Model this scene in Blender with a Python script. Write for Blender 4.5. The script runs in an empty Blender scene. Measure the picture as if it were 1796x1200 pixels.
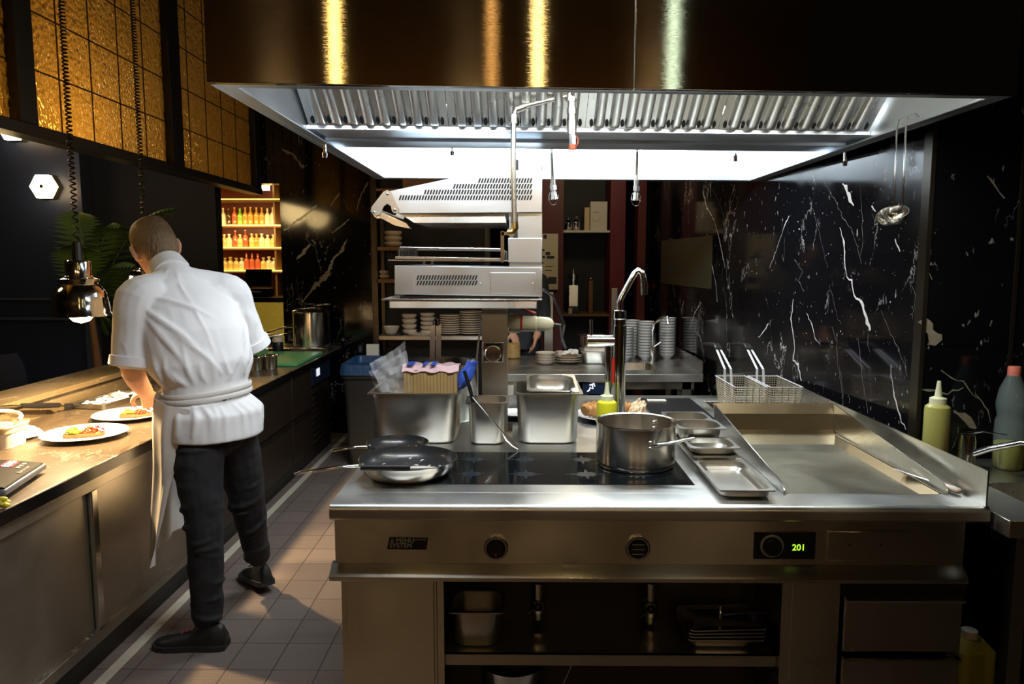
import bpy, bmesh, math, random
from mathutils import Vector, Matrix, noise
random.seed(7)
PI = math.pi
# ------------------------------------------------------------------ camera, world, lights, exposure
W, H, F = 1796, 1200, 1300.0
EYE = 1.58
PITCH = math.atan(142/F); YAW = math.atan(14/F)
sc = bpy.context.scene
C = sc.collection
cam_d = bpy.data.cameras.new('camera'); cam = bpy.data.objects.new('camera', cam_d); C.objects.link(cam)
cam_d.sensor_width = 36; cam_d.lens = 36*F/W; cam_d.clip_start = .02; cam_d.clip_end = 60
cam.location = (0, 0, EYE); cam.rotation_euler = (PI/2-PITCH, 0, YAW)
sc.camera = cam
sc.view_settings.view_transform = 'Standard'; sc.view_settings.look = 'None'
sc.view_settings.exposure = 0.0; sc.view_settings.gamma = 1; sc.view_settings.use_curve_mapping = False
world = bpy.data.worlds.new('world'); sc.world = world; world.use_nodes = True
world.node_tree.nodes['Background'].inputs[0].default_value = (.9, .72, .5, 1)
world.node_tree.nodes['Background'].inputs[1].default_value = .004
sc.cycles.max_bounces = 7; sc.cycles.diffuse_bounces = 3; sc.cycles.glossy_bounces = 5
sc.cycles.transmission_bounces = 6; sc.cycles.transparent_max_bounces = 10
sc.cycles.sample_clamp_indirect = 6; sc.cycles.caustics_reflective = False; sc.cycles.caustics_refractive = False
sc.cycles.use_denoising = True

def light(kind, name, loc, power, col, size=.1, size_y=None, rot=(0, 0, 0), spot=None, blend=.3):
    d = bpy.data.lights.new(name, kind); d.energy = power; d.color = col
    if kind == 'AREA':
        d.size = size
        if size_y: d.shape = 'RECTANGLE'; d.size_y = size_y
    else:
        d.shadow_soft_size = size
    if kind == 'SPOT': d.spot_size = spot; d.spot_blend = blend
    o = bpy.data.objects.new(name, d); C.objects.link(o); o.location = loc; o.rotation_euler = rot
    return o
WARM = (1, .66, .32); COOL = (.86, .95, 1)
# hood strip lights (rear bay and front bay)
light('AREA', 'hood_light', (-.22, 3.52, 2.30), 24, COOL, .85, .22, (math.radians(10), 0, 0))
light('AREA', 'hood_light', (.82, 3.58, 2.30), 24, COOL, .85, .22, (math.radians(10), 0, 0))
light('AREA', 'hood_light', (-.25, 2.05, 2.27), 19, (.86, .93, 1), .95, .07, (math.radians(35), 0, .07))
light('AREA', 'hood_light', (.80, 2.14, 2.27), 15, (1, .97, .88), .95, .07, (math.radians(35), 0, .07))
# unseen lamps, shaped as tall strips to stretch the streaks in the hood steel
for (lx, lp, lc) in ((-.59, 2.0, (1, .74, .26)), (.08, .4, (1, .55, .18)), (.285, 1.9, (1, .76, .32)), (.906, .9, (.72, 1, .88))):
    light('AREA', 'streak_light', (lx, .62, 2.50), lp*.30, lc, .014, .62, (math.radians(90), 0, 0))
for lx in (-1.2, .2, 1.6): light('POINT', 'rear_fill_light', (lx, -1.9, 2.2), 15, (1, .68, .34), .1)  # added warm fill for the rear wall and the front steel
# dining room side
light('POINT', 'dining_light', (-2.85, 4.0, 2.20), 20, (1, .70, .30), .16)
light('POINT', 'dining_light', (-2.85, 2.9, 2.20), 13, (1, .70, .30), .16)
light('POINT', 'dining_light', (-3.1, 5.8, 2.2), 2, (1, .60, .22), .1)
light('POINT', 'dining_light', (-3.6, 5.2, 2.6), 7, (.7, .78, 1), .25)
# bar
light('AREA', 'bar_light', (-3.0, 8.35, 2.25), 10, (1, .66, .22), 1.2, .1)
light('AREA', 'bar_light', (-3.0, 8.2, 1.0), 2, (1, .8, .25), .8, .1, (0, 0, 0))
# added fill that brightens the crockery shelves and the back bench
light('POINT', 'back_fill_light', (-1.1, 5.7, 2.35), 1.2, (1, .62, .34), .02)
light('POINT', 'back_fill_light', (.55, 5.5, 2.6), 20, (1, .80, .52), .12)

# ------------------------------------------------------------------ pixel -> world
_cR = Matrix.Rotation(YAW, 3, 'Z') @ Matrix.Rotation(PI/2-PITCH, 3, 'X')
def ray(x, y): return _cR @ Vector((x-W/2, H/2-y, -F))
def PY(x, y, Y):
    d = ray(x, y); return Vector((0, 0, EYE)) + d*(Y/d.y)
def PZ(x, y, z):
    d = ray(x, y); return Vector((0, 0, EYE)) + d*((z-EYE)/d.z)
def PX(x, y, X):
    d = ray(x, y); return Vector((0, 0, EYE)) + d*(X/d.x)

# ------------------------------------------------------------------ mesh builder
class MB:
    def __init__(s): s.v = []; s.f = []; s.m = []; s.mi = 0
    def add(s, vs, fs):
        b = len(s.v); s.v += [Vector(v) for v in vs]; s.f += [[i+b for i in f] for f in fs]; s.m += [s.mi]*len(fs); return s
    def box(s, x0, x1, y0, y1, z0, z1):
        if x0 > x1: x0, x1 = x1, x0
        if y0 > y1: y0, y1 = y1, y0
        if z0 > z1: z0, z1 = z1, z0
        v = [(x, y, z) for z in (z0, z1) for y in (y0, y1) for x in (x0, x1)]
        return s.add(v, [(0, 2, 3, 1), (4, 5, 7, 6), (0, 1, 5, 4), (2, 6, 7, 3), (0, 4, 6, 2), (1, 3, 7, 5)])
    def obox(s, c, size, rot=None, ez=None):
        a, b, h = [q/2 for q in size]; c = Vector(c)
        M = rot if rot is not None else Matrix.Identity(3)
        v = [c + M @ Vector((x, y, z)) for z in (-h, h) for y in (-b, b) for x in (-a, a)]
        return s.add(v, [(0, 2, 3, 1), (4, 5, 7, 6), (0, 1, 5, 4), (2, 6, 7, 3), (0, 4, 6, 2), (1, 3, 7, 5)])
    def loft(s, rings, cap0=True, cap1=True, closed=True):
        n = len(rings[0]); vs = [p for r in rings for p in r]; fs = []
        for k in range(len(rings)-1):
            for i in range(n if closed else n-1):
                j = (i+1) % n; fs.append((k*n+i, k*n+j, (k+1)*n+j, (k+1)*n+i))
        if cap0: fs.append(tuple(range(n-1, -1, -1)))
        if cap1: fs.append(tuple((len(rings)-1)*n+i for i in range(n)))
        return s.add(vs, fs)
    def lathe(s, prof, c=(0, 0, 0), n=32, M=None, cap0=True, cap1=True):
        c = Vector(c); rings = []
        for r, z in prof:
            r = max(r, 1e-4); ring = [Vector((r*math.cos(2*PI*i/n), r*math.sin(2*PI*i/n), z)) for i in range(n)]
            rings.append([c + (M @ p if M is not None else p) for p in ring])
        return s.loft(rings, cap0, cap1)
    def cyl(s, a, b, r, r2=None, n=16):
        a, b = Vector(a), Vector(b); r2 = r if r2 is None else r2
        return s.tube([a, b], [r, r2], n)
    def tube(s, pts, rad, n=10, closed=False, flat=None):
        pts = [Vector(p) for p in pts]; k = len(pts)
        if not isinstance(rad, (list, tuple)): rad = [rad]*k
        rings = []; up = None
        for i, p in enumerate(pts):
            if closed: t = (pts[(i+1) % k]-pts[i-1])
            else: t = (pts[min(i+1, k-1)]-pts[max(i-1, 0)])
            t.normalize()
            if up is None:
                up = Vector((0, 0, 1)) if abs(t.z) < .9 else Vector((1, 0, 0))
            sd = t.cross(up)
            if sd.length < 1e-6: sd = t.orthogonal()
            sd.normalize(); up2 = sd.cross(t).normalized(); up = up2
            r = rad[i]; ra, rb = (r if isinstance(r, (tuple, list)) else (r, r))
            rings.append([p + sd*ra*math.cos(2*PI*j/n) + up2*rb*math.sin(2*PI*j/n) for j in range(n)])
        if closed: rings.append(rings[0]); return s.loft(rings, False, False)
        return s.loft(rings)
    def prism(s, poly, axis, d0, d1):
        """poly of 2-D points in the plane normal to axis, extruded d0..d1 (winding handled later)"""
        def P(p, d):
            return {'x': (d, p[0], p[1]), 'y': (p[0], d, p[1]), 'z': (p[0], p[1], d)}[axis]
        return s.loft([[Vector(P(p, d0)) for p in poly], [Vector(P(p, d1)) for p in poly]])
    def sphere(s, c, r, n=16, m=10):
        r3 = r if isinstance(r, (tuple, list)) else (r, r, r); rings = []
        for k in range(m+1):
            a = -PI/2 + PI*k/m; q = max(math.cos(a), .02)
            rings.append([Vector((c[0]+r3[0]*q*math.cos(2*PI*i/n), c[1]+r3[1]*q*math.sin(2*PI*i/n), c[2]+r3[2]*math.sin(a))) for i in range(n)])
        return s.loft(rings)
    def sheet(s, grid, t):
        """grid[i][j] of points -> a sheet with thickness t"""
        a, b = len(grid), len(grid[0]); nr = []
        for i in range(a):
            row = []
            for j in range(b):
                du = grid[min(i+1, a-1)][j]-grid[max(i-1, 0)][j]; dv = grid[i][min(j+1, b-1)]-grid[i][max(j-1, 0)]
                q = du.cross(dv); row.append(q.normalized() if q.length > 1e-9 else Vector((0, 0, 1)))
            nr.append(row)
        top = [grid[i][j]+nr[i][j]*t/2 for i in range(a) for j in range(b)]; bot = [grid[i][j]-nr[i][j]*t/2 for i in range(a) for j in range(b)]
        fs = []; N = a*b
        for i in range(a-1):
            for j in range(b-1):
                q = (i*b+j, i*b+j+1, (i+1)*b+j+1, (i+1)*b+j); fs.append(q[::-1]); fs.append(tuple(x+N for x in q))
        for j in range(b-1):
            fs.append((j, j+1, N+j+1, N+j)); k = (a-1)*b; fs.append((k+j+1, k+j, N+k+j, N+k+j+1))
        for i in range(a-1):
            fs.append(((i+1)*b, i*b, N+i*b, N+(i+1)*b)); k = b-1; fs.append((i*b+k, (i+1)*b+k, N+(i+1)*b+k, N+i*b+k))
        return s.add(top+bot, fs)
    def slot(s, i): s.mi = i; return s
    def build(s, name, mats, parent=None, bevel=0, smooth=35, loc=None, seg=2, extra=None):
        me = bpy.data.meshes.new(name); off = Vector(loc) if loc is not None else Vector((0, 0, 0))
        if parent is not None: off = wloc(parent)
        me.from_pydata([v-off for v in s.v], [], s.f)
        if not isinstance(mats, (list, tuple)): mats = [mats]
        for m in mats: me.materials.append(m)
        if len(mats) > 1:
            for p, i in zip(me.polygons, s.m): p.material_index = i
        bm = bmesh.new(); bm.from_mesh(me); bmesh.ops.recalc_face_normals(bm, faces=bm.faces); bm.to_mesh(me); bm.free()
        if smooth:
            for p in me.polygons: p.use_smooth = True
            me.set_sharp_from_angle(angle=math.radians(smooth))
        o = bpy.data.objects.new(name, me); C.objects.link(o)
        if parent is not None: o.parent = parent
        else: o.location = off
        if bevel:
            b = o.modifiers.new('bevel', 'BEVEL'); b.width = bevel; b.segments = seg; b.limit_method = 'ANGLE'; b.angle_limit = math.radians(40); b.harden_normals = False
        return o
def wloc(o):
    v = Vector(o.location)
    while o.parent: o = o.parent; v += Vector(o.location)
    return v
def tag(o, label, cat, group=None, kind=None):
    o['label'] = label; o['category'] = cat
    if group: o['group'] = group
    if kind: o['kind'] = kind
    return o
def thing(name, label, cat, loc=(0, 0, 0), group=None):
    o = bpy.data.objects.new(name, None); C.objects.link(o); o.location = loc; o.empty_display_size = .1
    return tag(o, label, cat, group)
def struct(name, b, m, **k):
    o = b.build(name, m, **k); o['kind'] = 'structure'; return o
def kids(o): return [c for c in list(C.objects) if c.parent == o]
def dup(o, loc=None, label=None, rotz=None, parent=None, rot=None, scale=None):
    c = o.copy(); C.objects.link(c); c.parent = parent
    for ch in kids(o): dup(ch, parent=c)
    if loc is not None: c.location = loc
    if rotz is not None: c.rotation_euler = (0, 0, rotz)
    if rot is not None: c.rotation_euler = rot
    if scale is not None: c.scale = scale if isinstance(scale, (tuple, list)) else (scale,)*3
    if label: c['label'] = label
    return c
def rr(w, d, r, z, cx=0, cy=0, n=5):
    """rounded rectangle ring"""
    out = []; r = min(r, w/2-1e-4, d/2-1e-4)
    for q, (sx, sy) in enumerate(((1, 1), (-1, 1), (-1, -1), (1, -1))):
        for k in range(n+1):
            a = q*PI/2 + k*PI/2/n
            out.append(Vector((cx+sx*(w/2-r)+r*math.cos(a), cy+sy*(d/2-r)+r*math.sin(a), z)))
    return out

# ------------------------------------------------------------------ materials
def nt(name):
    m = bpy.data.materials.new(name); m.use_nodes = True
    n = m.node_tree.nodes; return m, n, m.node_tree.links, n['Principled BSDF']
def col4(c): return (c[0], c[1], c[2], 1)
def mat(name, c, metal=0, rough=.5, trans=0, alpha=1, ior=1.45, emit=None, es=0, coat=0, noise_amt=0, nscale=6, bump=0, bscale=40, sub=0, bstretch=(1, 1, 1), spec=.5, rvar=0):
    m, n, l, p = nt(name)
    p.inputs['Base Color'].default_value = col4(c); p.inputs['Metallic'].default_value = metal
    p.inputs['Roughness'].default_value = rough; p.inputs['IOR'].default_value = ior
    p.inputs['Transmission Weight'].default_value = trans; p.inputs['Alpha'].default_value = alpha
    p.inputs['Specular IOR Level'].default_value = spec
    if coat: p.inputs['Coat Weight'].default_value = coat; p.inputs['Coat Roughness'].default_value = .05
    if sub: p.inputs['Subsurface Weight'].default_value = sub; p.inputs['Subsurface Radius'].default_value = (.01, .004, .002)
    if emit: p.inputs['Emission Color'].default_value = col4(emit); p.inputs['Emission Strength'].default_value = es
    tc = n.new('ShaderNodeTexCoord')
    if noise_amt or rvar:
        t = n.new('ShaderNodeTexNoise'); t.inputs['Scale'].default_value = nscale; t.inputs['Detail'].default_value = 4
        l.new(tc.outputs['Object'], t.inputs['Vector'])
    if noise_amt:
        mx = n.new('ShaderNodeMix'); mx.data_type = 'RGBA'
        mx.inputs['A'].default_value = col4([max(0, q*(1-noise_amt)) for q in c]); mx.inputs['B'].default_value = col4([min(1, q*(1+noise_amt)) for q in c])
        l.new(t.outputs['Fac'], mx.inputs['Factor']); l.new(mx.outputs['Result'], p.inputs['Base Color'])
    if rvar:
        mr = n.new('ShaderNodeMapRange'); mr.inputs['From Min'].default_value = .3; mr.inputs['From Max'].default_value = .7
        mr.inputs['To Min'].default_value = max(.02, rough-rvar); mr.inputs['To Max'].default_value = rough+rvar
        l.new(t.outputs['Fac'], mr.inputs['Value']); l.new(mr.outputs['Result'], p.inputs['Roughness'])
    if bump:
        mp = n.new('ShaderNodeMapping'); mp.inputs['Scale'].default_value = bstretch; l.new(tc.outputs['Object'], mp.inputs['Vector'])
        t2 = n.new('ShaderNodeTexNoise'); t2.inputs['Scale'].default_value = bscale; t2.inputs['Detail'].default_value = 3
        l.new(mp.outputs['Vector'], t2.inputs['Vector']); b = n.new('ShaderNodeBump'); b.inputs['Strength'].default_value = bump; b.inputs['Distance'].default_value = .01
        l.new(t2.outputs['Fac'], b.inputs['Height']); l.new(b.outputs['Normal'], p.inputs['Normal'])
    return m
def steel(name, c=(.60, .59, .56), rough=.26, aniso=0, T=(0, 0, 1), grain=(2, 2, 90), smear=.08, bump=.05, patch=.12):
    m, n, l, p = nt(name); p.inputs['Metallic'].default_value = 1; p.inputs['Base Color'].default_value = col4(c)
    tc = n.new('ShaderNodeTexCoord'); mp = n.new('ShaderNodeMapping'); mp.inputs['Scale'].default_value = grain; l.new(tc.outputs['Object'], mp.inputs['Vector'])
    t = n.new('ShaderNodeTexNoise'); t.inputs['Scale'].default_value = 6; t.inputs['Detail'].default_value = 3; l.new(mp.outputs['Vector'], t.inputs['Vector'])
    t2 = n.new('ShaderNodeTexNoise'); t2.inputs['Scale'].default_value = 4; t2.inputs['Detail'].default_value = 6; t2.inputs['Distortion'].default_value = .6; l.new(tc.outputs['Object'], t2.inputs['Vector'])
    mr = n.new('ShaderNodeMapRange'); mr.inputs['From Min'].default_value = .35; mr.inputs['From Max'].default_value = .65
    mr.inputs['To Min'].default_value = max(.03, rough-smear); mr.inputs['To Max'].default_value = rough+smear
    l.new(t2.outputs['Fac'], mr.inputs['Value']); l.new(mr.outputs['Result'], p.inputs['Roughness'])
    mx = n.new('ShaderNodeMix'); mx.data_type = 'RGBA'; mx.inputs['A'].default_value = col4([q*(1-patch) for q in c]); mx.inputs['B'].default_value = col4([min(1, q*(1+patch)) for q in c])
    l.new(t.outputs['Fac'], mx.inputs['Factor']); l.new(mx.outputs['Result'], p.inputs['Base Color'])
    if bump:
        b = n.new('ShaderNodeBump'); b.inputs['Strength'].default_value = bump; b.inputs['Distance'].default_value = .002
        l.new(t.outputs['Fac'], b.inputs['Height']); l.new(b.outputs['Normal'], p.inputs['Normal'])
    if aniso:
        p.inputs['Anisotropic'].default_value = aniso; cx = n.new('ShaderNodeCombineXYZ')
        for i in range(3): cx.inputs[i].default_value = T[i]
        l.new(cx.outputs[0], p.inputs['Tangent'])
    return m
def marble(name, haze=.20, *, base=(.004, .004, .005), vein=(.55, .53, .5), rough=.07, sc_=1.0, amt=1.0, stretch=(1, 1, .45)):
    m, n, l, p = nt(name); p.inputs['Roughness'].default_value = rough
    tc = n.new('ShaderNodeTexCoord'); sm = n.new('ShaderNodeTexNoise'); sm.inputs['Scale'].default_value = 1.6; sm.inputs['Detail'].default_value = 5; sm.inputs['Distortion'].default_value = .5; l.new(tc.outputs['Object'], sm.inputs['Vector'])
    sr = n.new('ShaderNodeMapRange'); sr.inputs['From Min'].default_value = .42; sr.inputs['From Max'].default_value = .64; sr.inputs['To Min'].default_value = rough; sr.inputs['To Max'].default_value = rough+haze; l.new(sm.outputs['Fac'], sr.inputs['Value']); l.new(sr.outputs[0], p.inputs['Roughness']); mp = n.new('ShaderNodeMapping'); mp.inputs['Scale'].default_value = stretch; mp.inputs['Rotation'].default_value = (.2, .35, 0)
    l.new(tc.outputs['Object'], mp.inputs['Vector']); fac = None
    def thin(scale, width, mask_scale, mask_lo, dist, gain):
        t = n.new('ShaderNodeTexNoise'); t.inputs['Scale'].default_value = scale; t.inputs['Detail'].default_value = 6; t.inputs['Roughness'].default_value = .6; t.inputs['Distortion'].default_value = dist
        l.new(mp.outputs['Vector'], t.inputs['Vector'])
        s = n.new('ShaderNodeMath'); s.operation = 'SUBTRACT'; s.inputs[1].default_value = .5; l.new(t.outputs['Fac'], s.inputs[0])
        a = n.new('ShaderNodeMath'); a.operation = 'ABSOLUTE'; l.new(s.outputs[0], a.inputs[0])
        r = n.new('ShaderNodeMapRange'); r.inputs['From Min'].default_value = 0; r.inputs['From Max'].default_value = width; r.inputs['To Min'].default_value = gain; r.inputs['To Max'].default_value = 0
        l.new(a.outputs[0], r.inputs['Value'])
        k = n.new('ShaderNodeTexNoise'); k.inputs['Scale'].default_value = mask_scale; k.inputs['Detail'].default_value = 2; l.new(tc.outputs['Object'], k.inputs['Vector'])
        kr = n.new('ShaderNodeMapRange'); kr.inputs['From Min'].default_value = mask_lo; kr.inputs['From Max'].default_value = mask_lo+.08; l.new(k.outputs['Fac'], kr.inputs['Value'])
        q = n.new('ShaderNodeMath'); q.operation = 'MULTIPLY'; l.new(r.outputs[0], q.inputs[0]); l.new(kr.outputs[0], q.inputs[1]); return q
    a1 = thin(2.2*sc_, .0045, 3.1, .54, .5, .8*amt); a2 = thin(5*sc_, .006, 4.3, .58, .2, .55*amt)
    t = n.new('ShaderNodeTexNoise'); t.inputs['Scale'].default_value = 42*sc_; t.inputs['Detail'].default_value = 2; l.new(mp.outputs['Vector'], t.inputs['Vector'])
    r = n.new('ShaderNodeMapRange'); r.inputs['From Min'].default_value = .70; r.inputs['From Max'].default_value = .76; r.inputs['To Max'].default_value = .5*amt; l.new(t.outputs['Fac'], r.inputs['Value'])
    s1 = n.new('ShaderNodeMath'); s1.operation = 'ADD'; l.new(a1.outputs[0], s1.inputs[0]); l.new(a2.outputs[0], s1.inputs[1])
    s2 = n.new('ShaderNodeMath'); s2.operation = 'ADD'; s2.use_clamp = True; l.new(s1.outputs[0], s2.inputs[0]); l.new(r.outputs[0], s2.inputs[1])
    mx = n.new('ShaderNodeMix'); mx.data_type = 'RGBA'; mx.inputs['A'].default_value = col4(base); mx.inputs['B'].default_value = col4(vein)
    l.new(s2.outputs[0], mx.inputs['Factor']); l.new(mx.outputs['Result'], p.inputs['Base Color'])
    return m

M = {}
ORD = ('first', 'second', 'third', 'fourth', 'fifth', 'sixth', 'seventh', 'eighth', 'ninth', 'tenth', 'eleventh', 'twelfth', 'thirteenth')
M['hood_front'] = steel('hood_front_steel', (.50, .43, .32), .085, aniso=.99, T=(0, 0, 1), grain=(1.5, 1.5, 120), smear=.012, bump=.03, patch=.08)
M['hood'] = steel('hood_steel', (.66, .70, .74), .34, grain=(2, 2, 60), smear=.04, bump=0, patch=.05)
M['filter'] = steel('filter_steel', (.66, .65, .62), .27, grain=(60, 2, 2), smear=.03, bump=0, patch=.06)
M['front'] = steel('front_steel', (.56, .53, .47), .30, aniso=.9, T=(0, 0, 1), grain=(1.5, 1.5, 110), smear=.05, bump=.05)
M['top'] = steel('worktop_steel', (.62, .63, .61), .36, grain=(1.5, 60, 60), smear=.07, bump=0, patch=.08)
M['steel'] = steel('brushed_steel', (.60, .58, .53), .24, grain=(2, 2, 80), smear=.06)
M['gn'] = steel('container_steel', (.52, .50, .455), .34, grain=(2, 2, 70), smear=.06)
M['pot'] = steel('pot_steel', (.58, .54, .48), .22, aniso=.6, T=(0, 0, 1), grain=(3, 3, 140), smear=.04)
M['chrome'] = mat('chrome', (.86, .86, .86), 1, .09)
M['polished'] = mat('polished_steel', (.74, .72, .68), 1, .16, rvar=.05)
M['wire'] = mat('basket_wire', (.62, .56, .42), .35, .35)
M['wirelight'] = mat('bright_wire', (.85, .84, .88), .4, .3)
M['veinfine'] = mat('fine_vein', (.20, .19, .18), 0, .15, noise_amt=.6, nscale=50)
M['galv'] = mat('pipe_metal', (.66, .63, .56), 1, .27, noise_amt=.1, nscale=30)
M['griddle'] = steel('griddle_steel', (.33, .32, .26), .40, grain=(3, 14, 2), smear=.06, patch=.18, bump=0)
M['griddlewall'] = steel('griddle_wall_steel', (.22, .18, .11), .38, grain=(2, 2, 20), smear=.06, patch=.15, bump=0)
M['dark'] = mat('dark_void', (.006, .0055, .005), 0, .6)
M['black'] = mat('black_plastic', (.012, .012, .013), 0, .32)
M['blackmetal'] = mat('black_metal', (.008, .007, .006), 0, .45)
M['glasshob'] = mat('hob_glass', (.006, .008, .010), 0, .10, rvar=.05, nscale=9)
M['mark'] = mat('hob_marks', (.014, .021, .028), 0, .3)
M['nonstick'] = mat('nonstick_coating', (.028, .029, .031), 0, .30, rvar=.05, coat=.2)
M['white'] = mat('white_porcelain', (.80, .78, .74), 0, .12, coat=.4)
M['cream'] = mat('cream_crockery', (.62, .53, .42), 0, .3, coat=.2)
M['rimgrey'] = mat('grey_rim', (.18, .18, .17), 0, .3)
M['red'] = mat('red_plastic', (.45, .02, .008), 0, .35)
M['creamplastic'] = mat('cream_plastic', (.62, .60, .42), 0, .4)
M['cord'] = mat('black_cord', (.012, .011, .010), 0, .35)
M['marble'] = marble('black_marble')
M['marble_back'] = marble('black_marble_back', .03)
M['marble_top'] = marble('worktop_marble', base=(.085, .062, .040), vein=(.55, .48, .38), rough=.24, sc_=1.6, amt=.9, stretch=(1, .5, 1))
M['marble_ledge'] = marble('ledge_marble', base=(.17, .125, .065), vein=(.80, .66, .44), rough=.2, sc_=1.8, amt=1.0, stretch=(1, .4, 1))
M['vein'] = mat('marble_vein', (.62, .60, .57), 0, .12, noise_amt=.45, nscale=60)
M['veindim'] = mat('marble_vein_brown', (.26, .23, .17), 0, .2, noise_amt=.4, nscale=60)
M['trim'] = mat('dark_trim', (.06, .05, .035), .8, .3)
M['cab'] = steel('cabinet_steel', (.34, .315, .275), .46, aniso=.6, T=(0, 0, 1), grain=(2, 2, 50), smear=.05)
M['cabdark'] = mat('dark_cabinet', (.035, .024, .016), .3, .38)
M['strip'] = mat('aluminium_strip', (.72, .66, .54), .2, .45, noise_amt=.2, nscale=20)
M['blue'] = mat('blue_wall_paint', (.022, .030, .055), 0, .42, noise_amt=.1, nscale=3)
M['bluetrim'] = mat('blue_wall_moulding', (.045, .058, .09), 0, .4)
M['blackpaint'] = mat('black_paint', (.004, .004, .004), 0, .7)
M['wood'] = mat('shelf_wood', (.16, .075, .025), 0, .45, noise_amt=.3, nscale=14)
M['redpanel'] = mat('red_panel', (.085, .010, .006), 0, .5)
M['crimson'] = mat('crimson_panel', (.11, .006, .012), 0, .5)
M['paper'] = mat('paper', (.62, .56, .40), 0, .7)
M['ink'] = mat('ink', (.03, .03, .03), 0, .7)
M['boxw'] = mat('white_card', (.62, .60, .52), 0, .6)
M['ceiling'] = mat('ceiling_paint', (.012, .010, .008), 0, .8)
M['warmwall'] = mat('rear_wall_paint', (.10, .055, .02), 0, .7, noise_amt=.3, nscale=2)
M['cloth'] = mat('white_jacket_cotton', (.86, .85, .86), 0, .85, bump=.55, bscale=5, bstretch=(1.4, 1.4, .45))
M['apron'] = mat('apron_cotton', (.84, .80, .76), 0, .85, bump=.15, bscale=8)
M['jeans'] = mat('black_denim', (.014, .015, .019), 0, .8, bump=.5, bscale=7, bstretch=(1, 1, 2.2), noise_amt=.3, nscale=40)
M['shoe'] = mat('black_shoe', (.009, .009, .010), 0, .5, bump=.3, bscale=30)
M['sole'] = mat('shoe_sole', (.02, .02, .021), 0, .6)
M['skin'] = mat('skin', (.62, .33, .22), 0, .5, sub=.12, noise_amt=.12, nscale=12)
M['hair'] = mat('short_brown_hair', (.20, .125, .060), 0, .6, noise_amt=.45, nscale=55, bump=.7, bscale=120, bstretch=(1, 1, .25))
M['darkcloth'] = mat('slate_work_shirt', (.03, .036, .045), 0, .85)
M['green'] = mat('green_board', (.13, .50, .20), 0, .4)
M['leaf'] = mat('palm_leaf', (.05, .10, .018), 0, .5, noise_amt=.3, nscale=8)
M['seat'] = mat('chair_upholstery', (.012, .016, .03), 0, .8)
M['film'] = mat('clear_film', (.85, .85, .85), 0, .12, alpha=.13, bump=.6, bscale=22)
M['filmblue'] = mat('blue_film', (.05, .12, .62), 0, .25, alpha=.85, bump=.8, bscale=30)
M['bread'] = mat('bread_crust', (.36, .24, .09), 0, .6, noise_amt=.35, nscale=18, coat=.3)
M['pastry'] = mat('pastry', (.60, .30, .10), 0, .5, noise_amt=.5, nscale=20, coat=.2)
M['parch'] = mat('parchment', (.62, .46, .28), 0, .6)
M['yellow'] = mat('yellow_sauce', (.80, .78, .03), 0, .35, sub=.1)
M['clearcap'] = mat('milky_cap', (.72, .74, .50), 0, .35, sub=.1)
M['oil'] = mat('oil_in_squeeze_bottle', (.42, .42, .12), 0, .35, sub=.1, noise_amt=.1)
M['pet'] = mat('clear_bottle', (.32, .42, .42), 0, .1, alpha=.28)
M['detergent'] = mat('yellow_detergent', (.55, .58, .02), 0, .2, coat=.5)
M['salmon'] = mat('salmon_cap', (.70, .20, .14), 0, .4)
M['bin'] = mat('bin_plastic', (.02, .019, .018), 0, .5)
M['binbag'] = mat('blue_bin_bag', (.012, .06, .16), 0, .35, bump=.5, bscale=30)
M['greenfood'] = mat('avocado', (.30, .46, .04), 0, .4, noise_amt=.3, nscale=60)
M['redfood'] = mat('tomato', (.50, .05, .015), 0, .3, noise_amt=.3, nscale=60)
M['pinkfood'] = mat('pink_onion', (.60, .12, .22), 0, .35)
M['toast'] = mat('toast', (.16, .07, .02), 0, .6, noise_amt=.4, nscale=50)
M['napkin'] = mat('white_napkin', (.82, .78, .72), 0, .8)
M['scaletop'] = mat('scale_panel', (.010, .010, .012), 0, .55, spec=.15)
M['scalebody'] = mat('scale_body', (.22, .25, .30), .3, .35)
M['redled'] = mat('red_display', (.5, .02, .03), 0, .3, emit=(.9, .03, .06), es=.9)
M['led'] = mat('display_digits', (1, .8, .8), 0, .4, emit=(1, .75, .75), es=1.6)
M['greenled'] = mat('green_digits', (.3, .9, .1), 0, .4, emit=(.55, 1, .05), es=1.0)
M['whiteled'] = mat('white_symbol', (.9, .9, .9), 0, .4, emit=(.8, .9, 1), es=.8)
M['navy'] = mat('navy_panel', (.012, .022, .05), 0, .25)
M['lampglow'] = mat('lamp_diffuser', (1, .9, .7), 0, .4, emit=(1, .80, .48), es=9)
M['bulb'] = mat('heat_bulb', (1, .8, .5), 0, .4, emit=(1, .70, .35), es=30)
M['tube'] = mat('hood_diffuser', (.9, .95, 1), 0, .4, emit=(.86, .95, 1), es=6)
M['barglow'] = mat('lit_shelf_edge', (1, .8, .3), 0, .4, emit=(1, .62, .12), es=2.2)
M['barpanel'] = mat('lit_bar_panel', (.8, .6, .1), 0, .5, emit=(.55, .36, .04), es=.30, noise_amt=.3, nscale=30)
M['grey'] = mat('grey_print', (.35, .35, .34), 0, .6)
M['brass'] = mat('brass', (.62, .45, .16), 1, .25)
M['redfit'] = mat('red_fitting', (.55, .08, .03), .2, .35)
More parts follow.
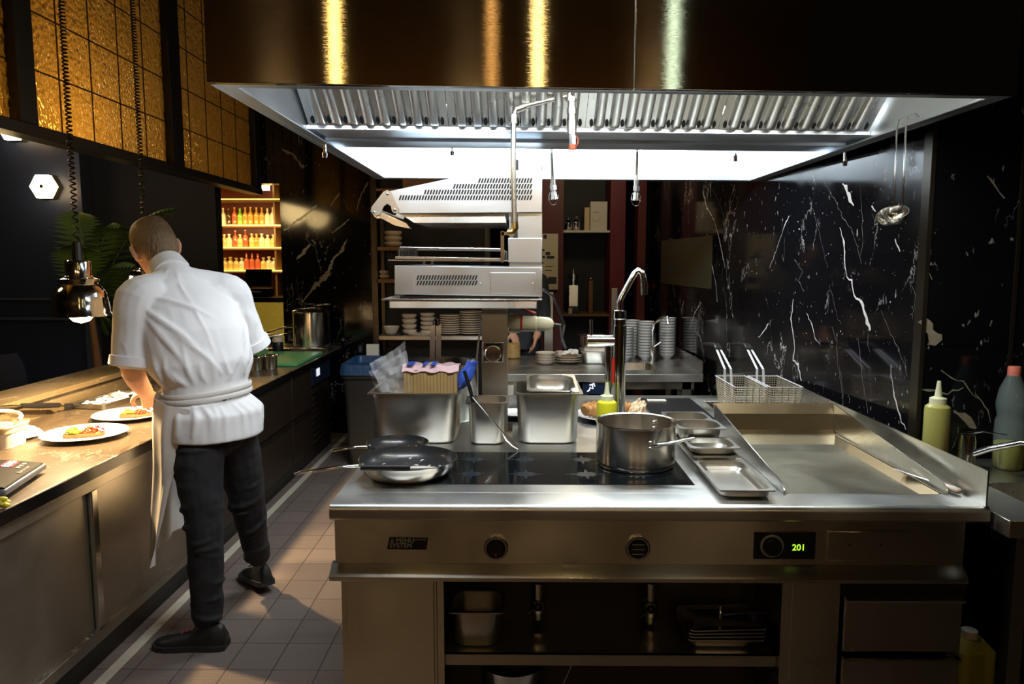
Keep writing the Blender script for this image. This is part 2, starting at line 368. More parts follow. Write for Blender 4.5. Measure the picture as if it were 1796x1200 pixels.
def amber():
    m, n, l, p = nt('amber_textured_glass'); n.remove(p); out = n['Material Output']
    tc = n.new('ShaderNodeTexCoord'); v = n.new('ShaderNodeTexVoronoi'); v.inputs['Scale'].default_value = 62; v.feature = 'SMOOTH_F1'
    mp = n.new('ShaderNodeMapping'); mp.inputs['Scale'].default_value = (1, 1, .7); l.new(tc.outputs['Object'], mp.inputs['Vector']); l.new(mp.outputs['Vector'], v.inputs['Vector'])
    b = n.new('ShaderNodeBump'); b.inputs['Strength'].default_value = 1; b.inputs['Distance'].default_value = .05; l.new(v.outputs['Distance'], b.inputs['Height'])
    t = n.new('ShaderNodeBsdfTranslucent'); t.inputs[0].default_value = (.90, .62, .22, 1); l.new(b.outputs[0], t.inputs['Normal'])
    g = n.new('ShaderNodeBsdfRefraction'); g.inputs['IOR'].default_value = 1.35; g.inputs[0].default_value = (1, .78, .40, 1); g.inputs['Roughness'].default_value = .28; l.new(b.outputs[0], g.inputs['Normal'])
    x = n.new('ShaderNodeMixShader'); x.inputs[0].default_value = .55; l.new(t.outputs[0], x.inputs[1]); l.new(g.outputs[0], x.inputs[2]); l.new(x.outputs[0], out.inputs[0]); return m
M['amber'] = amber()
def floor_mat():
    m, n, l, p = nt('floor_tiles'); p.inputs['Roughness'].default_value = .42
    tc = n.new('ShaderNodeTexCoord'); mp = n.new('ShaderNodeMapping'); mp.inputs['Location'].default_value = (.06, -.08, 0); l.new(tc.outputs['Object'], mp.inputs['Vector'])
    b = n.new('ShaderNodeTexBrick'); b.offset = 0; b.inputs['Scale'].default_value = 1; b.inputs['Brick Width'].default_value = .18; b.inputs['Row Height'].default_value = .2027
    b.inputs['Mortar Size'].default_value = .0022; b.inputs['Mortar Smooth'].default_value = .3
    b.inputs['Color1'].default_value = (.19, .15, .13, 1); b.inputs['Color2'].default_value = (.22, .175, .15, 1); b.inputs['Mortar'].default_value = (.04, .034, .03, 1)
    l.new(mp.outputs[0], b.inputs['Vector'])
    w = n.new('ShaderNodeTexWave'); w.bands_direction = 'Y'; w.inputs['Scale'].default_value = 16; l.new(tc.outputs['Object'], w.inputs['Vector'])
    t = n.new('ShaderNodeTexNoise'); t.inputs['Scale'].default_value = 180; l.new(tc.outputs['Object'], t.inputs['Vector'])
    mx = n.new('ShaderNodeMix'); mx.data_type = 'RGBA'; mx.blend_type = 'MULTIPLY'; mx.inputs['Factor'].default_value = .6; l.new(b.outputs['Color'], mx.inputs['A'])
    r = n.new('ShaderNodeMapRange'); r.inputs['To Min'].default_value = .55; r.inputs['To Max'].default_value = 1.35; l.new(t.outputs['Fac'], r.inputs['Value'])
    cc = n.new('ShaderNodeCombineColor')
    for i in range(3): l.new(r.outputs[0], cc.inputs[i])
    l.new(cc.outputs[0], mx.inputs['B']); l.new(mx.outputs['Result'], p.inputs['Base Color'])
    ad = n.new('ShaderNodeMath'); ad.operation = 'MULTIPLY_ADD'; ad.inputs[1].default_value = .25; l.new(w.outputs['Fac'], ad.inputs[0])
    iv = n.new('ShaderNodeMath'); iv.operation = 'SUBTRACT'; iv.inputs[0].default_value = 1; l.new(b.outputs['Fac'], iv.inputs[1]); l.new(iv.outputs[0], ad.inputs[2])
    bu = n.new('ShaderNodeBump'); bu.inputs['Strength'].default_value = .5; bu.inputs['Distance'].default_value = .003; l.new(ad.outputs[0], bu.inputs['Height']); l.new(bu.outputs[0], p.inputs['Normal'])
    return m
M['floor'] = floor_mat()

def text_mesh(name, s, size, mtl, parent, origin, xdir, zdir, ext=.0005, align='CENTER', shear=0, bold=0):
    cu = bpy.data.curves.new(name, 'FONT'); cu.body = s; cu.size = size; cu.extrude = ext; cu.align_x = align; cu.align_y = 'CENTER'; cu.shear = shear; cu.offset = bold
    to = bpy.data.objects.new('text_source', cu); C.objects.link(to); bpy.context.view_layer.update()
    me = bpy.data.meshes.new_from_object(to); bpy.data.objects.remove(to); bpy.data.curves.remove(cu)
    X = Vector(xdir).normalized(); Z = Vector(zdir).normalized(); N = X.cross(Z)
    off = wloc(parent) if parent else Vector((0, 0, 0))
    for v in me.vertices: v.co = Vector(origin)-off + X*v.co.x + Z*v.co.y + N*v.co.z
    me.materials.clear(); me.materials.append(mtl)
    o = bpy.data.objects.new(name, me); C.objects.link(o)
    if parent: o.parent = parent
    return o
# ------------------------------------------------------------------ SETTING
CEIL = 3.62
YB = 6.7                                    # back wall
struct('floor', MB().box(-6.5, 3.2, -2.5, 10.2, -.1, 0), M['floor'])
struct('ceiling', MB().box(-6.5, 3.2, -2.5, 10.2, CEIL, CEIL+.1), M['ceiling'])
struct('wall_rear', MB().box(-6.5, 3.2, -2.6, -2.5, 0, CEIL), M['warmwall'])
struct('wall_far_left', MB().box(-6.6, -6.5, -2.5, 10.2, 0, CEIL), M['blackpaint'])
# right wall: a long marble wall running back, its outer corner at RC
RC = Vector((1.440, 2.66, 0)); RD = Vector((-.058, 1, 0)).normalized(); RN = Vector((-1, -.058, 0)).normalized()
RL = 4.2
def wallp(px, py, off=0):
    d = ray(px, py); t = (RC - Vector((0, 0, EYE))).dot(RN)/d.dot(RN); return Vector((0, 0, EYE)) + d*t + RN*off
def slab(b, a, c, n_, th, z0, z1):
    q = n_*(-th); b.loft([[a+Vector((0, 0, z0)), c+Vector((0, 0, z0)), c+q+Vector((0, 0, z0)), a+q+Vector((0, 0, z0))], [a+Vector((0, 0, z1)), c+Vector((0, 0, z1)), c+q+Vector((0, 0, z1)), a+q+Vector((0, 0, z1))]])
ZJ = wallp(1500, 580).z
def ribbon(b, pts, wid, off=.0012, fn=wallp, N=None):
    """a jagged vein following pixel points laid on the wall plane"""
    P = [fn(x, y, off) for x, y in pts]; dense = []; ws = []
    for i in range(len(P)-1):
        k = max(2, int((P[i+1]-P[i]).length/.018))
        for j in range(k):
            t = j/k; dense.append(P[i].lerp(P[i+1], t)); w = wid[i]*(1-t)+wid[i+1]*t; ws.append(w*random.uniform(.45, 1.5))
    dense.append(P[-1]); ws.append(wid[-1])
    nn = N if N is not None else RN
    vs = []
    for i, p in enumerate(dense):
        t = (dense[min(i+1, len(dense)-1)]-dense[max(i-1, 0)]).normalized(); sd = t.cross(nn).normalized()
        jit = sd*random.uniform(-1, 1)*.005; w = ws[i]*.5
        vs += [p+jit-sd*w, p+jit+sd*w*random.uniform(.6, 1.2)]
    b.add(vs, [(2*i, 2*i+1, 2*i+3, 2*i+2) for i in range(len(dense)-1)])
b = MB()
e = RC+RD*RL
slab(b, RC, e, RN, .12, 0, ZJ-.002); slab(b, RC, e, RN, .12, ZJ+.002, CEIL)
b.slot(2); slab(b, RC+RN*-.003, e+RN*-.003, RN, .1, ZJ-.0025, ZJ+.0025)
mm = .001
veins = [([(1478, 322), (1484, 330), (1492, 350), (1497, 362)], [.008, .03, .035, .006]),
 ([(1473, 400), (1481, 425), (1482, 460), (1486, 485), (1494, 492), (1498, 520), (1512, 530), (1518, 550), (1526, 580)], [.006, .014, .007, .010, .014, .012, .02, .022, .018]),
 ([(1445, 318), (1464, 350), (1478, 380), (1496, 405), (1505, 440), (1512, 462)], [.002, .003, .003, .004, .005, .003]),
 ([(1510, 330), (1512, 370), (1514, 420), (1510, 450)], [.002, .003, .003, .002]),
 ([(1394, 455), (1408, 478), (1400, 492), (1410, 510)], [.003, .004, .004, .003]),
 ([(1392, 525), (1388, 560), (1394, 610), (1392, 632), (1400, 640), (1406, 668)], [.004, .012, .006, .012, .03, .012]),
 ([(1415, 548), (1424, 570), (1430, 595), (1438, 605)], [.004, .008, .005, .003]),
 ([(1348, 567), (1342, 580), (1330, 592)], [.012, .012, .004]),
 ([(1384, 378), (1374, 400), (1362, 440), (1350, 470)], [.012, .004, .003, .002]),
 ([(1460, 572), (1468, 600), (1470, 640), (1478, 690), (1480, 720)], [.003, .003, .004, .003, .003]),
 ([(1505, 590), (1510, 640), (1516, 680), (1522, 725)], [.003, .004, .003, .004]),
 ([(1562, 640), (1566, 680), (1575, 720), (1582, 740), (1590, 752)], [.004, .006, .008, .006, .004]),
 ([(1545, 545), (1560, 580), (1580, 620), (1592, 660)], [.003, .004, .003, .003]),
 ([(1600, 500), (1606, 520), (1600, 560)], [.003, .004, .002]),
 ([(1233, 335), (1240, 365), (1252, 385), (1262, 420), (1272, 470)], [.012, .016, .008, .01, .008]),
 ([(1240, 410), (1248, 460), (1256, 500), (1258, 530)], [.005, .008, .007, .006]),
 ([(1230, 530), (1218, 550), (1210, 580)], [.012, .010, .004]), ([(1200, 527), (1195, 545)], [.008, .004]),
 ([(1250, 330), (1264, 360), (1278, 420), (1278, 440)], [.003, .004, .004, .004]),
 ([(1455, 500), (1470, 560), (1476, 568)], [.002, .003, .002]), ([(1420, 345), (1440, 420), (1452, 470)], [.0015, .002, .002]),
 ([(1570, 420), (1580, 440)], [.008, .006]), ([(1530, 360), (1536, 372)], [.008, .005])]
for pts, w in veins:
    b.slot(1 if max(w) > .0065 else 3); ribbon(b, pts, [q*(.8 if max(w) > .0065 else .6) for q in w])
for k in range(300):   # fine fossil flecks of the stone
    x = random.uniform(1290, 1612); y = random.uniform(330, 760); p = wallp(x, y, .0010); a = random.uniform(0, PI); s = random.uniform(.0015, .006)*random.uniform(.5, 1.3)
    u = (RD*math.cos(a)+Vector((0, 0, 1))*math.sin(a))*s; v = (RD*-math.sin(a)+Vector((0, 0, 1))*math.cos(a))*s*random.uniform(.2, .6)
    b.slot(random.choice((1, 3, 3))); b.add([p-u, p-v, p+u, p+v], [(0, 1, 2, 3)])
struct('wall_right', b, [M['marble'], M['vein'], M['trim'], M['veinfine']], smooth=0)
# front-facing marble wall right of the corner
def frontp(px, py, off=0): return PY(px, py, RC.y-off)
b = MB(); zj2 = frontp(1700, 607).z
b.box(RC.x+.012, 3.2, RC.y, RC.y+.12, 0, zj2-.0015); b.box(RC.x+.012, 3.2, RC.y, RC.y+.12, zj2+.0015, CEIL)
b.slot(1); NF = Vector((0, -1, 0))
for pts, w in [([(1618, 560), (1626, 575), (1636, 590), (1646, 602)], [.03, .045, .05, .03]), ([(1672, 722), (1690, 728), (1706, 745), (1712, 752)], [.01, .03, .03, .006]),
               ([(1618, 682), (1640, 686), (1662, 690), (1690, 680)], [.006, .010, .008, .003]), ([(1730, 310), (1745, 328), (1762, 348)], [.004, .006, .008]),
               ([(1650, 650), (1668, 665), (1690, 668), (1715, 700)], [.003, .004, .004, .003]), ([(1625, 470), (1635, 490)], [.004, .003]), ([(1712, 690), (1732, 720), (1736, 742)], [.006, .004, .003])]:
    ribbon(b, pts, w, fn=frontp, N=NF)
struct('wall_front_right', b, [M['marble'], M['veindim']], smooth=0)
b = MB(); b.box(RC.x-.004, RC.x+.012, RC.y-.004, RC.y+.05, 0, CEIL); struct('trim_1', b, M['trim'])
b = MB(); tx = PY(1780, 500, RC.y).x; b.box(tx-.006, tx+.006, RC.y-.006, RC.y, 0, CEIL); struct('trim_2', b, M['trim'])
# back wall of black marble with openings for the bar (left) and the pantry (centre)
xa, xb_, xc = PY(388, 450, YB).x, PY(494, 450, YB).x, PY(656, 450, YB).x
xd = wallp(1146, 500).x
b = MB(); zj3 = PY(560, 507, YB).z; ztop = PY(470, 322, YB).z
b.box(xb_, xc, YB, YB+.15, 0, zj3-.0015); b.box(xb_, xc, YB, YB+.15, zj3+.0015, CEIL)
b.box(-3.0, xb_, YB, YB+.15, ztop, CEIL); b.box(xc, xd+.1, YB, YB+.15, 2.62, CEIL)
b.slot(1)
for pts, w in [([(608, 420), (600, 440), (585, 452), (575, 480), (556, 498), (545, 512), (530, 530)], [.014, .03, .02, .04, .05, .02, .012]),
               ([(544, 430), (530, 445), (520, 455)], [.012, .03, .006]), ([(555, 360), (535, 378), (510, 395), (498, 405)], [.012, .02, .02, .02]),
               ([(495, 262), (515, 272), (525, 285), (532, 295)], [.03, .012, .02, .03]), ([(645, 320), (632, 345), (625, 370)], [.02, .012, .006]),
               ([(612, 385), (595, 400), (582, 408)], [.01, .012, .008]), ([(596, 340), (585, 352), (580, 362)], [.01, .016, .01])]:
    ribbon(b, pts, w, fn=lambda x, y, o=0: PY(x, y, YB-o), N=NF)
struct('wall_back', b, [M['marble_back'], M['veindim']], smooth=0)
b = MB(); b.box(xc-.02, xc+.03, YB-.02, YB+.16, 0, 2.62); struct('trim_3', b, M['trim'])
# pantry room behind the back opening
b = MB(); b.box(xc-.3, 1.6, 8.2, 8.3, 0, CEIL); b.box(xc-.4, xc-.3, YB+.15, 8.3, 0, CEIL); b.box(1.5, 1.6, YB+.16, 8.3, 0, CEIL)
struct('wall_pantry', b, M['blackpaint'])
# dining side: black wall, blue panelled wall
xe = PY(164, 450, 6.6).x
struct('wall_dining_black', MB().box(xe, xa, 6.62, 6.75, 0, CEIL), M['blackpaint'])
xf = PY(148, 450, 6.5).x
b = MB(); b.box(-6.5, xf, 6.5, 6.62, 0, CEIL); b.slot(1)
for y0, y1 in ((523, 527), (557, 562)): b.box(-6.5, xf, 6.47, 6.5, PY(50, y1, 6.5).z, PY(50, y0, 6.5).z)
b.box(xf-.0, xe+.02, 6.44, 6.62, 0, CEIL)
struct('wall_dining', b, [M['blue'], M['bluetrim']], bevel=.004)
# glazed partition above the pass
GX = -2.35
gz0 = 2.222; pst = [(3.48, 3.61), (5.0, 5.165), (6.56, 6.69)]
def post(y0, y1, i): struct('window_%d' % i, MB().box(GX-.05, GX+.05, y0, y1, 2.165, CEIL-.002), M['blackmetal'], bevel=.003)
b = MB(); b.box(GX-.055, GX+.055, 1.6, 6.69, 2.165, gz0); b.box(GX-.055, GX+.055, 1.6, 6.69, 3.50, CEIL-.002)
for y0, y1 in pst: b.box(GX-.05, GX+.05, y0, y1, gz0, 3.50)
struct('window_1', b, M['blackmetal'], bevel=.003)
for i, (y0, y1) in enumerate(((1.6, 3.48), (3.61, 5.0), (5.165, 6.56))):
    struct('window_%d' % (i+2), MB().box(GX-.004, GX+.004, y0, y1, gz0, 3.50), M['amber'])
    w = [o for o in C.objects if o.name == 'window_%d' % (i+2)][0]
    g = MB(); y = y0+.255 if i == 1 else y0+.20
    if i == 0: y = y1-.29*6+.2
    while y < y1-.05: g.box(GX+.004, GX+.008, y-.004, y+.004, gz0, 3.50); y += .29
    for z in (gz0+.275, gz0+.55, gz0+.825, gz0+1.1): g.box(GX+.004, GX+.008, y0, y1, z-.004, z+.004)
    g.build('glazing_bar', mat('lead_came', (.10, .06, .02), .3, .5), w)

# ------------------------------------------------------------------ DINING ROOM THINGS
def hexlamp(px, py, Y, label):
    c = PY(px, py, Y); t = thing('wall_lamp', label, 'lamp', (c.x, c.y, c.z), 'hexagonal wall lamps in the dining room')
    hx = lambda r, y: [Vector((c.x+r*math.cos(PI/3*k), c.y+y, c.z+r*math.sin(PI/3*k))) for k in range(6)]
    MB().loft([hx(.10, .0), hx(.115, .03), hx(.115, .055)]).build('back_plate', M['brass'], t)
    MB().loft([hx(.112, -.045), hx(.112, 0)]).build('diffuser', M['lampglow'], t, smooth=0)
    MB().cyl((c.x, c.y-.06, c.z), (c.x, c.y-.04, c.z), .016).build('centre_knob', M['brass'], t)
hexlamp(80, 328, 6.44, 'glowing hexagonal wall lamp on the blue panelled wall')
hexlamp(24, 226, 6.44, 'upper hexagonal wall lamp mostly hidden by the black beam')
light('POINT', 'wall_lamp_light', tuple(PY(80, 328, 6.3)), 3.2, (1, .62, .3), .08)
light('POINT', 'wall_lamp_light', tuple(PY(24, 226, 6.3)), 2.5, (1, .62, .3), .08)
# dining chair
c = PZ(30, 690, .0+.62)
cx, cy = -4.0, 5.6
t = thing('dining_chair', 'dark upholstered dining chair below the blue wall', 'chair', (cx, cy, 0))
rings = []
for k in range(9):
    z = .42+.46*k/8; w = .27*(1-.25*max(0, (k-5)/3)**2)
    rings.append([Vector((cx+w*math.sin(a), cy-.26*math.cos(a)*.9, z)) for a in [(-1.2+2.4*i/12) for i in range(13)]])
MB().sheet(rings, .05).build('backrest', M['seat'], t)
MB().loft([rr(.5, .48, .1, .40, cx, cy), rr(.52, .5, .12, .44, cx, cy), rr(.5, .48, .1, .49, cx, cy)]).build('seat', M['seat'], t)
for sx in (-.2, .2):
    for sy in (-.2, .2): MB().cyl((cx+sx, cy+sy, .40), (cx+sx*1.2, cy+sy*1.2, 0), .015, .01).build('leg', M['blackmetal'], t)
# palm
def frond(b, base, tip, lift, n=22, ll=.17):
    base, tip = Vector(base), Vector(tip); pts = []
    for i in range(n+1):
        t = i/n; pts.append(base.lerp(tip, t)+Vector((0, 0, lift*math.sin(PI*t*.8))))
    b.tube(pts, [.006*(1-.7*i/n) for i in range(n+1)], 6)
    for i in range(4, n):
        d = (pts[i+1]-pts[i]).normalized(); s = d.cross(Vector((0, 0, 1))).normalized(); L = ll*math.sin(PI*(i/n)**.8)+.03
        for sg in (-1, 1):
            e = pts[i]+(s*sg*.8+d*.5+Vector((0, 0, -.35))).normalized()*L; m_ = pts[i].lerp(e, .4)
            q = d*.012
            b.add([pts[i]-q, m_-q*1.5+Vector((0, 0, .004)), e, m_+q*1.5+Vector((0, 0, .004)), pts[i]+q], [(0, 1, 2, 3, 4)])
pc = Vector((-3.15, 5.4, 0))
t = thing('palm_plant', 'green palm in a dark pot behind the heat lamp', 'plant', pc)
MB().lathe([(.14, 0), (.18, .35), (.19, .36), (.16, .36), (.15, .3)], pc).build('pot', M['black'], t)
MB().tube([pc+Vector((0, 0, .3)), pc+Vector((.03, 0, .8)), pc+Vector((.0, 0, 1.25))], [.035, .03, .02]).build('trunk', M['wood'], t)
o0 = pc+Vector((0, 0, 1.2))
for (x, y, l_) in ((135, 415, .30), (130, 460, .2), (215, 450, .35), (240, 500, .22), (165, 520, .15), (310, 410, .3), (190, 600, .1), (260, 560, .2)):
    e = PY(x, y, 5.3 + random.uniform(-.25, .25)); bb = MB(); frond(bb, o0, e, l_); bb.build('frond', M['leaf'], t, smooth=0)

# ------------------------------------------------------------------ BAR (far left, seen through the opening)
BY = 8.75
bl, br = PY(380, 400, BY).x, PY(500, 400, BY).x
t = thing('bar_shelving', 'lit wooden bar shelving full of bottles behind the pass', 'shelving', (bl, BY, 0))
MB().box(bl-.9, br+.1, BY+.13, BY+.16, 0, 2.7).build('back_panel', M['redpanel'], t)
rows = (395, 434, 474); szs = []
for y in rows + (350,):
    z = PY(440, y, BY).z; szs.append(z)
    MB().box(bl-.9, br+.1, BY-.12, BY+.13, z-.03, z-.012).build('shelf', M['wood'], t)
    MB().box(bl-.9, br+.1, BY-.12, BY+.10, z-.012, z).build('lit_edge', M['barglow'], t)
MB().box(br-.10, br-.08, BY-.1, BY+.13, .9, 2.7).build('upright', M['wood'], t)
b = MB(); p0, p1 = PY(461, 325, BY), PY(482, 337, BY); 
o = MB().box(p0.x, p1.x, BY-.2, BY-.17, p1.z, p0.z).build('ceiling_lamp', M['lampglow'], loc=((p0.x+p1.x)/2, BY-.2, p1.z)); tag(o, 'small rectangular warm light above the bar', 'lamp')
bc = {'amberb': (.42, .22, .05), 'greenb': (.20, .42, .05), 'clearb': (.55, .50, .38), 'redb': (.42, .09, .05), 'darkb': (.06, .03, .01), 'goldb': (.50, .36, .14)}
BM_ = {k: mat('bottle_glass_'+k[:-1], v, 0, .12, emit=v, es=.0, coat=.5) for k, v in bc.items()}
def bottle_proto(h, r, m, kind):
    o = MB().lathe([(r*.9, 0), (r, .01), (r, h*.55), (r*.8, h*.65), (r*.35, h*.74), (r*.32, h*.95), (r*.4, h*.96), (r*.4, h)] if kind == 0 else [(r*.95, 0), (r*1.1, .01), (r*1.15, h*.5), (r*.9, h*.68), (r*.4, h*.76), (r*.38, h*.88), (r*.6, h*.9), (r*.6, h)], n=10).build('bottle', m)
    return o
bar_cols = ['clearb', 'darkb', 'redb', 'greenb', 'amberb', 'amberb', 'amberb', 'amberb', 'clearb', 'clearb', 'goldb']
protos = {}
cnames = {'clearb': 'clear', 'darkb': 'dark', 'redb': 'red', 'greenb': 'green', 'amberb': 'amber', 'goldb': 'golden'}
rown = ('top', 'middle', 'bottom')
rc = [['clearb', 'darkb', 'redb', 'greenb', 'amberb', 'amberb', 'amberb', 'amberb', 'clearb', 'clearb'],
      ['goldb', 'clearb', 'redb', 'goldb', 'redb', 'goldb', 'amberb', 'clearb', 'clearb', 'goldb'],
      ['goldb', 'goldb', 'goldb', 'clearb', 'redb', 'redb', 'redb', 'goldb', 'clearb', 'clearb']]
used = set()
for r_ in range(3):
    for i in range(10):
        ck = rc[r_][i]; kd = 0 if (r_ == 0 or ck == 'redb') else 1
        key = (ck, kd); X = PY(393+i*9.6+random.uniform(-1, 1), 400, BY-.02).x
        h = (.20 if kd == 0 else .155)*random.uniform(.93, 1.05)
        lab = '%s glass bottle, %s from the left on the %s lit bar shelf' % (cnames[ck], ORD[i], rown[r_])
        grp = 'bottles on the %s bar shelf' % rown[r_] + (', ' + cnames[ck])
        if key not in protos: protos[key] = o = bottle_proto(.25 if kd == 0 else .19, .033, BM_[ck], kd); o.location = (X, BY-.03, szs[r_]); tag(o, lab, 'bottle', grp)
        else: o = dup(protos[key], (X, BY-.03, szs[r_]), lab); o['group'] = grp
        o.scale = (1, 1, h/(.25 if kd == 0 else .19))
# warm light in front of the bar shelves, turned towards the bottles
light('AREA', 'bar_light', (-3.05, BY-.55, 1.95), 9, (1, .70, .25), 1.0, .1, (math.radians(75), 0, 0))
# bar counter with lit front and till
ct = PY(440, 521, 7.9).z
t = thing('bar_counter', 'dark bar counter with a softly lit ribbed front', 'counter', (-2.9, 7.9, 0))
MB().box(-3.9, -2.35, 7.75, 8.2, ct-.05, ct).build('countertop', M['black'], t)
MB().box(-3.9, -2.35, 7.80, 8.15, 0, ct-.05).build('front_panel', M['barpanel'], t)
z0 = ct
t = thing('cash_register', 'black till with a screen on the bar counter', 'till', (PY(455, 500, 8.0).x, 8.0, ct))
x = t.location.x
MB().box(x-.14, x+.12, 7.9, 8.12, ct, ct+.09).build('base', M['black'], t, bevel=.01)
MB().obox((x-.0, 7.98, ct+.20), (.28, .03, .19), Matrix.Rotation(-.25, 3, 'X')).build('screen', M['black'], t, bevel=.006)
MB().box(x-.08, x+.05, 7.88, 7.9, ct+.045, ct+.065).build('receipt_slot', M['boxw'], t)
# ------------------------------------------------------------------ PASS (left counter)
PXF = -1.605; PZT = .81
LX0, LX1, LZ = -2.61, -2.38, .93
PY0, PY1 = .3, 6.68
t = thing('pass_worktop', 'long veined marble worktop of the pass under the heat lamps', 'worktop', (PXF-.35, 3, PZT-.045))
MB().box(LX1+.001, PXF, PY0, PY1, PZT-.045, PZT).build('slab', M['marble_top'], t, bevel=.003)
o = MB().box(PXF, PXF+.004, PY0, PY1, PZT-.045, PZT-.002).build('front_edge', mat('edge_marble', (.006, .005, .005), 0, .2), t)
t = thing('pass_ledge', 'raised golden-brown marble ledge along the back of the pass', 'ledge', (LX0, 3, PZT))
MB().box(LX0, LX1+.03, PY0, 6.3, LZ-.03, LZ).build('ledge_top', M['marble_ledge'], t, bevel=.003)
MB().box(LX0+.02, LX1, PY0, 6.3, 0, LZ-.03).build('upstand', M['marble_ledge'], t)
# base cabinets below
CX = PXF-.025
def cabinet(name, label, y0, y1, kind):
    t = thing(name, label, 'cabinet', (CX-.3, (y0+y1)/2, .1))
    zt = PZT-.047; zb = .105
    MB().box(LX1+.005, CX-.03, y0, y1, zb, zt).build('carcass', M['cabdark'] if kind == 'drawers' else M['cab'], t)
    m = M['cabdark'] if kind == 'drawers' else M['cab']
    if kind == 'slide':
        fr = MB(); fr.box(CX-.03, CX, y0, y1, zt-.055, zt); fr.box(CX-.03, CX, y0, y1, zb, zb+.045); fr.box(CX-.03, CX, y0, y0+.035, zb+.045, zt-.055); fr.box(CX-.03, CX, y1-.035, y1, zb+.045, zt-.055)
        fr.build('face_frame', m, t, bevel=.002)
        ym = (y0+y1)/2
        for i, (a, b_) in enumerate(((y0+.03, ym+.02), (ym-.01, y1-.03))):
            xo = CX-.026 if i == 0 else CX-.012
            d = MB().box(xo-.012, xo, a, b_, zb+.03, zt-.045).build('sliding_door', m, t, bevel=.002)
            e = MB(); yy = b_-.03 if i == 0 else a
            e.box(xo, xo+.008, (ym-.01), (ym+.025), zb+.05, zt-.06) if i == 1 else e.box(xo, xo+.004, a, a+.012, zb+.05, zt-.06)
            e.build('finger_pull', M['steel'], d, bevel=.001)
    elif kind == 'door':
        d = MB().box(CX-.018, CX, y0+.01, y1-.01, zb+.0, zt-.19).build('door', m, t, bevel=.003)
        d2 = MB().box(CX-.018, CX, y0+.01, y1-.01, zt-.18, zt-.01).build('drawer', m, t, bevel=.003)
        MB().box(CX, CX+.02, y1-.09, y1-.03, zt-.37, zt-.27).build('handle', M['black'], d, bevel=.003)
        MB().box(CX, CX+.006, y0+.02, y1-.02, zt-.195, zt-.188).build('edge_pull', M['steel'], d2)
    else:
        h = (zt-zb)
        for k in range(2):
            za, zc = zb+h*(k*.5)+.004, zb+h*(k*.5+.5)-.012
            d = MB().box(CX-.02, CX-.002, y0+.008, y1-.008, za, zc).build('drawer_front', m, t, bevel=.003)
            MB().box(CX-.004, CX+.008, y0+.02, y1-.02, zc-.014, zc).build('edge_pull', M['blackmetal'], d, bevel=.001)
    return t
cabinet('base_cabinet', 'steel pass cabinet with hinged door nearest the camera', .6, 1.93, 'door')
cabinet('base_cabinet', 'steel pass cabinet with two sliding doors beside the apron', 1.94, 3.55, 'slide')
cabinet('drawer_cabinet', 'dark drawer unit of the pass just past the standing man', 3.56, 4.5, 'drawers')
cabinet('drawer_cabinet', 'dark two-drawer unit in the middle of the far pass', 4.51, 5.2, 'drawers')
cabinet('drawer_cabinet', 'dark two-drawer unit nearest the refrigerator under the pass', 5.21, 5.72, 'drawers')
t = thing('undercounter_fridge', 'dark undercounter fridge with vents and blue badge at far end of pass', 'fridge', (CX-.3, 6.0, 0))
MB().box(LX1+.005, CX-.03, 5.73, 6.3, .105, PZT-.047).build('body', M['cabdark'], t)
MB().box(CX-.03, CX, 5.74, 6.29, .60, PZT-.05).build('control_panel', M['navy'], t, bevel=.003)
MB().box(CX, CX+.003, 5.86, 5.95, .66, .72).build('display', M['whiteled'], t)
for k in range(9): MB().box(CX-.03, CX-.004, 5.76, 6.27, .13+.05*k, .165+.05*k).build('vent_slat', M['cabdark'], t)
o = MB().box(LX1+.05, CX-.025, .6, 6.35, 0, .104).build('plinth', M['blackmetal'], loc=(CX-.3, 3, 0)); tag(o, 'black recessed plinth under the pass cabinets', 'plinth')
struct('baseboard_left', MB().box(CX+.03, CX+.075, .6, 6.68, 0, .004), M['strip'], bevel=.002)

# ------------------------------------------------------------------ heat lamps
def heat_lamp(y, px_cord_top, zb, label):
    X = -1.815; t = thing('heat_lamp', label, 'lamp', (X, y, zb), 'chrome heat lamps over the pass')
    o = Vector((X, y, zb))
    k = .95
    outer = [(.125, 0), (.124, .006), (.117, .015), (.112, .06), (.104, .10), (.088, .128), (.074, .138), (.074, .146), (.078, .147), (.078, .160), (.056, .166), (.056, .172), (.050, .174), (.050, .232), (.046, .240), (.015, .243)]
    inner = [(.012, .236), (.044, .232), (.046, .17), (.070, .135), (.084, .124), (.100, .098), (.108, .06), (.113, .014), (.121, .004)]
    MB().lathe([(r*k, z*k) for r, z in outer+inner], o, 48).build('lamp_shade', M['chrome'], t, smooth=50)
    MB().cyl(o+Vector((0, 0, .225)), o+Vector((0, 0, .30)), .022, .018).build('lamp_holder', M['black'], t)
    MB().lathe([(.02, .12), (.055, .09), (.062, .05), (.052, .004), (.03, -.022), (.004, -.030)], o, 24).build('bulb', M['bulb'], t)
    pts = []; z0 = zb+.30; z1 = CEIL; n = 2200 ; turns = 140
    for i in range(n+1):
        s = i/n; a = 2*PI*turns*(s**1.35); r = .0095
        pts.append((X+r*math.cos(a), y+r*math.sin(a), z0+(z1-z0)*s))
    MB().tube(pts, .0034, 5).build('coiled_cord', M['cord'], t)
    light('SPOT', 'heat_lamp_light', (X, y, zb-.052), 105, (1, .70, .36), .018, spot=math.radians(140), blend=.3)
    return t
heat_lamp(3.04, 138, 1.355, 'chrome bell-shaped heat lamp on a coiled cord over the front plates')
heat_lamp(3.60, 255, 1.38, "chrome heat lamp on a coiled cord hidden behind the man's head")

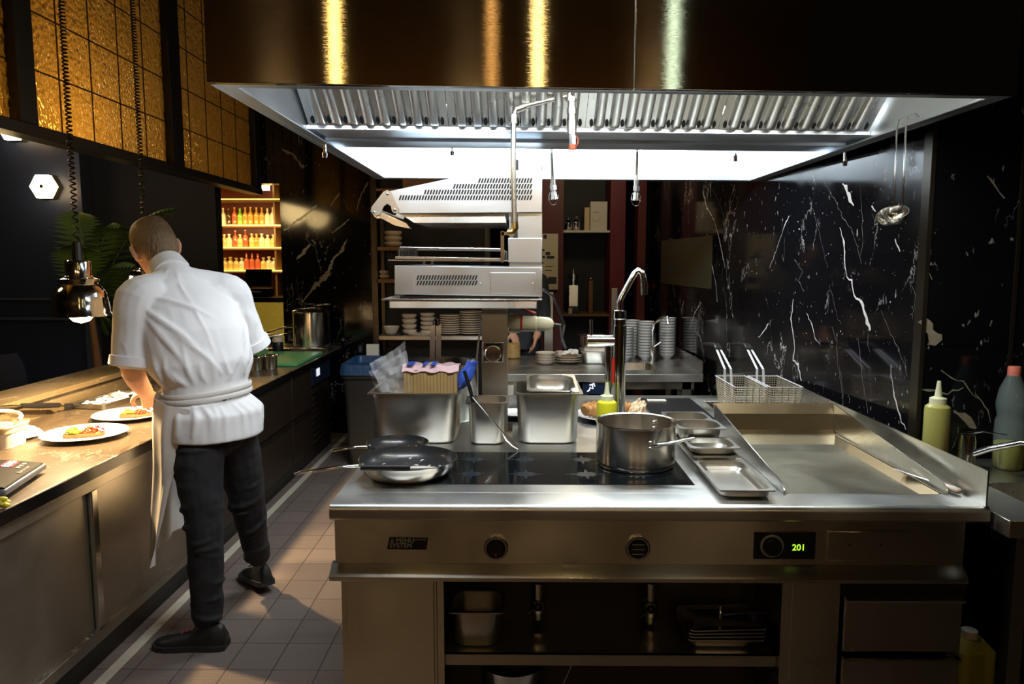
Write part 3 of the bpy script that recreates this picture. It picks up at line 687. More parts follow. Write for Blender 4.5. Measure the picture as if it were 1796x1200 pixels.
# ------------------------------------------------------------------ things on the pass
def plate(name, c, r, label, grp=None, m=None, h=.022):
    o = MB().lathe([(r*.45, 0), (r*.5, 0), (r*.55, .003), (r*.8, h*.5), (r, h), (r*1.01, h+.001), (r*.985, h+.004), (r*.8, h*.62), (r*.62, .008), (r*.3, .006), (.001, .006)], (0, 0, 0), 48).build(name, m or M['white'], smooth=60)
    o.location = c; return tag(o, label, 'plate', grp)
p1_ = PZ(147, 768, PZT); p2_ = PZ(228, 733, PZT)
pa = plate('dinner_plate', (p1_.x, p1_.y+.01, PZT), .172, 'large white plate with a colourful toast, nearest to the scale', 'white plates on the pass')
pb = dup(pa, (p2_.x, p2_.y, PZT), "white plate with toast in front of the man's hands"); pb.scale = (.97, .97, 1)
def toast(c, s, label, rz):
    t = thing('topped_toast', label, 'food', c, 'topped toasts on the plates')
    c = Vector(c); R = Matrix.Rotation(rz, 3, 'Z')
    o = MB().loft([rr(.145*s, .07*s, .03, z, 0, 0) for z in (0, .004, .012)]); o.v = [R @ v+c for v in o.v]; o.build('bread_slice', M['toast'], t)
    groups = (('avocado_cube', M['greenfood'], (-.035, 0), 34), ('tomato_piece', M['redfood'], (.02, 0), 30), ('pickled_onion', M['pinkfood'], (.045, .01), 10))
    for nm, m_, (ox, oy), k in groups:
        b = MB()
        for i in range(k):
            a = random.uniform(0, 2*PI); q = random.random()**.5
            p = Vector((ox*s+q*.030*s*math.cos(a), oy+q*.026*s*math.sin(a), .018+(1-q)*.020*s+random.uniform(-.003, .003)))
            rt = Matrix.Rotation(random.uniform(0, 3), 3, Vector((random.random(), random.random(), 1)).normalized()); z = random.uniform(.006, .012)*s
            b.obox(c+R @ p, (z, z*.9, z*.8), rt)
        o = b.build(nm, m_, t, bevel=.0015); o['kind'] = 'stuff'
    return t
toast((pa.location.x+.0, pa.location.y-.005, PZT+.0085), 1.12, 'toast topped with avocado and tomato on the nearer plate', .35)
toast((pb.location.x+.03, pb.location.y, PZT+.0085), 1.0, "toast topped with pink and red cubes on the plate by the man's hands", .3)
def tray_mesh(w, d, h, lip=.008, r=.02):
    return [rr(w+2*lip, d+2*lip, r+lip, h), rr(w+2*lip, d+2*lip, r+lip, h-.003), rr(w, d, r, h-.003), rr(w*.97, d*.97, r, .0), rr(w*.955, d*.955, r, .003), rr(w-.004, d-.004, r, h-.001), rr(w, d, r, h)]
def gn_container(name, label, w, d, h, loc, rot=None, grp=None, r=.03, mtl=None, cat='container', taper=.93):
    """gastronorm container: flat rim, step, rounded body"""
    f = .011; rg = [rr(w, d, .012, h-.004), rr(w, d, .012, h), rr(w-2*f, d-2*f, r, h), rr(w-2*f-.004, d-2*f-.004, r, h-.012), rr((w-2*f)*.985-.004, (d-2*f)*.985-.004, r, h-.030 if h > .08 else h-.015),
        rr((w-2*f)*taper, (d-2*f)*taper, r, .012), rr((w-2*f)*taper-.014, (d-2*f)*taper-.014, r, .003),
        rr((w-2*f)*taper-.018, (d-2*f)*taper-.018, r, 0.0), ]
    inner = rg[2:7]
    b = MB()
    outer = [rr(w, d, .012, h-.004), rr(w-2*f+.002, d-2*f+.002, r, h-.004), rr(w-2*f, d-2*f, r, h-.022), rr((w-2*f)*.985, (d-2*f)*.985, r, h-.030 if h > .08 else h-.018), rr((w-2*f)*taper+.002, (d-2*f)*taper+.002, r, .012), rr((w-2*f)*taper-.01, (d-2*f)*taper-.01, r, .003), rr((w-2*f)*taper-.024, (d-2*f)*taper-.024, r*.8, 0)]
    ins = [rr(w, d, .012, h-.004), rr(w, d, .012, h), rr(w-2*f, d-2*f, r, h), rr(w-2*f-.003, d-2*f-.003, r, h-.022), rr((w-2*f)*.985-.003, (d-2*f)*.985-.003, r, h-.031 if h > .08 else h-.019), rr((w-2*f)*taper-.001, (d-2*f)*taper-.001, r, .014), rr((w-2*f)*taper-.016, (d-2*f)*taper-.016, r, .004)]
    b.loft(outer[::-1] + ins[1:], True, True)
    o = b.build(name, mtl or M['gn'], smooth=40); o.location = loc
    if rot is not None: o.rotation_euler = rot
    return tag(o, label, cat, grp)
# tray of food in front of the ledge
tp = PZ(185, 706, PZT)
o = MB().loft(tray_mesh(.19, .36, .03), True, False); o = MB(); rg = tray_mesh(.20, .40, .03); o.loft(rg[:4][::-1]+[], True, False)
o = MB(); o.loft([rg[3], rg[2], rg[1], rg[0], rg[6], rg[5], rg[4]], True, True)
ob = o.build('metal_tray', M['gn'], loc=None); ob.location = (tp.x+.035, tp.y, PZT); ob.rotation_euler = (0, 0, -.12); tag(ob, 'rectangular metal tray of food between ledge and plates', 'tray')
b = MB()
for i in range(60):
    p = Vector((random.uniform(-.085, .085), random.uniform(-.17, .17), .014+random.uniform(0, .012))); b.sphere(p, (random.uniform(.01, .022), random.uniform(.01, .022), random.uniform(.004, .009)), 8, 5)
ob = b.build('sliced_garnish', M['napkin'], loc=(0, 0, 0)); ob.location = (tp.x+.035, tp.y, PZT); ob.rotation_euler = (0, 0, -.12); ob['kind'] = 'stuff'; tag(ob, 'white and pink garnish filling the metal tray', 'food')
# black-handled spatula reaching in from the left
z = PZT+.055
a0, a1 = PY(36, 712, 2.62), PY(104, 712, 2.86)
def hz(x, y, z): return PZ(x, y, z)
t = thing('fish_slice', 'black-handled metal slice lying behind the front plate', 'utensil', tuple(PX(70, 713, -2.335)))
MB().tube([PX(38, 712, -2.335), PX(70, 712, -2.335), PX(104, 711, -2.335)], [(.009, .011), (.012, .014), (.010, .012)], 12).build('handle', M['black'], t)
MB().tube([PX(-8, 714, -2.335), PX(20, 712, -2.335), PX(40, 712, -2.335)], .004, 8).build('shaft', M['polished'], t)
MB().tube([PX(104, 711, -2.335), PX(112, 713, -2.335), PX(128, 713, -2.335)], [.006, .004, .003], 8).build('neck', M['polished'], t)
q = [PX(113, 708, -2.335), PX(146, 706, -2.335), PX(146, 718, -2.335), PX(113, 719, -2.335)]
MB().sheet([[q[0], q[1]], [q[3], q[2]]], .0025).build('blade', M['black'], t)
t = thing('small_spoon', "small dark spoon lying by the tray at the man's hands", 'utensil', tuple(hz(240, 694, PZT)))
MB().tube([hz(224, 694, .815), hz(240, 693, .822), hz(262, 690, .822)], [(.012, .003), (.005, .003), (.004, .003)], 8).build('spoon_body', M['black'], t)
# tub with paper at the left edge
c = hz(6, 782, PZT)
t = thing('plastic_tub', 'clear plastic tub with a label at the left edge of the pass', 'tub', tuple(c))
tubm = mat('frosted_tub', (.75, .72, .66), 0, .3, alpha=.75)
MB().loft([rr(.13, .13, .03, c.z, c.x, c.y), rr(.15, .15, .03, c.z+.085, c.x, c.y), rr(.158, .158, .03, c.z+.088, c.x, c.y), rr(.158, .158, .03, c.z+.097, c.x, c.y)], True, False).build('body', tubm, t)
MB().loft([rr(.15, .15, .03, c.z+.065, c.x, c.y), rr(.15, .15, .03, c.z+.088, c.x, c.y)]).build('contents', M['parch'], t)
MB().tube([Vector((c.x+.07*math.cos(a), c.y+.07*math.sin(a), c.z+.11+.03*math.sin(a*.5))) for a in [i*.3 for i in range(11)]], .008).build('crumpled_napkin', M['napkin'], t)
c = hz(44, 770, PZT); q = MB()
g = [[Vector((c.x+.05*u*math.cos(v*.9)+.015*v, c.y+.06*v, c.z+.012+.05*(1-u*u)*(.6+.4*math.cos(v*2)))) for u in [-1, -.6, -.2, .2, .6, 1]] for v in [-1, -.5, 0, .5, 1]]
ob = q.sheet(g, .002).build('folded_napkin', M['napkin'], loc=tuple(c)); tag(ob, 'curled white paper napkin next to the plastic tub', 'napkin')
# kitchen scale, its front panel towards the aisle
S0, S1, S2 = hz(82, 812, PZT+.035), hz(45, 781, PZT+.06), hz(-60, 905, PZT+.035)
t = thing('kitchen_scale', 'black digital kitchen scale with red display at left edge of the pass', 'scale', tuple(hz(10, 850, PZT)))
A_ = S0; u = (S2-S0); u.z = 0; u.normalize(); v = Vector((-u.y, u.x, 0));
if (S1-S0).dot(v) < 0: v = -v
L = .33; D = max(.10, (S1-S0).dot(v))
def sp(a, b_, z): return A_+u*a+v*b_+Vector((0, 0, z-A_.z))
zb = PZT+.012
MB().loft([[sp(0, 0, zb), sp(L, 0, zb), sp(L, .36, zb), sp(0, .36, zb)], [sp(0, 0, PZT+.034), sp(L, 0, PZT+.034), sp(L, .36, PZT+.034), sp(0, .36, PZT+.034)]]).build('housing', M['scalebody'], t, bevel=.006)
MB().loft([[sp(.006, .006, PZT+.034), sp(L-.01, .006, PZT+.034), sp(L-.01, D, PZT+.034), sp(.006, D, PZT+.034)], [sp(.01, .012, PZT+.040), sp(L-.01, .012, PZT+.040), sp(L-.01, D, PZT+.058), sp(.01, D, PZT+.058)]]).build('control_panel', M['scaletop'], t, bevel=.003)
MB().loft([[sp(.0, D+.01, PZT+.05), sp(L, D+.01, PZT+.05), sp(L, .36, PZT+.05), sp(0, .36, PZT+.05)], [sp(0, D+.01, PZT+.062), sp(L, D+.01, PZT+.062), sp(L, .36, PZT+.062), sp(0, .36, PZT+.062)]]).build('weighing_platform', M['steel'], t, bevel=.006)
for a in (.03, L-.03):
    for c_ in (.04, .32): MB().cyl(sp(a, c_, PZT), sp(a, c_, zb), .014).build('foot', M['black'], t)
slope = Vector((0, 0, .018/.14))
nrm = (-u).cross(v+slope).normalized()
if nrm.z < 0: nrm = -nrm
def pp(a, b_): return sp(a, b_, PZT+.040+.018*(b_-.012)/(D-.012)) + nrm*.0012
MB().sheet([[pp(.030, D*.52), pp(.095, D*.52)], [pp(.030, D*.80), pp(.095, D*.80)]], .001).build('display', M['redled'], t)
text_mesh('digits', '0.345', .034, M['led'], t, pp(.0625, D*.66)+nrm*.001, -u, v+slope, bold=.0006)
text_mesh('brand_lettering', 'Bartscher', .022, M['grey'], t, pp(.12, D*.20)+nrm*.0005, -u, v+slope, shear=.25)
for a in (.045, .07, .095): MB().sheet([[pp(a-.008, D*.34), pp(a+.008, D*.34)], [pp(a-.008, D*.43), pp(a+.008, D*.43)]], .001).build('button', M['grey'], t)
c = hz(2, 893, PZT); 
q = MB()
for k in range(6): q.sphere((c.x+random.uniform(-.015, .02), c.y+random.uniform(-.02, .02), PZT+.012+.004*k), (.018, .012, .008), 8, 6)
ob = q.build('lemon_peel', mat('lemon_peel_yellow', (.75, .65, .05), 0, .5), loc=tuple(c)); tag(ob, 'bit of yellow peel at the very left front of the pass', 'food')
c = hz(-6, 740, PZT)
o = MB().box(c.x-.01, c.x+.01, c.y-.02, c.y+.02, PZT, PZT+.22)

# ---- far end of the pass: board, pots, pans
g0 = [PZ(x, y, PZT+.003) for x, y in ((500, 643), (536, 643), (572, 617), (494, 617))]
b = MB(); b.loft([[Vector((p.x, p.y, PZT)) for p in g0], [Vector((p.x, p.y, PZT+.022)) for p in g0]])
x0, x1 = -2.20, -1.64
b = MB(); b.loft([rr(x1-x0, .74, .015, PZT+.001, (x0+x1)/2, 5.74), rr(x1-x0, .74, .015, PZT+.021, (x0+x1)/2, 5.74)])
o = b.build('cutting_board', M['green'], bevel=.002, loc=((x0+x1)/2, 5.76, PZT)); tag(o, 'green plastic cutting board at the far end of the pass', 'cutting board')
def small_pot(px, py, r, h, label):
    c = PZ(px, py, PZT); o = MB().lathe([(r*.8, 0), (r*.83, .004), (r*.95, h-.01), (r*1.12, h), (r*1.12, h+.002), (r*.93, h-.008), (r*.8, .006), (.001, .006)], (0, 0, 0), 24).build('steel_pot', M['polished'], smooth=50)
    o.location = c; return tag(o, label, 'pot', 'small steel pots by the green board')
small_pot(474, 648, .058, .10, 'small steel pot standing right in front of the green cutting board')
small_pot(449, 650, .058, .095, "small steel pot half hidden by the man's right elbow")
small_pot(459, 636, .052, .10, 'small steel pot behind the two by the green cutting board')
# induction plate & big stock pot
c = PZ(550, 609, PZT); ix, iy = -1.92, 6.42
t = thing('induction_plate', 'flat steel warming plate under the big lidded pot', 'hob', (ix, iy, PZT))
MB().loft([rr(.60, .44, .03, PZT, ix, iy), rr(.62, .46, .03, PZT+.03, ix, iy), rr(.60, .44, .03, PZT+.036, ix, iy)]).build('plate_body', M['steel'], t)
def lidded_pot(x, y, z, r, h, label, hd):
    t = thing('stock_pot', label, 'pot', (x, y, z)); o = Vector((x, y, z))
    MB().lathe([(r*.94, 0), (r, .01), (r, h*.86), (r*1.03, h*.87), (r*1.03, h*.88), (r*.97, h*.88), (r*.97, .02), (.001, .02)], o, 40).build('pot_body', M['polished'], t, smooth=40)
    MB().lathe([(r*1.03, h*.885), (r*1.05, h*.90), (r*1.0, h*.93), (r*.7, h*.97), (r*.2, h*.99), (.001, h)], o, 40).build('lid', M['polished'], t, smooth=60)
    MB().tube([o+Vector((-.05, 0, h*.98)), o+Vector((-.04, 0, h*1.08)), o+Vector((.04, 0, h*1.08)), o+Vector((.05, 0, h*.98))], .008).build('lid_handle', M['black'], t)
    d = Vector(hd).normalized(); s = o+d*r+Vector((0, 0, h*.5))
    MB().tube([s, s+d*.08+Vector((0, 0, .0)), s+d*.26+Vector((0, 0, -.05))], [(.016, .009), (.013, .008), (.013, .007)]).build('long_handle', M['polished'], t)
lidded_pot(PY(547, 600, 6.42).x, 6.42, PZT+.036, .155, .335, 'large lidded pressure pot reflecting the room, at end of the pass', (-.9, -.5, 0))
def saucepan(px, pyb, r, h, zt, label, hd, m=None, z=None):
    z = PZT if z is None else z
    c = PZ(px, pyb, z); c.y = min(c.y, 6.5); c.x = PY(px, pyb, c.y).x; t = thing('saucepan', label, 'pan', tuple(c))
    MB().lathe([(r*.92, 0), (r, .01), (r, h), (r*1.03, h+.002), (r*.97, h), (r*.96, .01), (.001, .01)], c, 32).build('pan_body', m or M['polished'], t, smooth=40)
    d = Vector(hd).normalized(); s = c+d*r+Vector((0, 0, h*.85))
    MB().tube([s, s+d*.06+Vector((0, 0, .02)), s+d*.2+Vector((0, 0, .04))], [(.013, .006)]*3).build('handle', M['polished'], t)
saucepan(459, 612, .11, .12, 0, 'dark saucepan with a long handle left of the white-capped bottle', (.9, .3, 0), M['polished'])
saucepan(440, 628, .10, .18, 0, "tall steel saucepan rising behind the man's right shoulder", (.9, -.2, 0))
c = PZ(488, 620, PZT); t = thing('pump_bottle', 'dark bottle with round cream cap between pots and green board', 'bottle', tuple(c))
MB().lathe([(.04, 0), (.045, .01), (.045, .09), (.04, .1), (.001, .1)], c, 20).build('bottle_body', M['black'], t)
MB().lathe([(.045, .098), (.046, .12), (.03, .145), (.014, .155), (.012, .18), (.001, .182)], c, 20).build('cap', M['cream'], t, smooth=60)

# ------------------------------------------------------------------ bin and crate in the aisle
bx0, bx1 = PZ(597, 785, 0).x, PZ(650, 785, 0).x; bY = 5.8
bx0, bx1 = PY(600, 700, bY-.25).x, PY(662, 700, bY-.25).x
t = thing('waste_bin', 'tall dark waste bin with a blue bag folded over its rim', 'bin', ((bx0+bx1)/2, bY, 0)); cx = (bx0+bx1)/2; w = bx1-bx0
MB().loft([rr(w*.8, .40, .04, 0, cx, bY), rr(w*.95, .48, .04, .68, cx, bY), rr(w*1.02, .52, .04, .69, cx, bY), rr(w*1.02, .52, .04, .74, cx, bY)]).build('bin_body', M['bin'], t)
MB().loft([rr(w*1.10, .56, .05, .72, cx, bY), rr(w*1.06, .54, .05, .80, cx, bY), rr(w*.9, .44, .05, .81, cx, bY), rr(w*.85, .42, .05, .75, cx, bY)]).build('bin_bag', M['binbag'], t)
MB().box(cx-.04, cx+.06, bY+.22, bY+.26, .78, .90).build('paper_scrap', M['boxw'], t)

# ------------------------------------------------------------------ extraction hood
HX0, HX1, HY0, HY1, HZ = -.795, 1.352, 1.932, 4.155, 2.03; _h0 = set(C.objects)
t = hood = thing('extractor_hood', 'large stainless steel extractor hood over the cooking island', 'extractor hood', ((HX0+HX1)/2, 3.0, HZ))
sx = PY(1122, 100, HY0).x
for a, b_ in ((HX0, sx-.0015), (sx+.0015, HX1)):
    MB().box(a, b_, HY0, HY0+.02, HZ, 2.9).build('front_panel', M['hood_front'], t, bevel=.0015)
MB().box(HX0, HX0+.02, HY0+.02, HY1, HZ, 2.9).build('side_panel', M['hood'], t)
MB().box(HX1-.02, HX1, HY0+.02, HY1-.6, HZ, 2.9).build('side_panel', M['hood'], t)
MB().box(HX1-.02, HX1, HY1-.6, HY1, HZ, 2.9).build('side_panel', M['hood'], t)
MB().box(HX0+.02, HX1-.02, HY1-.02, HY1, HZ, 2.9).build('back_panel', M['hood'], t)
fr = MB(); fr.box(HX0+.02, HX1-.02, HY0+.02, HY0+.055, HZ, HZ+.006); fr.box(HX0+.02, HX0+.055, HY0+.055, HY1-.02, HZ, HZ+.006); fr.box(HX1-.055, HX1-.02, HY0+.055, HY1-.02, HZ, HZ+.006); fr.box(HX0+.055, HX1-.055, HY1-.05, HY1-.02, HZ, HZ+.006)
fr.build('bottom_rim', M['hood'], t, bevel=.002)
MB().box(HX0+.02, HX1-.02, HY0+.02, HY1-.02, 2.5, 2.52).build('inner_roof', M['hood'], t)
# trough
ty0, ty1, tz = 2.74, 3.13, 2.050
g = MB(); g.prism([(ty0, tz+.020), (ty0, tz+.006), (ty0+.02, tz), (ty1, tz), (ty1, tz+.045), (ty1-.01, tz+.045), (ty1-.01, tz+.012), (ty0+.012, tz+.012), (ty0+.012, tz+.020)], 'x', HX0+.021, HX1-.021)
g.box(HX0+.05, HX1-.05, ty0+.15, ty0+.165, tz-.012, tz)
g.build('grease_channel', M['hood'], t)
# baffle filters
def baffle(x0, x1, y0, z0, y1, z1, nm='baffle_filter'):
    n = 8; pitch = (x1-x0-.04)/n; prof = []
    def hgt(s):   # s in 0..1 across one rib
        if s < .16: return 0
        if s < .30: return .022*math.sin((s-.16)/.14*PI/2)
        if s < .70: return .022
        if s < .84: return .022*math.cos((s-.70)/.14*PI/2)
        return 0
    xs = [(x0, 0), (x0+.02, 0)]
    for k in range(n):
        for s in (.02, .14, .16, .20, .25, .30, .50, .70, .75, .80, .84, .86, .98):
            xs.append((x0+.02+pitch*(k+s), hgt(s)))
    xs += [(x1-.02, 0), (x1, 0)]
    d = Vector((0, y1-y0, z1-z0)); L = d.length; d.normalize(); nn = Vector((0, d.z, -d.y))*(1 if d.y < 0 else -1)
    if nn.z > 0: nn = -nn
    grid = []
    o0 = Vector((0, y0, z0))
    for s, k in ((0, 0), (.018, 0), (.020, .5), (.03, .9), (.045, 1), (L*.5, 1), (L-.02, 1), (L-.018, 0), (L, 0)):
        grid.append([o0+d*s+Vector((x, 0, 0))+nn*(h*k) for x, h in xs])
    b = MB(); b.sheet(grid, .002); f = b.build(nm, M['filter'], hood, smooth=50)
    # dark drain slots at the feet of the grooves
    q = MB()
    for k in range(n+1):
        x = x0+.02+pitch*k; c = o0+d*.034+Vector((x, 0, 0))+nn*.004
        rx = Vector((.007, 0, 0)); ry = d*.016
        ring = [c+rx*math.cos(a)+ry*math.sin(a) for a in [2*PI*i/12 for i in range(12)]]
        q.loft([ring, [p+nn*.001 for p in ring]])
    q.build('drain_slots', M['dark'], f)
    for sx_ in (.35, .65):
        hx = x0+(x1-x0)*sx_ if False else (x0+.035 if sx_ < .5 else x1-.035)
        c = o0+d*(L*.48)+Vector((hx, 0, 0))+nn*.022
        q = MB().tube([c, c+nn*.018, c+nn*.018+d*.05, c+d*.05], .0025, 6); q.build('pull_handle', M['polished'], f)
fx = [HX0+.03] + [PY(x, 220, 2.73).x for x in (785, 1030, 1275)] + [HX1-.03]
for i in range(4):
    baffle(fx[i]+.001, fx[i+1]-.001, ty0+.005, tz+.016, 2.30, 2.385)
    baffle(fx[i]+.001, fx[i+1]-.001, ty1-.005, tz+.030, 3.50, 2.42)
MB().box(HX0+.021, HX1-.021, HY0+.03, 2.31, 2.385, 2.395).build('front_bay_roof', M['hood'], t)
MB().box(HX0+.021, HX1-.021, 3.50, HY1-.021, 2.42, 2.43).build('rear_bay_roof', M['hood'], t)
for x in (-.22, .82): MB().box(x-.46, x+.46, 3.62, 3.80, 2.385, 2.42).build('light_fitting', M['tube'], t)
MB().box(-.7, 1.26, 1.96, 2.03, 2.33, 2.385).build('light_fitting', M['hood'], t)
# the hood hangs slightly askew over the island: shear its front and back lines
for o in set(C.objects)-_h0:
    if o.type == 'MESH':
        w_ = wloc(o)
        for v in o.data.vertices: v.co.y += .075*(v.co.x+w_.x-HX0)
# small drop nozzles
def stub(px, py0, py1, Y, m=None):
    a, b_ = PY(px, py0, Y), PY(px, py1, Y); g = MB(); g.cyl(a, b_, .006); g.cyl(b_+(a-b_)*.35, b_, .010, .008); g.build('nozzle_stub', m or M['chrome'], hood)
stub(570, 252, 277, 2.88); stub(793, 255, 272, 3.3); stub(1290, 255, 283, 3.3); stub(1482, 268, 291, 3.0)
def drop(px, py0, py1, Y, lean):
    a = PY(px, py0, Y); c = PY(px+lean, py1, Y); mid = a.lerp(c, .62)
    n_ = MB().cyl(a+Vector((0, 0, .12)), mid, .0065).build('nozzle_pipe', M['galv'], hood)
    g = MB(); d = (c-mid); g.cyl(mid-d*.05, mid+d*.25, .011); g.cyl(mid+d*.25, mid+d*.5, .016, n=6); g.cyl(mid+d*.5, mid+d*.62, .009); g.cyl(mid+d*.62, c, .013, .015)
    g.build('nozzle_head', M['chrome'], n_)
    MB().tube([mid+d*.55+Vector((-.018-.02*math.sin(q), 0, -.028+.032*math.cos(q)))+Vector((.018, 0, 0)) for q in [i*PI*2/16 for i in range(16)]], .0018, 6, closed=True).build('safety_ring', M['chrome'], n_)
drop(965, 262, 350, 3.25, 7); drop(1118, 262, 352, 3.25, -3)
# service pipe in front of the filters
YP = 2.68
pt = lambda x, y: PY(x, y, YP)
t = thing('gas_pipe', 'thin angled metal pipe with elbows running from hood to grill', 'pipe', tuple(pt(900, 300)))
MB().tube([pt(1002, 168), pt(955, 178), pt(915, 188), pt(905, 193), pt(901, 204), pt(900, 300), pt(902, 380)], .0095, 12).build('pipe_run', M['galv'], t)
MB().cyl(pt(1002, 128), pt(1003, 222), .014).build('drop_pipe', M['galv'], t)
for p, q, r in (((1002, 160), (1002, 178), .020), ((1003, 190), (1003, 200), .018), ((1003, 212), (1003, 236), .017), ((905, 193), (922, 187), .0135), ((901, 202), (901, 216), .0135), ((902, 376), (902, 392), .0135)): MB().cyl(pt(*p), pt(*q), r, n=12).build('pipe_fitting', M['galv'], t)
MB().tube([pt(902, 385), pt(903, 400), pt(899, 408), pt(890, 408)], [.013, .014, .014, .012], 12).build('bottom_elbow', M['brass'], t)
MB().cyl(pt(1003, 236), pt(1004, 254), .012, n=6).build('valve', M['chrome'], t)
MB().cyl(pt(1004, 254), pt(1004, 262), .013).build('red_cap', M['redfit'], t)['label'] = 'red end cap'
MB().tube([pt(1003+11*math.cos(q), 248+12*math.sin(q)) for q in [-1.5+i*.25 for i in range(13)]], .0022, 6).build('cap_strap', M['redfit'], t)
# ladles hooked over the hood rim
def ladle(px, pyh, pyb, X, label, tilt, s=1):
    top = PX(px, pyh, X); bot = PX(px-6 if s > 0 else px+4, pyb, X)
    y = top.y; t = thing('soup_ladle', label, 'ladle', (X, y, bot.z), 'steel ladles hanging from the hood')
    hz_ = HZ
    MB().tube([(X+.034, y, hz_-.004), (X+.034, y, hz_+.024), (X+.012, y, hz_+.040), (X-.010, y, hz_+.032), (X-.016, y, hz_+.0), (X-.014, y-.0, hz_-.15), (X-.01, y+.005, bot.z+.035), (X-.004, y+.01, bot.z+.015)], [(.006, .0016)]*5+[(.0065, .002), (.005, .003), (.004, .003)], 8).build('handle', M['polished'], t)
    R = Matrix.Rotation(.55, 3, 'X') @ Matrix.Rotation(-tilt-.3, 3, 'Y'); c = Vector((X-.035, y-.005, bot.z+.012)); r = .040
    prof = [(r*math.cos(a), r*math.sin(a)) for a in [-PI/2*.98*(1-i/8) for i in range(9)]] ; prof += [((r-.002)*math.cos(a), (r-.002)*math.sin(a)) for a in [-PI/2*.98*(i/8) for i in range(9)]]
    MB().lathe(prof, c, 24, R).build('bowl', M['polished'], t, smooth=60)
ladle(1582, 215, 382, HX1-.045, 'left ladle hanging from the right edge of the hood', .35)
ladle(1598, 208, 378, HX1-.047, 'right ladle hanging from the right edge of the hood', .15, -1)
# ------------------------------------------------------------------ COOKING ISLAND
IX0, IX1, IY0, IY1, IZ = -.551, 1.348, 2.070, 3.84, .88
BX0, BX1, BF = -.545, 1.30, 2.105
t = isl = thing('cooking_island', 'stainless steel cooking island with hob, griddle, shelf and drawers', 'cooker', ((IX0+IX1)/2, 3.0, 0))
GXa, GXb, GYa, GYb = .803, 1.285, 2.19, 3.0
# worktop in pieces around the hob and griddle recesses
b = MB(); z0 = IZ-.035
def bull(y0, y1, x0, x1):
    n = 8; r = .018
    b.prism([(y1, z0), (y0+r, z0-.012)] + [(y0+r-r*math.sin(a), IZ-r+r*-math.cos(a) if False else IZ-r-r*math.cos(a)) for a in []] + [(y0+.006, z0-.012), (y0, z0-.006)] + [(y0+r-r*math.cos(a), IZ-r+r*math.sin(a)) for a in [PI/2*i/n for i in range(n+1)]] + [(y1, IZ)], 'x', x0, x1)
HOX0, HOX1, HOY0, HOY1 = -.30, .548, 2.273, 2.662
bull(IY0, GYa, IX0, IX1)
b.box(IX0, GXa, GYa, IY1, z0, IZ); b.box(GXb, IX1, GYa, IY1, z0, IZ); b.box(GXa, GXb, GYb, IY1, z0, IZ)
b.build('worktop', M['top'], t, bevel=.0008)
g = MB(); g.box(HOX0, HOX1, HOY0, HOY1, IZ, IZ+.0022); g.slot(1)
def star(cx, cy, r):
    pts = []
    for i in range(24):
        a = 2*PI*i/24; k = 1 if i % 6 == 0 else (.42 if i % 6 == 3 else .36 if i % 2 else .5)
        pts.append(Vector((cx+r*1.25*k*math.cos(a), cy+r*k*math.sin(a), IZ+.0027)))
    g.add(pts+[Vector((cx, cy, IZ+.0027))], [(i, (i+1) % 24, 24) for i in range(24)])
for cx in (-.16, .02, .22, .40):
    for cy in (2.38, 2.56): star(cx, cy, .062)
g.build('hob_glass', [M['glasshob'], M['mark']], t, smooth=0)
b = MB(); bk = mat('hob_frame_seam', (.02, .02, .02), 0, .4)
b.box(HOX0-.002, HOX1+.002, HOY0-.002, HOY0, IZ, IZ+.001); b.box(HOX1, HOX1+.002, HOY0, HOY1, IZ, IZ+.001); b.build('hob_seal', bk, t)
# griddle: sunken plate, sloped walls, splash guards
gz = IZ-.026
gr = MB(); gr.box(GXa+.03, GXb-.03, GYa+.005, GYb-.09, gz-.02, gz).build('griddle_plate', M['griddle'], t)
b = MB()
b.prism([(GXa, IZ+.001), (GXa+.035, gz-.001), (GXa+.035, gz-.02), (GXa, gz-.02)], 'y', GYa+.02, GYb); b.prism([(GXb, IZ+.001), (GXb-.035, gz-.001), (GXb-.035, gz-.02), (GXb, gz-.02)], 'y', GYa+.02, GYb)
b.prism([(GYb, IZ+.012), (GYb-.10, gz-.001), (GYb-.10, gz-.02), (GYb, gz-.02)], 'x', GXa, GXb)
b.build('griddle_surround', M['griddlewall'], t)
for x, s in ((GXa-.004, 1), (GXb+.004, -1)):
    poly = [(GYa-.005, IZ+.002), (GYa-.005, IZ+.012), (GYa+.02, IZ+.030), (GYb, .996), (GYb, IZ+.002)]
    k = MB(); k.prism(poly, 'x', x-.002, x+.002); k.box(min(x, x+s*.012), max(x, x+s*.012), GYa-.004, GYb, IZ, IZ+.003); k.build('side_splash_guard', M['steel'], t)
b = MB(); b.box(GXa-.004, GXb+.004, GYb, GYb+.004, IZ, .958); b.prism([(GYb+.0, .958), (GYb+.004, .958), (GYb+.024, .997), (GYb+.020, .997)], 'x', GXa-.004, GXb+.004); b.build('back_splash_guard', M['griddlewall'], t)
MB().prism([(IY0+.004, IZ), (IY0+.004, .985), (3.75, .985), (3.75, IZ)], 'x', IX1-.014, IX1-.009).build('end_splash_guard', M['steel'], t)
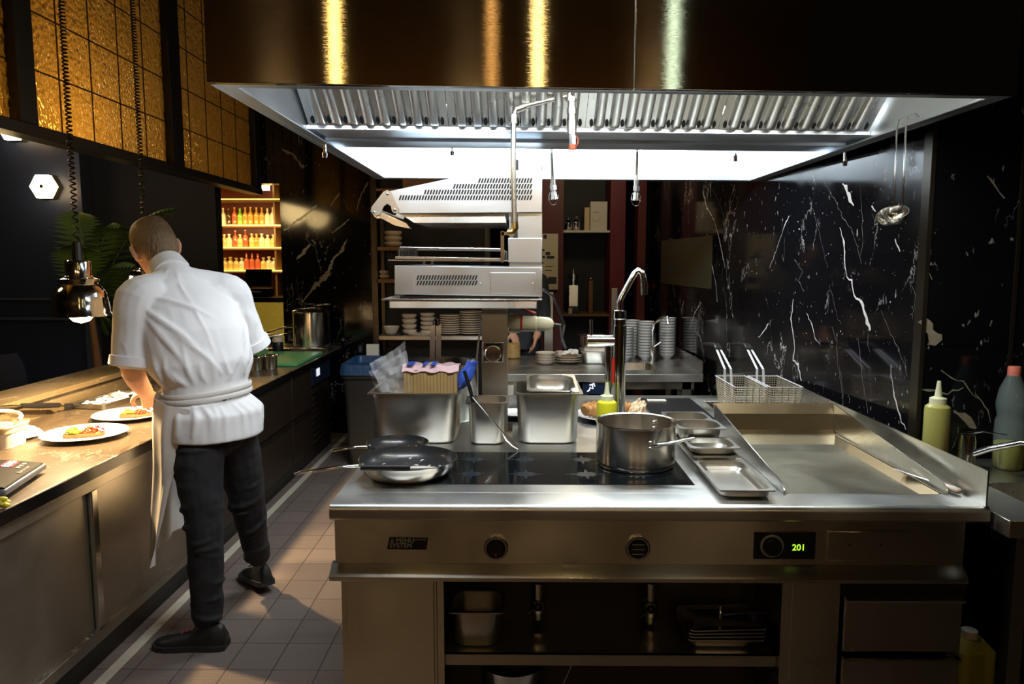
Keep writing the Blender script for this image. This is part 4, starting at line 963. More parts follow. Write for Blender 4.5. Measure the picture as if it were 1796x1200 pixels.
# body
zr0, zr1 = PY(900, 1020, 2.09).z, PY(900, 990, 2.10).z
MB().box(BX0, BX1, BF, BF+.02, zr1, z0-.010).build('control_fascia', M['front'], t)
b = MB(); b.prism([(BF+.02, zr0-.003), (BF-.018, zr0), (BF-.032, zr0+.006), (BF-.034, zr0+.018), (BF-.030, zr0+.024), (BF-.004, zr1-.002), (BF+.002, zr1), (BF+.02, zr1)], 'x', BX0-.012, BX1); b.build('towel_rail', M['front'], t, bevel=.001)
NX0, NX1 = PY(779, 1100, 2.13).x, PY(1368, 1100, 2.13).x
b = MB(); zb = .10; YF = 2.125
b.box(BX0+.01, BX0+.03, YF, 3.84, zb, zr0); b.box(BX1-.02, BX1, YF, 3.84, zb, zr0); b.box(BX0+.03, BX1-.02, 3.82, 3.84, zb, zr0)
b.box(BX0+.01, BX1, YF+.02, 3.84, zr0, z0-.002); b.box(BX0+.03, BX1-.02, YF, 3.82, zb, zb+.02)
b.box(NX0-.022, NX0, YF, 2.44, zb, zr0); b.box(NX1, NX1+.03, YF, 2.44, zb, zr0); b.box(BX0+.03, NX0-.02, YF, YF+.008, zb, zr0)
b.build('carcass', M['front'], t)
MB().box(NX0, NX1, 2.37, 2.38, zb, zr0).build('niche_back', mat('niche_back_shade', (.018, .013, .009), .2, .5), t)  # shade of the niche put into the near-black panel colour
d = MB().box(PY(608, 1100, YF).x, PY(762, 1100, YF).x, YF-.006, YF, zb+.02, zr0-.012).build('side_door', M['front'], t, bevel=.002)
MB().box(PY(1368, 1100, YF).x+.03, PY(1470, 1100, YF).x, YF-.004, YF+.002, zb+.02, zr0-.008).build('blank_panel', M['front'], t, bevel=.0015)
dx0, dx1 = PY(1474, 1100, YF).x, PY(1678, 1100, YF).x
zz = [PY(1570, y, YF).z for y in (1045, 1137, 1148)]
for a, b_ in ((zz[1], zz[0]), (zb+.06, zz[2])):
    d = MB().box(dx0, dx1, YF-.022, YF, a, b_).build('drawer', M['front'], t, bevel=.002)
    MB().prism([(YF-.022, b_-.012), (YF-.036, b_-.006), (YF-.036, b_), (YF-.02, b_+.006), (YF-.012, b_+.004)], 'x', dx0, dx1).build('grip_edge', M['steel'], d)
MB().box(dx0-.01, dx1+.02, YF-.002, YF+.03, zz[0], zr0).build('drawer_header', M['dark'], t)
for x in (BX0+.12, BX1-.12):
    for y in (2.3, 3.7): MB().cyl((x, y, 0), (x, y, zb), .022).build('leg', M['steel'], t)
shz = PY(1000, 1147, 2.15).z
b = MB().box(NX0+.001, NX1-.001, 2.15, 2.369, shz-.004, shz); b.box(NX0+.001, NX1-.001, 2.15, 2.156, shz-.038, shz); b.build('shelf', M['gn'], t)
# controls
def ring_knob(px, py, r, dark=True, lines=True):
    c = PY(px, py, BF); k = MB(); Ry = Matrix.Rotation(PI/2, 3, 'X')
    k.lathe([(r, 0), (r, .010), (r*.92, .014), (r*.80, .014), (r*.78, .008), (.001, .008)], c, 36, Ry); o = k.build('control_knob', M['steel'], isl)
    MB().lathe([(r*.76, .004), (r*.76, .013), (r*.68, .018), (.001, .018)], c, 32, Ry).build('knob_cap', M['black'], o)
    g = MB()
    if lines:
        for dz in (-.4, 0, .4): g.box(c.x-r*.5, c.x+r*.5, c.y-.0190, c.y-.0180, c.z+dz*r-.0012, c.z+dz*r+.0012)
    else: g.box(c.x-.002, c.x+.002, c.y-.0190, c.y-.0180, c.z-r*.6, c.z-r*.3)
    g.build('knob_mark', M['redfit'] if not lines else M['grey'], o)
ring_knob(870, 960, .036, lines=False); ring_knob(1118, 960, .036)
p0, p1 = PY(1323, 933, BF), PY(1428, 980, BF)
MB().box(p0.x, p1.x, BF-.006, BF, p1.z, p0.z).build('digital_control', M['black'], t, bevel=.001)
c = PY(1353, 957, BF-.006); Ry = Matrix.Rotation(PI/2, 3, 'X')
MB().lathe([(.034, 0), (.034, .006), (.030, .008), (.028, .004), (.001, .004)], c, 32, Ry).build('control_knob', M['grey'], t)
MB().lathe([(.027, .004), (.026, .018), (.022, .021), (.001, .021)], c, 32, Ry).build('control_knob', M['black'], t)
text_mesh('digital_readout', '201', .026, M['greenled'], t, PY(1401, 961, BF-.0065), (1, 0, 0), (0, 0, 1), bold=.0004)
p0, p1 = PY(1450, 930, BF), PY(1592, 982, BF)
o = MB().box(p0.x, p1.x, BF-.010, BF, p1.z, p0.z).build('service_flap', M['front'], t, bevel=.002)
g = MB()
for x in (1490, 1544):
    c = PY(x, 956, BF-.010); g.cyl((c.x, c.y-.001, c.z), (c.x, c.y+.001, c.z), .003)
g.build('screw_holes', M['dark'], o)
# badge
q = [PY(683, 942, BF), PY(751, 943, BF), PY(748, 964, BF), PY(679, 963, BF)]
g = MB(); g.loft([[p+Vector((0, -.002, 0)) for p in q], q]); bd = g.build('badge', M['black'], t)
text_mesh('badge_lettering', 'MENU', .0195, M['grey'], bd, PY(692, 948.5, BF-.0022)+Vector((.004, 0, 0)), (1, 0, 0), (0, 0, 1), align='LEFT', bold=.0005)
text_mesh('badge_lettering', 'SYSTEM', .0195, M['grey'], bd, PY(683, 957.5, BF-.0022), (1, 0, 0), (0, 0, 1), align='LEFT', bold=.0005)
g = MB()
for k in range(3):
    z_ = PY(688, 946.5+k*2.3, BF).z; x_ = PY(685, 948, BF).x; g.box(x_, x_+.010, BF-.003, BF-.002, z_-.001, z_+.001)
for k in range(5):
    c = PY(727+k*4.6, 947, BF-.0025); g.add([c+Vector((.0035*(1 if i % 2 == 0 else .42)*math.sin(PI*i/5), 0, .0035*(1 if i % 2 == 0 else .42)*math.cos(PI*i/5))) for i in range(10)], [tuple(range(10))])
g.build('badge_stars', M['grey'], bd, smooth=0)
# fryer well at the back right
FX0, FX1, FY0, FY1 = .90, 1.29, 3.10, 3.60
b = MB()
for q in ((FX0, FX1, FY0, FY0+.02), (FX0, FX1, FY1-.02, FY1), (FX0, FX0+.02, FY0+.02, FY1-.02), (FX1-.02, FX1, FY0+.02, FY1-.02)): b.box(q[0], q[1], q[2], q[3], IZ, IZ+.02)
b.build('fryer_rim', M['steel'], t, bevel=.002)
MB().box(FX0+.02, FX1-.02, FY0+.02, FY1-.02, IZ, IZ+.004).build('fryer_oil', mat('dark_oil', (.03, .02, .005), 0, .05), t)
fy = MB(); fy.box(.60, .86, 3.12, 3.70, IZ, IZ+.012); fy.build('fryer_lid', M['black'], t, bevel=.003)
MB().box(.63, .72, 3.60, 3.64, IZ+.012, IZ+.018).build('fryer_tag', M['boxw'], t)

# post and shelf of the grill
px0, px1 = PY(845, 640, 3.0).x, PY(890, 640, 3.0).x
t = gs = thing('grill_stand', 'steel post with shelf carrying the salamander grill above the island', 'stand', ((px0+px1)/2, 3.05, IZ))
MB().box(px0, px1, 3.0, 3.11, IZ, 1.385).build('post', M['gn'], t, bevel=.002)
MB().box(px0-.02, px1+.02, 2.985, 3.125, IZ, IZ+.006).build('base_flange', M['steel'], t)
a0, a1 = PY(668, 520, 2.76), PY(951, 527, 2.76)
zs = PY(800, 525, 2.76).z
MB().box(a0.x, a1.x, 2.76, 3.42, zs-.005, zs).build('shelf', M['steel'], t, bevel=.001)
MB().box(a0.x+.03, a1.x-.02, 2.765, 3.40, zs-.035, zs-.005).build('shelf_frame', M['front'], t, bevel=.002)
c = PY(865, 618, 3.0)
o = MB().box(c.x-.042, c.x+.042, 2.990, 3.0, c.z-.042, c.z+.042).build('socket_plate', M['polished'], t, bevel=.004)
Ry = Matrix.Rotation(PI/2, 3, 'X')
MB().lathe([(.034, 0), (.034, .012), (.030, .016), (.001, .018)], (c.x, 2.990, c.z-.004), 28, Ry).build('socket_lid', M['polished'], o)
MB().box(c.x-.03, c.x+.03, 2.980, 2.990, c.z+.028, c.z+.038).build('socket_hinge', M['black'], o)
# plug on the side
c = PY(893, 567, 3.05)
t = thing('power_plug', 'cream and red industrial power plug on the side of the steel post', 'plug', tuple(c))
d = Vector((1, -.05, -.02)).normalized(); Rp = d.to_track_quat('Z', 'Y').to_matrix()
MB().lathe([(.040, 0), (.040, .045), (.034, .046), (.034, .060)], c, 24, Rp).build('socket_body', M['creamplastic'], t)
MB().lathe([(.037, .048), (.037, .056)], c, 24, Rp).build('red_ring', M['red'], t)
MB().lathe([(.033, .058), (.033, .11), (.029, .115), (.030, .125), (.027, .165), (.016, .180), (.010, .183)], c, 24, Rp).build('plug_body', M['creamplastic'], t)
MB().obox(c+Vector((.075, 0, .052)), (.075, .05, .008), Matrix.Rotation(.32, 3, 'Y')).build('red_flap', M['red'], t, bevel=.003)
e = c+d*.18
ob = MB().tube([e, e+Vector((.03, 0, -.004)), PY(985, 590, 3.1), PY(992, 610, 3.15), PY(985, 600, 3.3), PY(990, 570, 3.35), PY(970, 520, 3.3), PY(952, 508, 3.25)], .006, 10).build('power_cable', M['cord'], t)

# ------------------------------------------------------------------ salamander grill
SY = 2.80; SD = .52
P = lambda x, y: PY(x, y, SY)
t = sal = thing('salamander_grill', 'open stainless salamander grill with slotted sides on the steel post', 'grill', (P(820, 500).x, SY+.26, zs))
def sidepoly(pts, y0, y1, name, m, par=None, **k):
    b = MB(); q = [P(*p) for p in pts]; return b.prism([(v.x, v.z) for v in q], 'y', y0, y1).build(name, m, par or sal, **k)
def slots(rows, y, par):
    b = MB()
    for (x0, x1, yy, n) in rows:
        for i in range(n):
            x = x0+(x1-x0)*i/(n-1); c = P(x, yy); w, h = .0036, .0095; sk = .30
            ring = []
            for a in [2*PI*k/10 for k in range(10)]:
                dx, dz = w*math.cos(a), w*math.sin(a)+(h-w)*(1 if math.sin(a) > 0 else -1)
                ring.append(Vector((c.x+dx+dz*sk*1.2, y, c.z+dz)))
            b.loft([ring, [p+Vector((0, -.0008, 0)) for p in ring]])
    b.build('vent_slots', M['dark'], par, smooth=0)
hm = M['hood']
low = sidepoly([(692, 466), (951, 470), (951, 521), (692, 517)], SY, SY+SD, 'lower_housing', hm, bevel=.0015)
sidepoly([(693, 467), (726, 467.5), (726, 516), (693, 516)], SY-.004, SY, 'corner_trim', hm, low)
sidepoly([(860, 478.5), (939, 479), (939, 516), (860, 515.5)], SY-.003, SY, 'access_panel', hm, low, bevel=.001)
slots([(733, 835, 487.5, 21), (733, 835, 497, 21)], SY, low)
g = MB()
for x, y in ((843, 498), (935, 498)):
    c = P(x, y); g.sphere((c.x, c.y-.002, c.z), .0035, 8, 6)
g.build('screw', M['polished'], low)
MB().box(P(700, 520).x, P(945, 520).x, SY+.02, SY+SD-.02, zs, P(800, 520).z).build('feet_rail', M['black'], t)
up = sidepoly([(668, 350), (676, 337), (790, 313), (838, 299.5), (951, 299.5), (951, 373), (699, 375), (690, 366)], SY, SY+SD, 'upper_housing', hm, bevel=.0015)
slots([(702, 931, 347.5, 47), (746, 931, 337.5, 38), (797, 931, 327.5, 28), (841, 931, 317.5, 19)], SY, up)
sidepoly([(702, 376), (885, 374), (888, 391), (725, 391)], SY+.02, SY+SD-.02, 'heating_element', M['front'], up)
sidepoly([(893, 373), (951, 373), (951, 470), (893, 468)], SY+.02, SY+SD, 'back_column', hm)
sidepoly([(890, 268), (953, 266), (951, 300), (889, 300)], SY+.03, SY+SD-.05, 'rear_duct', hm, bevel=.002)
sidepoly([(905, 279), (909, 279), (909, 297), (905, 297)], SY+.028, SY+.03, 'duct_slot', M['dark'])
sidepoly([(891, 418), (951, 418), (951, 461), (891, 461)], SY+.004, SY+.02, 'lift_plate', hm, bevel=.002)
sidepoly([(900, 392), (908, 392), (908, 422), (900, 422)], SY+.016, SY+.02, 'lift_slot', M['dark'])
sidepoly([(878, 406), (884, 406), (884, 461), (878, 461)], SY+.0, SY+.02, 'lift_bar', M['polished'])
sidepoly([(880, 408), (898, 405), (898, 411), (880, 414)], SY+.0, SY+.02, 'lift_arm', M['polished'])
# handle bracket and bar
for yy in (SY-.006, SY+SD): 
    sidepoly([(651, 372), (652, 364), (673, 337), (680, 334), (687, 338), (700, 366), (700, 373), (692, 375), (688, 371), (686, 362), (680, 358), (674, 362), (666, 378), (658, 380)], yy, yy+.006, 'handle_bracket', M['gn'], up, smooth=0)
g = MB(); c0, c1 = P(657, 373), P(657, 373)
MB().cyl((c0.x+.012, SY+.005, c0.z-.006), (c0.x+.012, SY+SD, c0.z-.006), .017).build('handle_grip', M['polished'], up)
b = MB(); q = [P(668, 372), P(712, 392), P(720, 402), P(692, 396), P(664, 381)]; b.prism([(v.x, v.z) for v in q], 'y', SY-.002, SY+.03); b.build('handle_guard', M['steel'], up)
g = MB()
for x, y in ((657, 373), (680, 341), (693, 369)):
    c = P(x, y); g.sphere((c.x, SY-.007, c.z), .006, 12, 8)
g.build('bolt', M['chrome'], up)
# rack
tt = sal
b = MB(); r = .0035
for yy in (SY+.01, SY+SD-.04):
    q = [P(698, 455), P(698, 438), P(702, 434.5), P(880, 437.5), P(884, 440), P(884, 458)]; b.tube([(v.x, yy, v.z) for v in q], r, 8)
q0, q1 = P(700, 436), P(698, 454)
b.tube([(q0.x, SY+.01, q0.z), (q0.x, SY+SD-.04, q0.z)], r, 8)
for i in range(13):
    c, d = P(700+i*2.6, 437), P(700+i*2.6, 452); b.cyl((c.x, SY+.012, c.z), (d.x, SY+.012, d.z), .0012, n=5)
for i in range(24):
    y = SY+.03+i*.019; a, c = P(700, 452), P(876, 454); b.cyl((a.x, y, a.z), (c.x, y, c.z), .002, n=6)
b.build('grill_rack', M['polished'], tt)
b = MB(); a, c = P(693, 449), P(876, 457)
b.prism([(P(693, 450).x, P(693, 450).z), (P(876, 453.5).x, P(876, 453.5).z), (P(876, 458).x, P(876, 458).z), (P(693, 455).x, P(693, 455).z)], 'y', SY+.0, SY+SD-.03)
b.prism([(P(680, 456).x, P(680, 456).z), (P(950, 457.5).x, P(950, 457.5).z), (P(950, 459.5).x, P(950, 459.5).z), (P(680, 458.5).x, P(680, 458.5).z)], 'y', SY+.005, SY+SD-.03)
b.build('drip_tray', M['steel'], tt, bevel=.001)
for x in (738, 752):
    a, c = P(x, 458), P(x, 467); MB().cyl((a.x, SY+.1, a.z), (c.x, SY+.1, c.z), .006).build('support_pin', M['polished'], tt)

# ------------------------------------------------------------------ fry baskets
def basket(x0, label):
    w, L, z1, z0_ = .138, .32, 1.040, .905; y0 = 3.155
    t = thing('fry_basket', label, 'basket', (x0+w/2, y0+L/2, z0_), 'wire fry baskets on the fryer')
    x1, y1 = x0+w, y0+L; i_ = .012; b = MB(); rw = .0008
    c0 = [(x0+i_, y0+i_), (x1-i_, y0+i_), (x1-i_, y1-i_), (x0+i_, y1-i_)]; c1 = [(x0, y0), (x1, y0), (x1, y1), (x0, y1)]
    for k in range(4):
        a0, a1_, b0, b1 = Vector(c0[k]+(z0_,)), Vector(c0[(k+1) % 4]+(z0_,)), Vector(c1[k]+(z1,)), Vector(c1[(k+1) % 4]+(z1,))
        n = int((b1-b0).length/.0105)
        for i in range(n+1): s = i/n; b.cyl(a0.lerp(a1_, s), b0.lerp(b1, s), rw, n=3)
        for i in range(14): s = i/13; b.cyl(a0.lerp(b0, s), a1_.lerp(b1, s), rw, n=3)
    for i in range(15): s = i/14; b.cyl((x0+i_+s*(w-2*i_), y0+i_, z0_), (x0+i_+s*(w-2*i_), y1-i_, z0_), rw, n=3)
    for i in range(30): s = i/29; b.cyl((x0+i_, y0+i_+s*(L-2*i_), z0_), (x1-i_, y0+i_+s*(L-2*i_), z0_), rw, n=3)
    b.build('wire_mesh', M['wire'], t, smooth=0)
    MB().tube([(x0, y0, z1), (x1, y0, z1), (x1, y1, z1), (x0, y1, z1)], .0028, 6, closed=True).build('rim_wire', M['wirelight'], t)
    g = MB()
    for s in (.35, .55, .75): g.tube([(x0+w*s, y0-.004, z1-.07), (x0+w*s, y0-.006, z1), (x0+w*s+.004, y0-.012, z1+.010), (x0+w*s+.012, y0-.010, z1+.004)], .0016, 6)
    g.build('front_hook', M['polished'], t)
    h = MB(); cx = x0+w*.42
    for dx in (-.013, .013):
        for e in (-.003, .003): h.tube([(cx+dx*1.2+e, y1-.02, z1-.10), (cx+dx*1.2+e, y1, z1), (cx+dx*1.1+e, y1+.004, z1+.032), (cx+dx*.7+e, y1+.20, z1+.115)], .0024, 6)
    h.build('handle_wires', M['wirelight'], t)
    MB().tube([(cx, y1+.17, z1+.108), (cx, y1+.22, z1+.122), (cx, y1+.36, z1+.112), (cx, y1+.47, z1+.098)], [(.020, .008), (.019, .011), (.016, .010), (.014, .008)], 12).build('grip', M['black'], t)
    return t
bk = basket(.925, 'left wire fry basket with black handle behind the griddle')
dup(bk, bk.location+Vector((.152, 0, 0)), 'right wire fry basket with black handle, nearer the marble wall')

# ------------------------------------------------------------------ tap on the island
TX, TY = PY(1085, 640, 3.0).x, 3.0
T_ = lambda x, y: PY(x, y, TY)
t = thing('island_tap', 'tall chrome swan-neck tap rising from the island behind the pot', 'tap', (TX, TY, IZ))
zc = T_(1085, 572).z; zc2 = T_(1085, 545).z
MB().lathe([(.045, IZ), (.045, IZ+.008), (.030, IZ+.012), (.030, zc), (.024, zc), (.024, zc+.002), (.026, zc+.004), (.026, (zc+zc2)/2-.004), (.029, (zc+zc2)/2), (.029, zc2), (.014, zc2+.004)], (TX, TY, 0), 28).build('pillar', M['chrome'], t)
MB().tube([(TX, TY, zc2-.01), T_(1086, 532), T_(1090, 522), T_(1108, 489), T_(1113, 480), T_(1119, 474.5), T_(1126, 479), T_(1129, 490), T_(1129.5, 500)], [.0125, .0125, .0128, .0128, .013, .013, .013, .014, .014], 14).build('spout', M['chrome'], t)
MB().cyl(T_(1129.5, 498), T_(1130, 518), .0155, n=20).build('aerator', M['chrome'], t)
a = T_(1030, 598); MB().cyl((a.x, TY, a.z), (TX, TY, a.z), .024, n=20).build('mixer_body', M['chrome'], t)
a = T_(1037, 588); c = T_(1037, 561); MB().cyl(a, c, .006, .007).build('lever', M['chrome'], t)
a = T_(1066, 612); c = T_(1066, 680); MB().cyl((a.x, TY, a.z+.03), (c.x, TY, c.z), .013).build('side_pipe', M['chrome'], t)
MB().box(TX-.0305, TX-.020, TY-.0265, TY-.022, T_(1085, 670).z, T_(1085, 628).z).build('red_mark', M['red'], t)

# ------------------------------------------------------------------ containers on the island
_pre = set(C.objects)
gn_container('food_container', 'large deep steel container holding bread and plastic bags', .352, .325, .20, (-.404, 2.972, IZ), grp=None, r=.05)
gn_container('food_container', 'small steel container with a black-handled tool, in front of the post', .165, .165, .166, (-.125, 2.882, IZ), r=.035)
gn_container('food_container', 'deep steel container right of the post with a smaller pan inside', .265, .325, .20, (.108, 2.972, IZ), r=.05)
gn_container('food_container', 'shallow steel pan lying tilted inside the deep steel container', .20, .26, .06, (.125, 2.965, IZ+.160), rot=(.10, .03, 0), r=.05)
# food in container 1: sliced bread, films
t = thing('sliced_bread', 'wrapped loaf of sliced bread in the large steel container', 'bread', (-.35, 2.95, IZ+.06))
lx0, lx1 = PY(712, 660, 2.88).x, PY(804, 660, 2.88).x; lz0, lz1 = IZ+.06, PY(760, 641, 2.88).z
b = MB(); n = 16
for i in range(n):
    a = lx0+(lx1-lx0)*i/n; c_ = a+(lx1-lx0)/n*.93; j = random.uniform(-.003, .003)
    b.loft([[Vector((x, y, z)) for y, z in ((2.87+j, lz0), (2.98, lz0), (2.985, lz1-.014), (2.965, lz1+j), (2.89, lz1+j), (2.868+j, lz1-.014))] for x in (a, c_)])
b.build('bread_slices', M['bread'], t)
b = MB(); m1 = mat('printed_film', (.80, .55, .58), 0, .3, alpha=.8, noise_amt=.3, bump=.6, bscale=25)
g = [[Vector((lx0-.006+(lx1-lx0+.012)*i/12, 2.862+.13*j/5, lz1+.004+.004*math.sin(i*1.7+j)+(0 if 0 < j < 5 else -.022))) for i in range(13)] for j in range(6)]
b.sheet(g, .001); b.build('printed_wrap', m1, t)
for k, (u0, u1) in enumerate(((.05, .17), (.35, .42), (.5, .6))):
    g = [[Vector((lx0+(lx1-lx0)*(u0+(u1-u0)*i/3), 2.868+.11*j/4, lz1+.0085+.001*math.sin(i+j))) for i in range(4)] for j in range(5)]
    MB().sheet(g, .001).build('blue_print', M['filmblue'], t)
def crumple(name, label, cat, cpts, m, amp, t=.0008, seed=1, nu=14, nv=10):
    """a crumpled sheet spanned by four corner points"""
    A, B, Cc, D = [Vector(p) for p in cpts]; g = []
    nrm_ = (B-A).cross(D-A).normalized()
    for j in range(nv+1):
        row = []
        for i in range(nu+1):
            u, v = i/nu, j/nv; p = A.lerp(B, u).lerp(D.lerp(Cc, u), v)
            q = noise.noise(Vector((u*3.1+seed*7.3, v*2.7, seed)))+.5*noise.noise(Vector((u*8+seed, v*7, seed*3)))
            q2 = noise.noise(Vector((u*4+seed*2, v*5, seed+9)))
            row.append(p+nrm_*amp*(q+.6*math.sin(PI*u)*.9)+(B-A).normalized()*amp*.4*q2+Vector((0, 0, amp*.3*q2)))
        g.append(row)
    c = sum([A, B, Cc, D], Vector())/4
    o = MB().sheet(g, t).build(name, m, loc=tuple(Vector((c.x, c.y, min(p.z for p in (A, B, Cc, D)))))); return tag(o, label, cat)
t = thing('plastic_bag', 'clear crumpled plastic bag standing up in the large steel container', 'bag', (-.5, 2.9, IZ+.1))
def bagsheet(pp, amp, seed):
    A, B, Cc, D = pp; nrm_ = (B-A).cross(D-A).normalized(); g = []
    for j in range(13):
        row = []
        for i in range(15):
            u, v = i/14, j/12; p = A.lerp(B, u).lerp(D.lerp(Cc, u), v)
            q = noise.noise(Vector((u*3+seed*7.3, v*2.7, seed)))+.5*noise.noise(Vector((u*7+seed, v*6, seed*3)))
            row.append(p+nrm_*amp*(q+math.sin(PI*u))+Vector((amp*.3*q, 0, amp*.3*q)))
        g.append(row)
    MB().sheet(g, .0008).build('film', M['film'], t)
bagsheet([PY(672, 685, 2.86), PY(722, 685, 2.86), PY(713, 598, 2.90), PY(652, 635, 2.88)], -.03, 2)
bagsheet([PY(668, 686, 2.93), PY(728, 686, 2.93), PY(716, 612, 2.93), PY(650, 650, 2.93)], .03, 5)
o = MB(); rc_ = []
for k in range(9):
    s = k/8; c = PY(806+24*s, 678-46*s, 2.93); r = .022+.010*math.sin(s*5)+.012*s
    rc_.append([Vector((c.x+r*(1+.35*noise.noise(Vector((i*1.3, k*1.1, 3))))*math.cos(2*PI*i/14), c.y+r*math.sin(2*PI*i/14), c.z+.01*noise.noise(Vector((i, k, 1))))) for i in range(14)])
o = o.loft(rc_).build('bag_end', M['filmblue'], loc=tuple(PY(815, 678, 2.93)), smooth=20); tag(o, 'twisted blue plastic bag end sticking up beside the bread', 'bag')
crumple('plastic_wrap', 'clear wrap bunched on top of the blue bag end', 'wrap', [PY(818, 640, 2.93), PY(836, 645, 2.95), PY(834, 626, 2.95), PY(822, 628, 2.93)], M['film'], .012, seed=8)
# tools
Y = 2.86
t = thing('kitchen_spatula', 'spatula with a black handle standing in the small steel container', 'utensil', tuple(PY(835, 720, Y)))
MB().tube([PY(816, 648, 2.86), PY(826, 680, 2.86), PY(834, 714, 2.87)], [(.009, .007), (.010, .008), (.008, .006)], 10).build('handle', M['black'], t)
MB().tube([PY(834, 714, 2.87), PY(840, 740, 2.88)], .004, 8).build('shaft', M['polished'], t)
t = thing('serving_spoon', 'long steel spoon leaning across the front of the small container', 'utensil', tuple(PZ(905, 786, IZ)))
MB().tube([PY(830, 697, 2.785), PY(848, 718, 2.78), PY(885, 762, 2.76)], [(.007, .002), (.008, .002), (.007, .003)], 8).build('handle', M['polished'], t)
MB().tube([PY(884, 760, 2.76), PY(892, 770, 2.75), PY(902, 780, 2.74), PY(909, 787, 2.73)], [(.008, .003), (.018, .004), (.020, .004), (.006, .003)], 12).build('bowl', M['polished'], t)
t = thing('sauce_ladle', 'short steel ladle hooked in the tilted shallow pan', 'utensil', tuple(PY(1003, 690, 2.84)))
MB().tube([PY(1004, 678, 2.84), PY(1001, 682, 2.82), PY(998, 697, 2.83)], [(.010, .003), (.008, .002), (.006, .002)], 8).build('handle', M['polished'], t)
# tall pot with tongs behind container
c = Vector((-.345, 3.33, IZ)); t = thing('stock_pot', 'wide open steel pot standing behind the large bread container', 'pot', tuple(c))
MB().lathe([(.152, 0), (.158, .01), (.158, .25), (.163, .253), (.156, .253), (.155, .01), (.001, .01)], c, 40).build('pot_body', M['pot'], t, smooth=40)
MB().lathe([(.155, .19), (.001, .19)], c, 32).build('cooking_water', mat('grey_broth', (.12, .10, .07), 0, .08), t)
t = thing('kitchen_tongs', 'flat steel tongs standing upright in the open pot', 'tongs', tuple(PY(765, 640, 3.30)))
for x in (760.5, 771): MB().sheet([[PY(x-4.5, 571, 3.30), PY(x+4.5, 568, 3.30)], [PY(x-4.5, 600, 3.29), PY(x+4.5, 600, 3.29)], [PY(x-4.5, 640, 3.3), PY(x+3.5, 640, 3.3)]], .003).build('arm', M['wirelight'], t)
MB().tube([PY(763, 572, 3.30), PY(762, 562, 3.30), PY(766, 556, 3.30), PY(770, 560, 3.30), PY(771, 572, 3.30)], .0025, 8).build('ring', M['polished'], t)
t = thing('wooden_spatula', 'pale wooden spatula leaning against the steel post', 'utensil', tuple(PY(842, 640, 3.22)))
MB().tube([PY(836, 640, 3.22), PY(840, 600, 3.20), PY(845, 560, 3.18)], [(.006, .004), (.008, .004), (.006, .003)], 8).build('handle', M['cream'], t)
# plates & pastries behind
o = plate('side_plate', (PY(905, 729, 3.3).x, 3.32, IZ), .085, 'white plate peeping out between small and deep containers'); o.location.x = -.02
cpt = Vector((.40, 3.30, IZ)); plate('serving_plate', tuple(cpt), .15, 'white plate of pastries behind the yellow bottle and tap')
def croissant(x, y, rz, s, label):
    b = MB(); pts = []; rad = []
    for i in range(15):
        a = -1.1+2.2*i/14; pts.append(Vector((x+s*.06*math.sin(a+rz), y+s*.06*math.cos(a+rz)-s*.05, IZ+.050))); r = s*.030*math.cos(a*.95)**.7 if abs(a) < 1.5 else .005; rad.append(max(.006, r*(1+.14*(1 if i % 2 else -1))))
    o = b.tube(pts, rad, 12).build('croissant', M['pastry'], loc=(x, y, IZ+.01), smooth=30); return tag(o, label, 'pastry', 'pastries on the white plate')
croissant(.335, 3.26, .2, 1.15, 'golden pastry left of the yellow bottle at front of the plate'); croissant(.30, 3.34, 2.2, 1.0, 'golden pastry at the back left of the serving plate'); croissant(.48, 3.27, -.5, 1.0, 'sugared pastry in parchment right of the tap')
crumple('parchment_paper', 'crumpled parchment paper around the pastry right of the tap', 'paper', [PY(1098, 722, 3.2), PY(1130, 724, 3.22), PY(1131, 702, 3.3), PY(1108, 700, 3.3)], M['parch'], .022, .0012, seed=4)
# squeeze bottle
def squeeze(c, r, h, mbody, mcap, label, grp=None):
    c = Vector(c); t = thing('squeeze_bottle', label, 'bottle', tuple(c), grp)
    MB().lathe([(r*.92, 0), (r, .006), (r, h*.66), (r*.96, h*.70), (r*.70, h*.73), (.001, h*.73)], c, 28).build('bottle_body', mbody, t)
    MB().lathe([(r*.66, h*.73), (r*.66, h*.80), (r*.30, h*.82), (r*.14, h), (.001, h)], c, 24).build('nozzle_cap', mcap, t)
squeeze((PY(1062, 700, 2.8).x, 2.8, IZ), .038, .245, M['yellow'], M['clearcap'], 'bright yellow squeeze bottle standing behind the pot')
# pot with handle
pc = Vector((PY(1111, 780, 2.55).x, 2.55, IZ+.0025)); r = .134; h = .150
t = thing('cooking_pot', 'open brushed steel pot with long handle on the hob', 'pot', tuple(pc))
MB().lathe([(r*.93, 0), (r*.96, .003), (r*.96, .008), (r*.99, .012), (r, .02), (r, h-.004), (r*1.035, h), (r*1.035, h+.003), (r*.985, h), (r*.975, .014), (r*.9, .008), (.001, .008)], pc, 64).build('pot_body', M['pot'], t, smooth=40)
s = PY(1140, 776, 2.426); e = PY(1212, 763, 2.40)
MB().tube([s, s.lerp(e, .12)+Vector((0, -.012, .002)), s.lerp(e, .5)+Vector((0, -.01, 0)), e], [(.006, .006), (.008, .009), (.009, .005), (.010, .004)], 12).build('handle', M['polished'], t)
g = MB()
for dz in (-.010, .010): g.sphere(s+Vector((-.008, -.004, dz)), .008, 10, 8)
s2 = PY(1152, 738, 2.66)
for dz in (0, .02): g.sphere((pc.x+.08, pc.y+.098, pc.z+.105+dz), .008, 10, 8)
g.build('rivet', M['polished'], t)
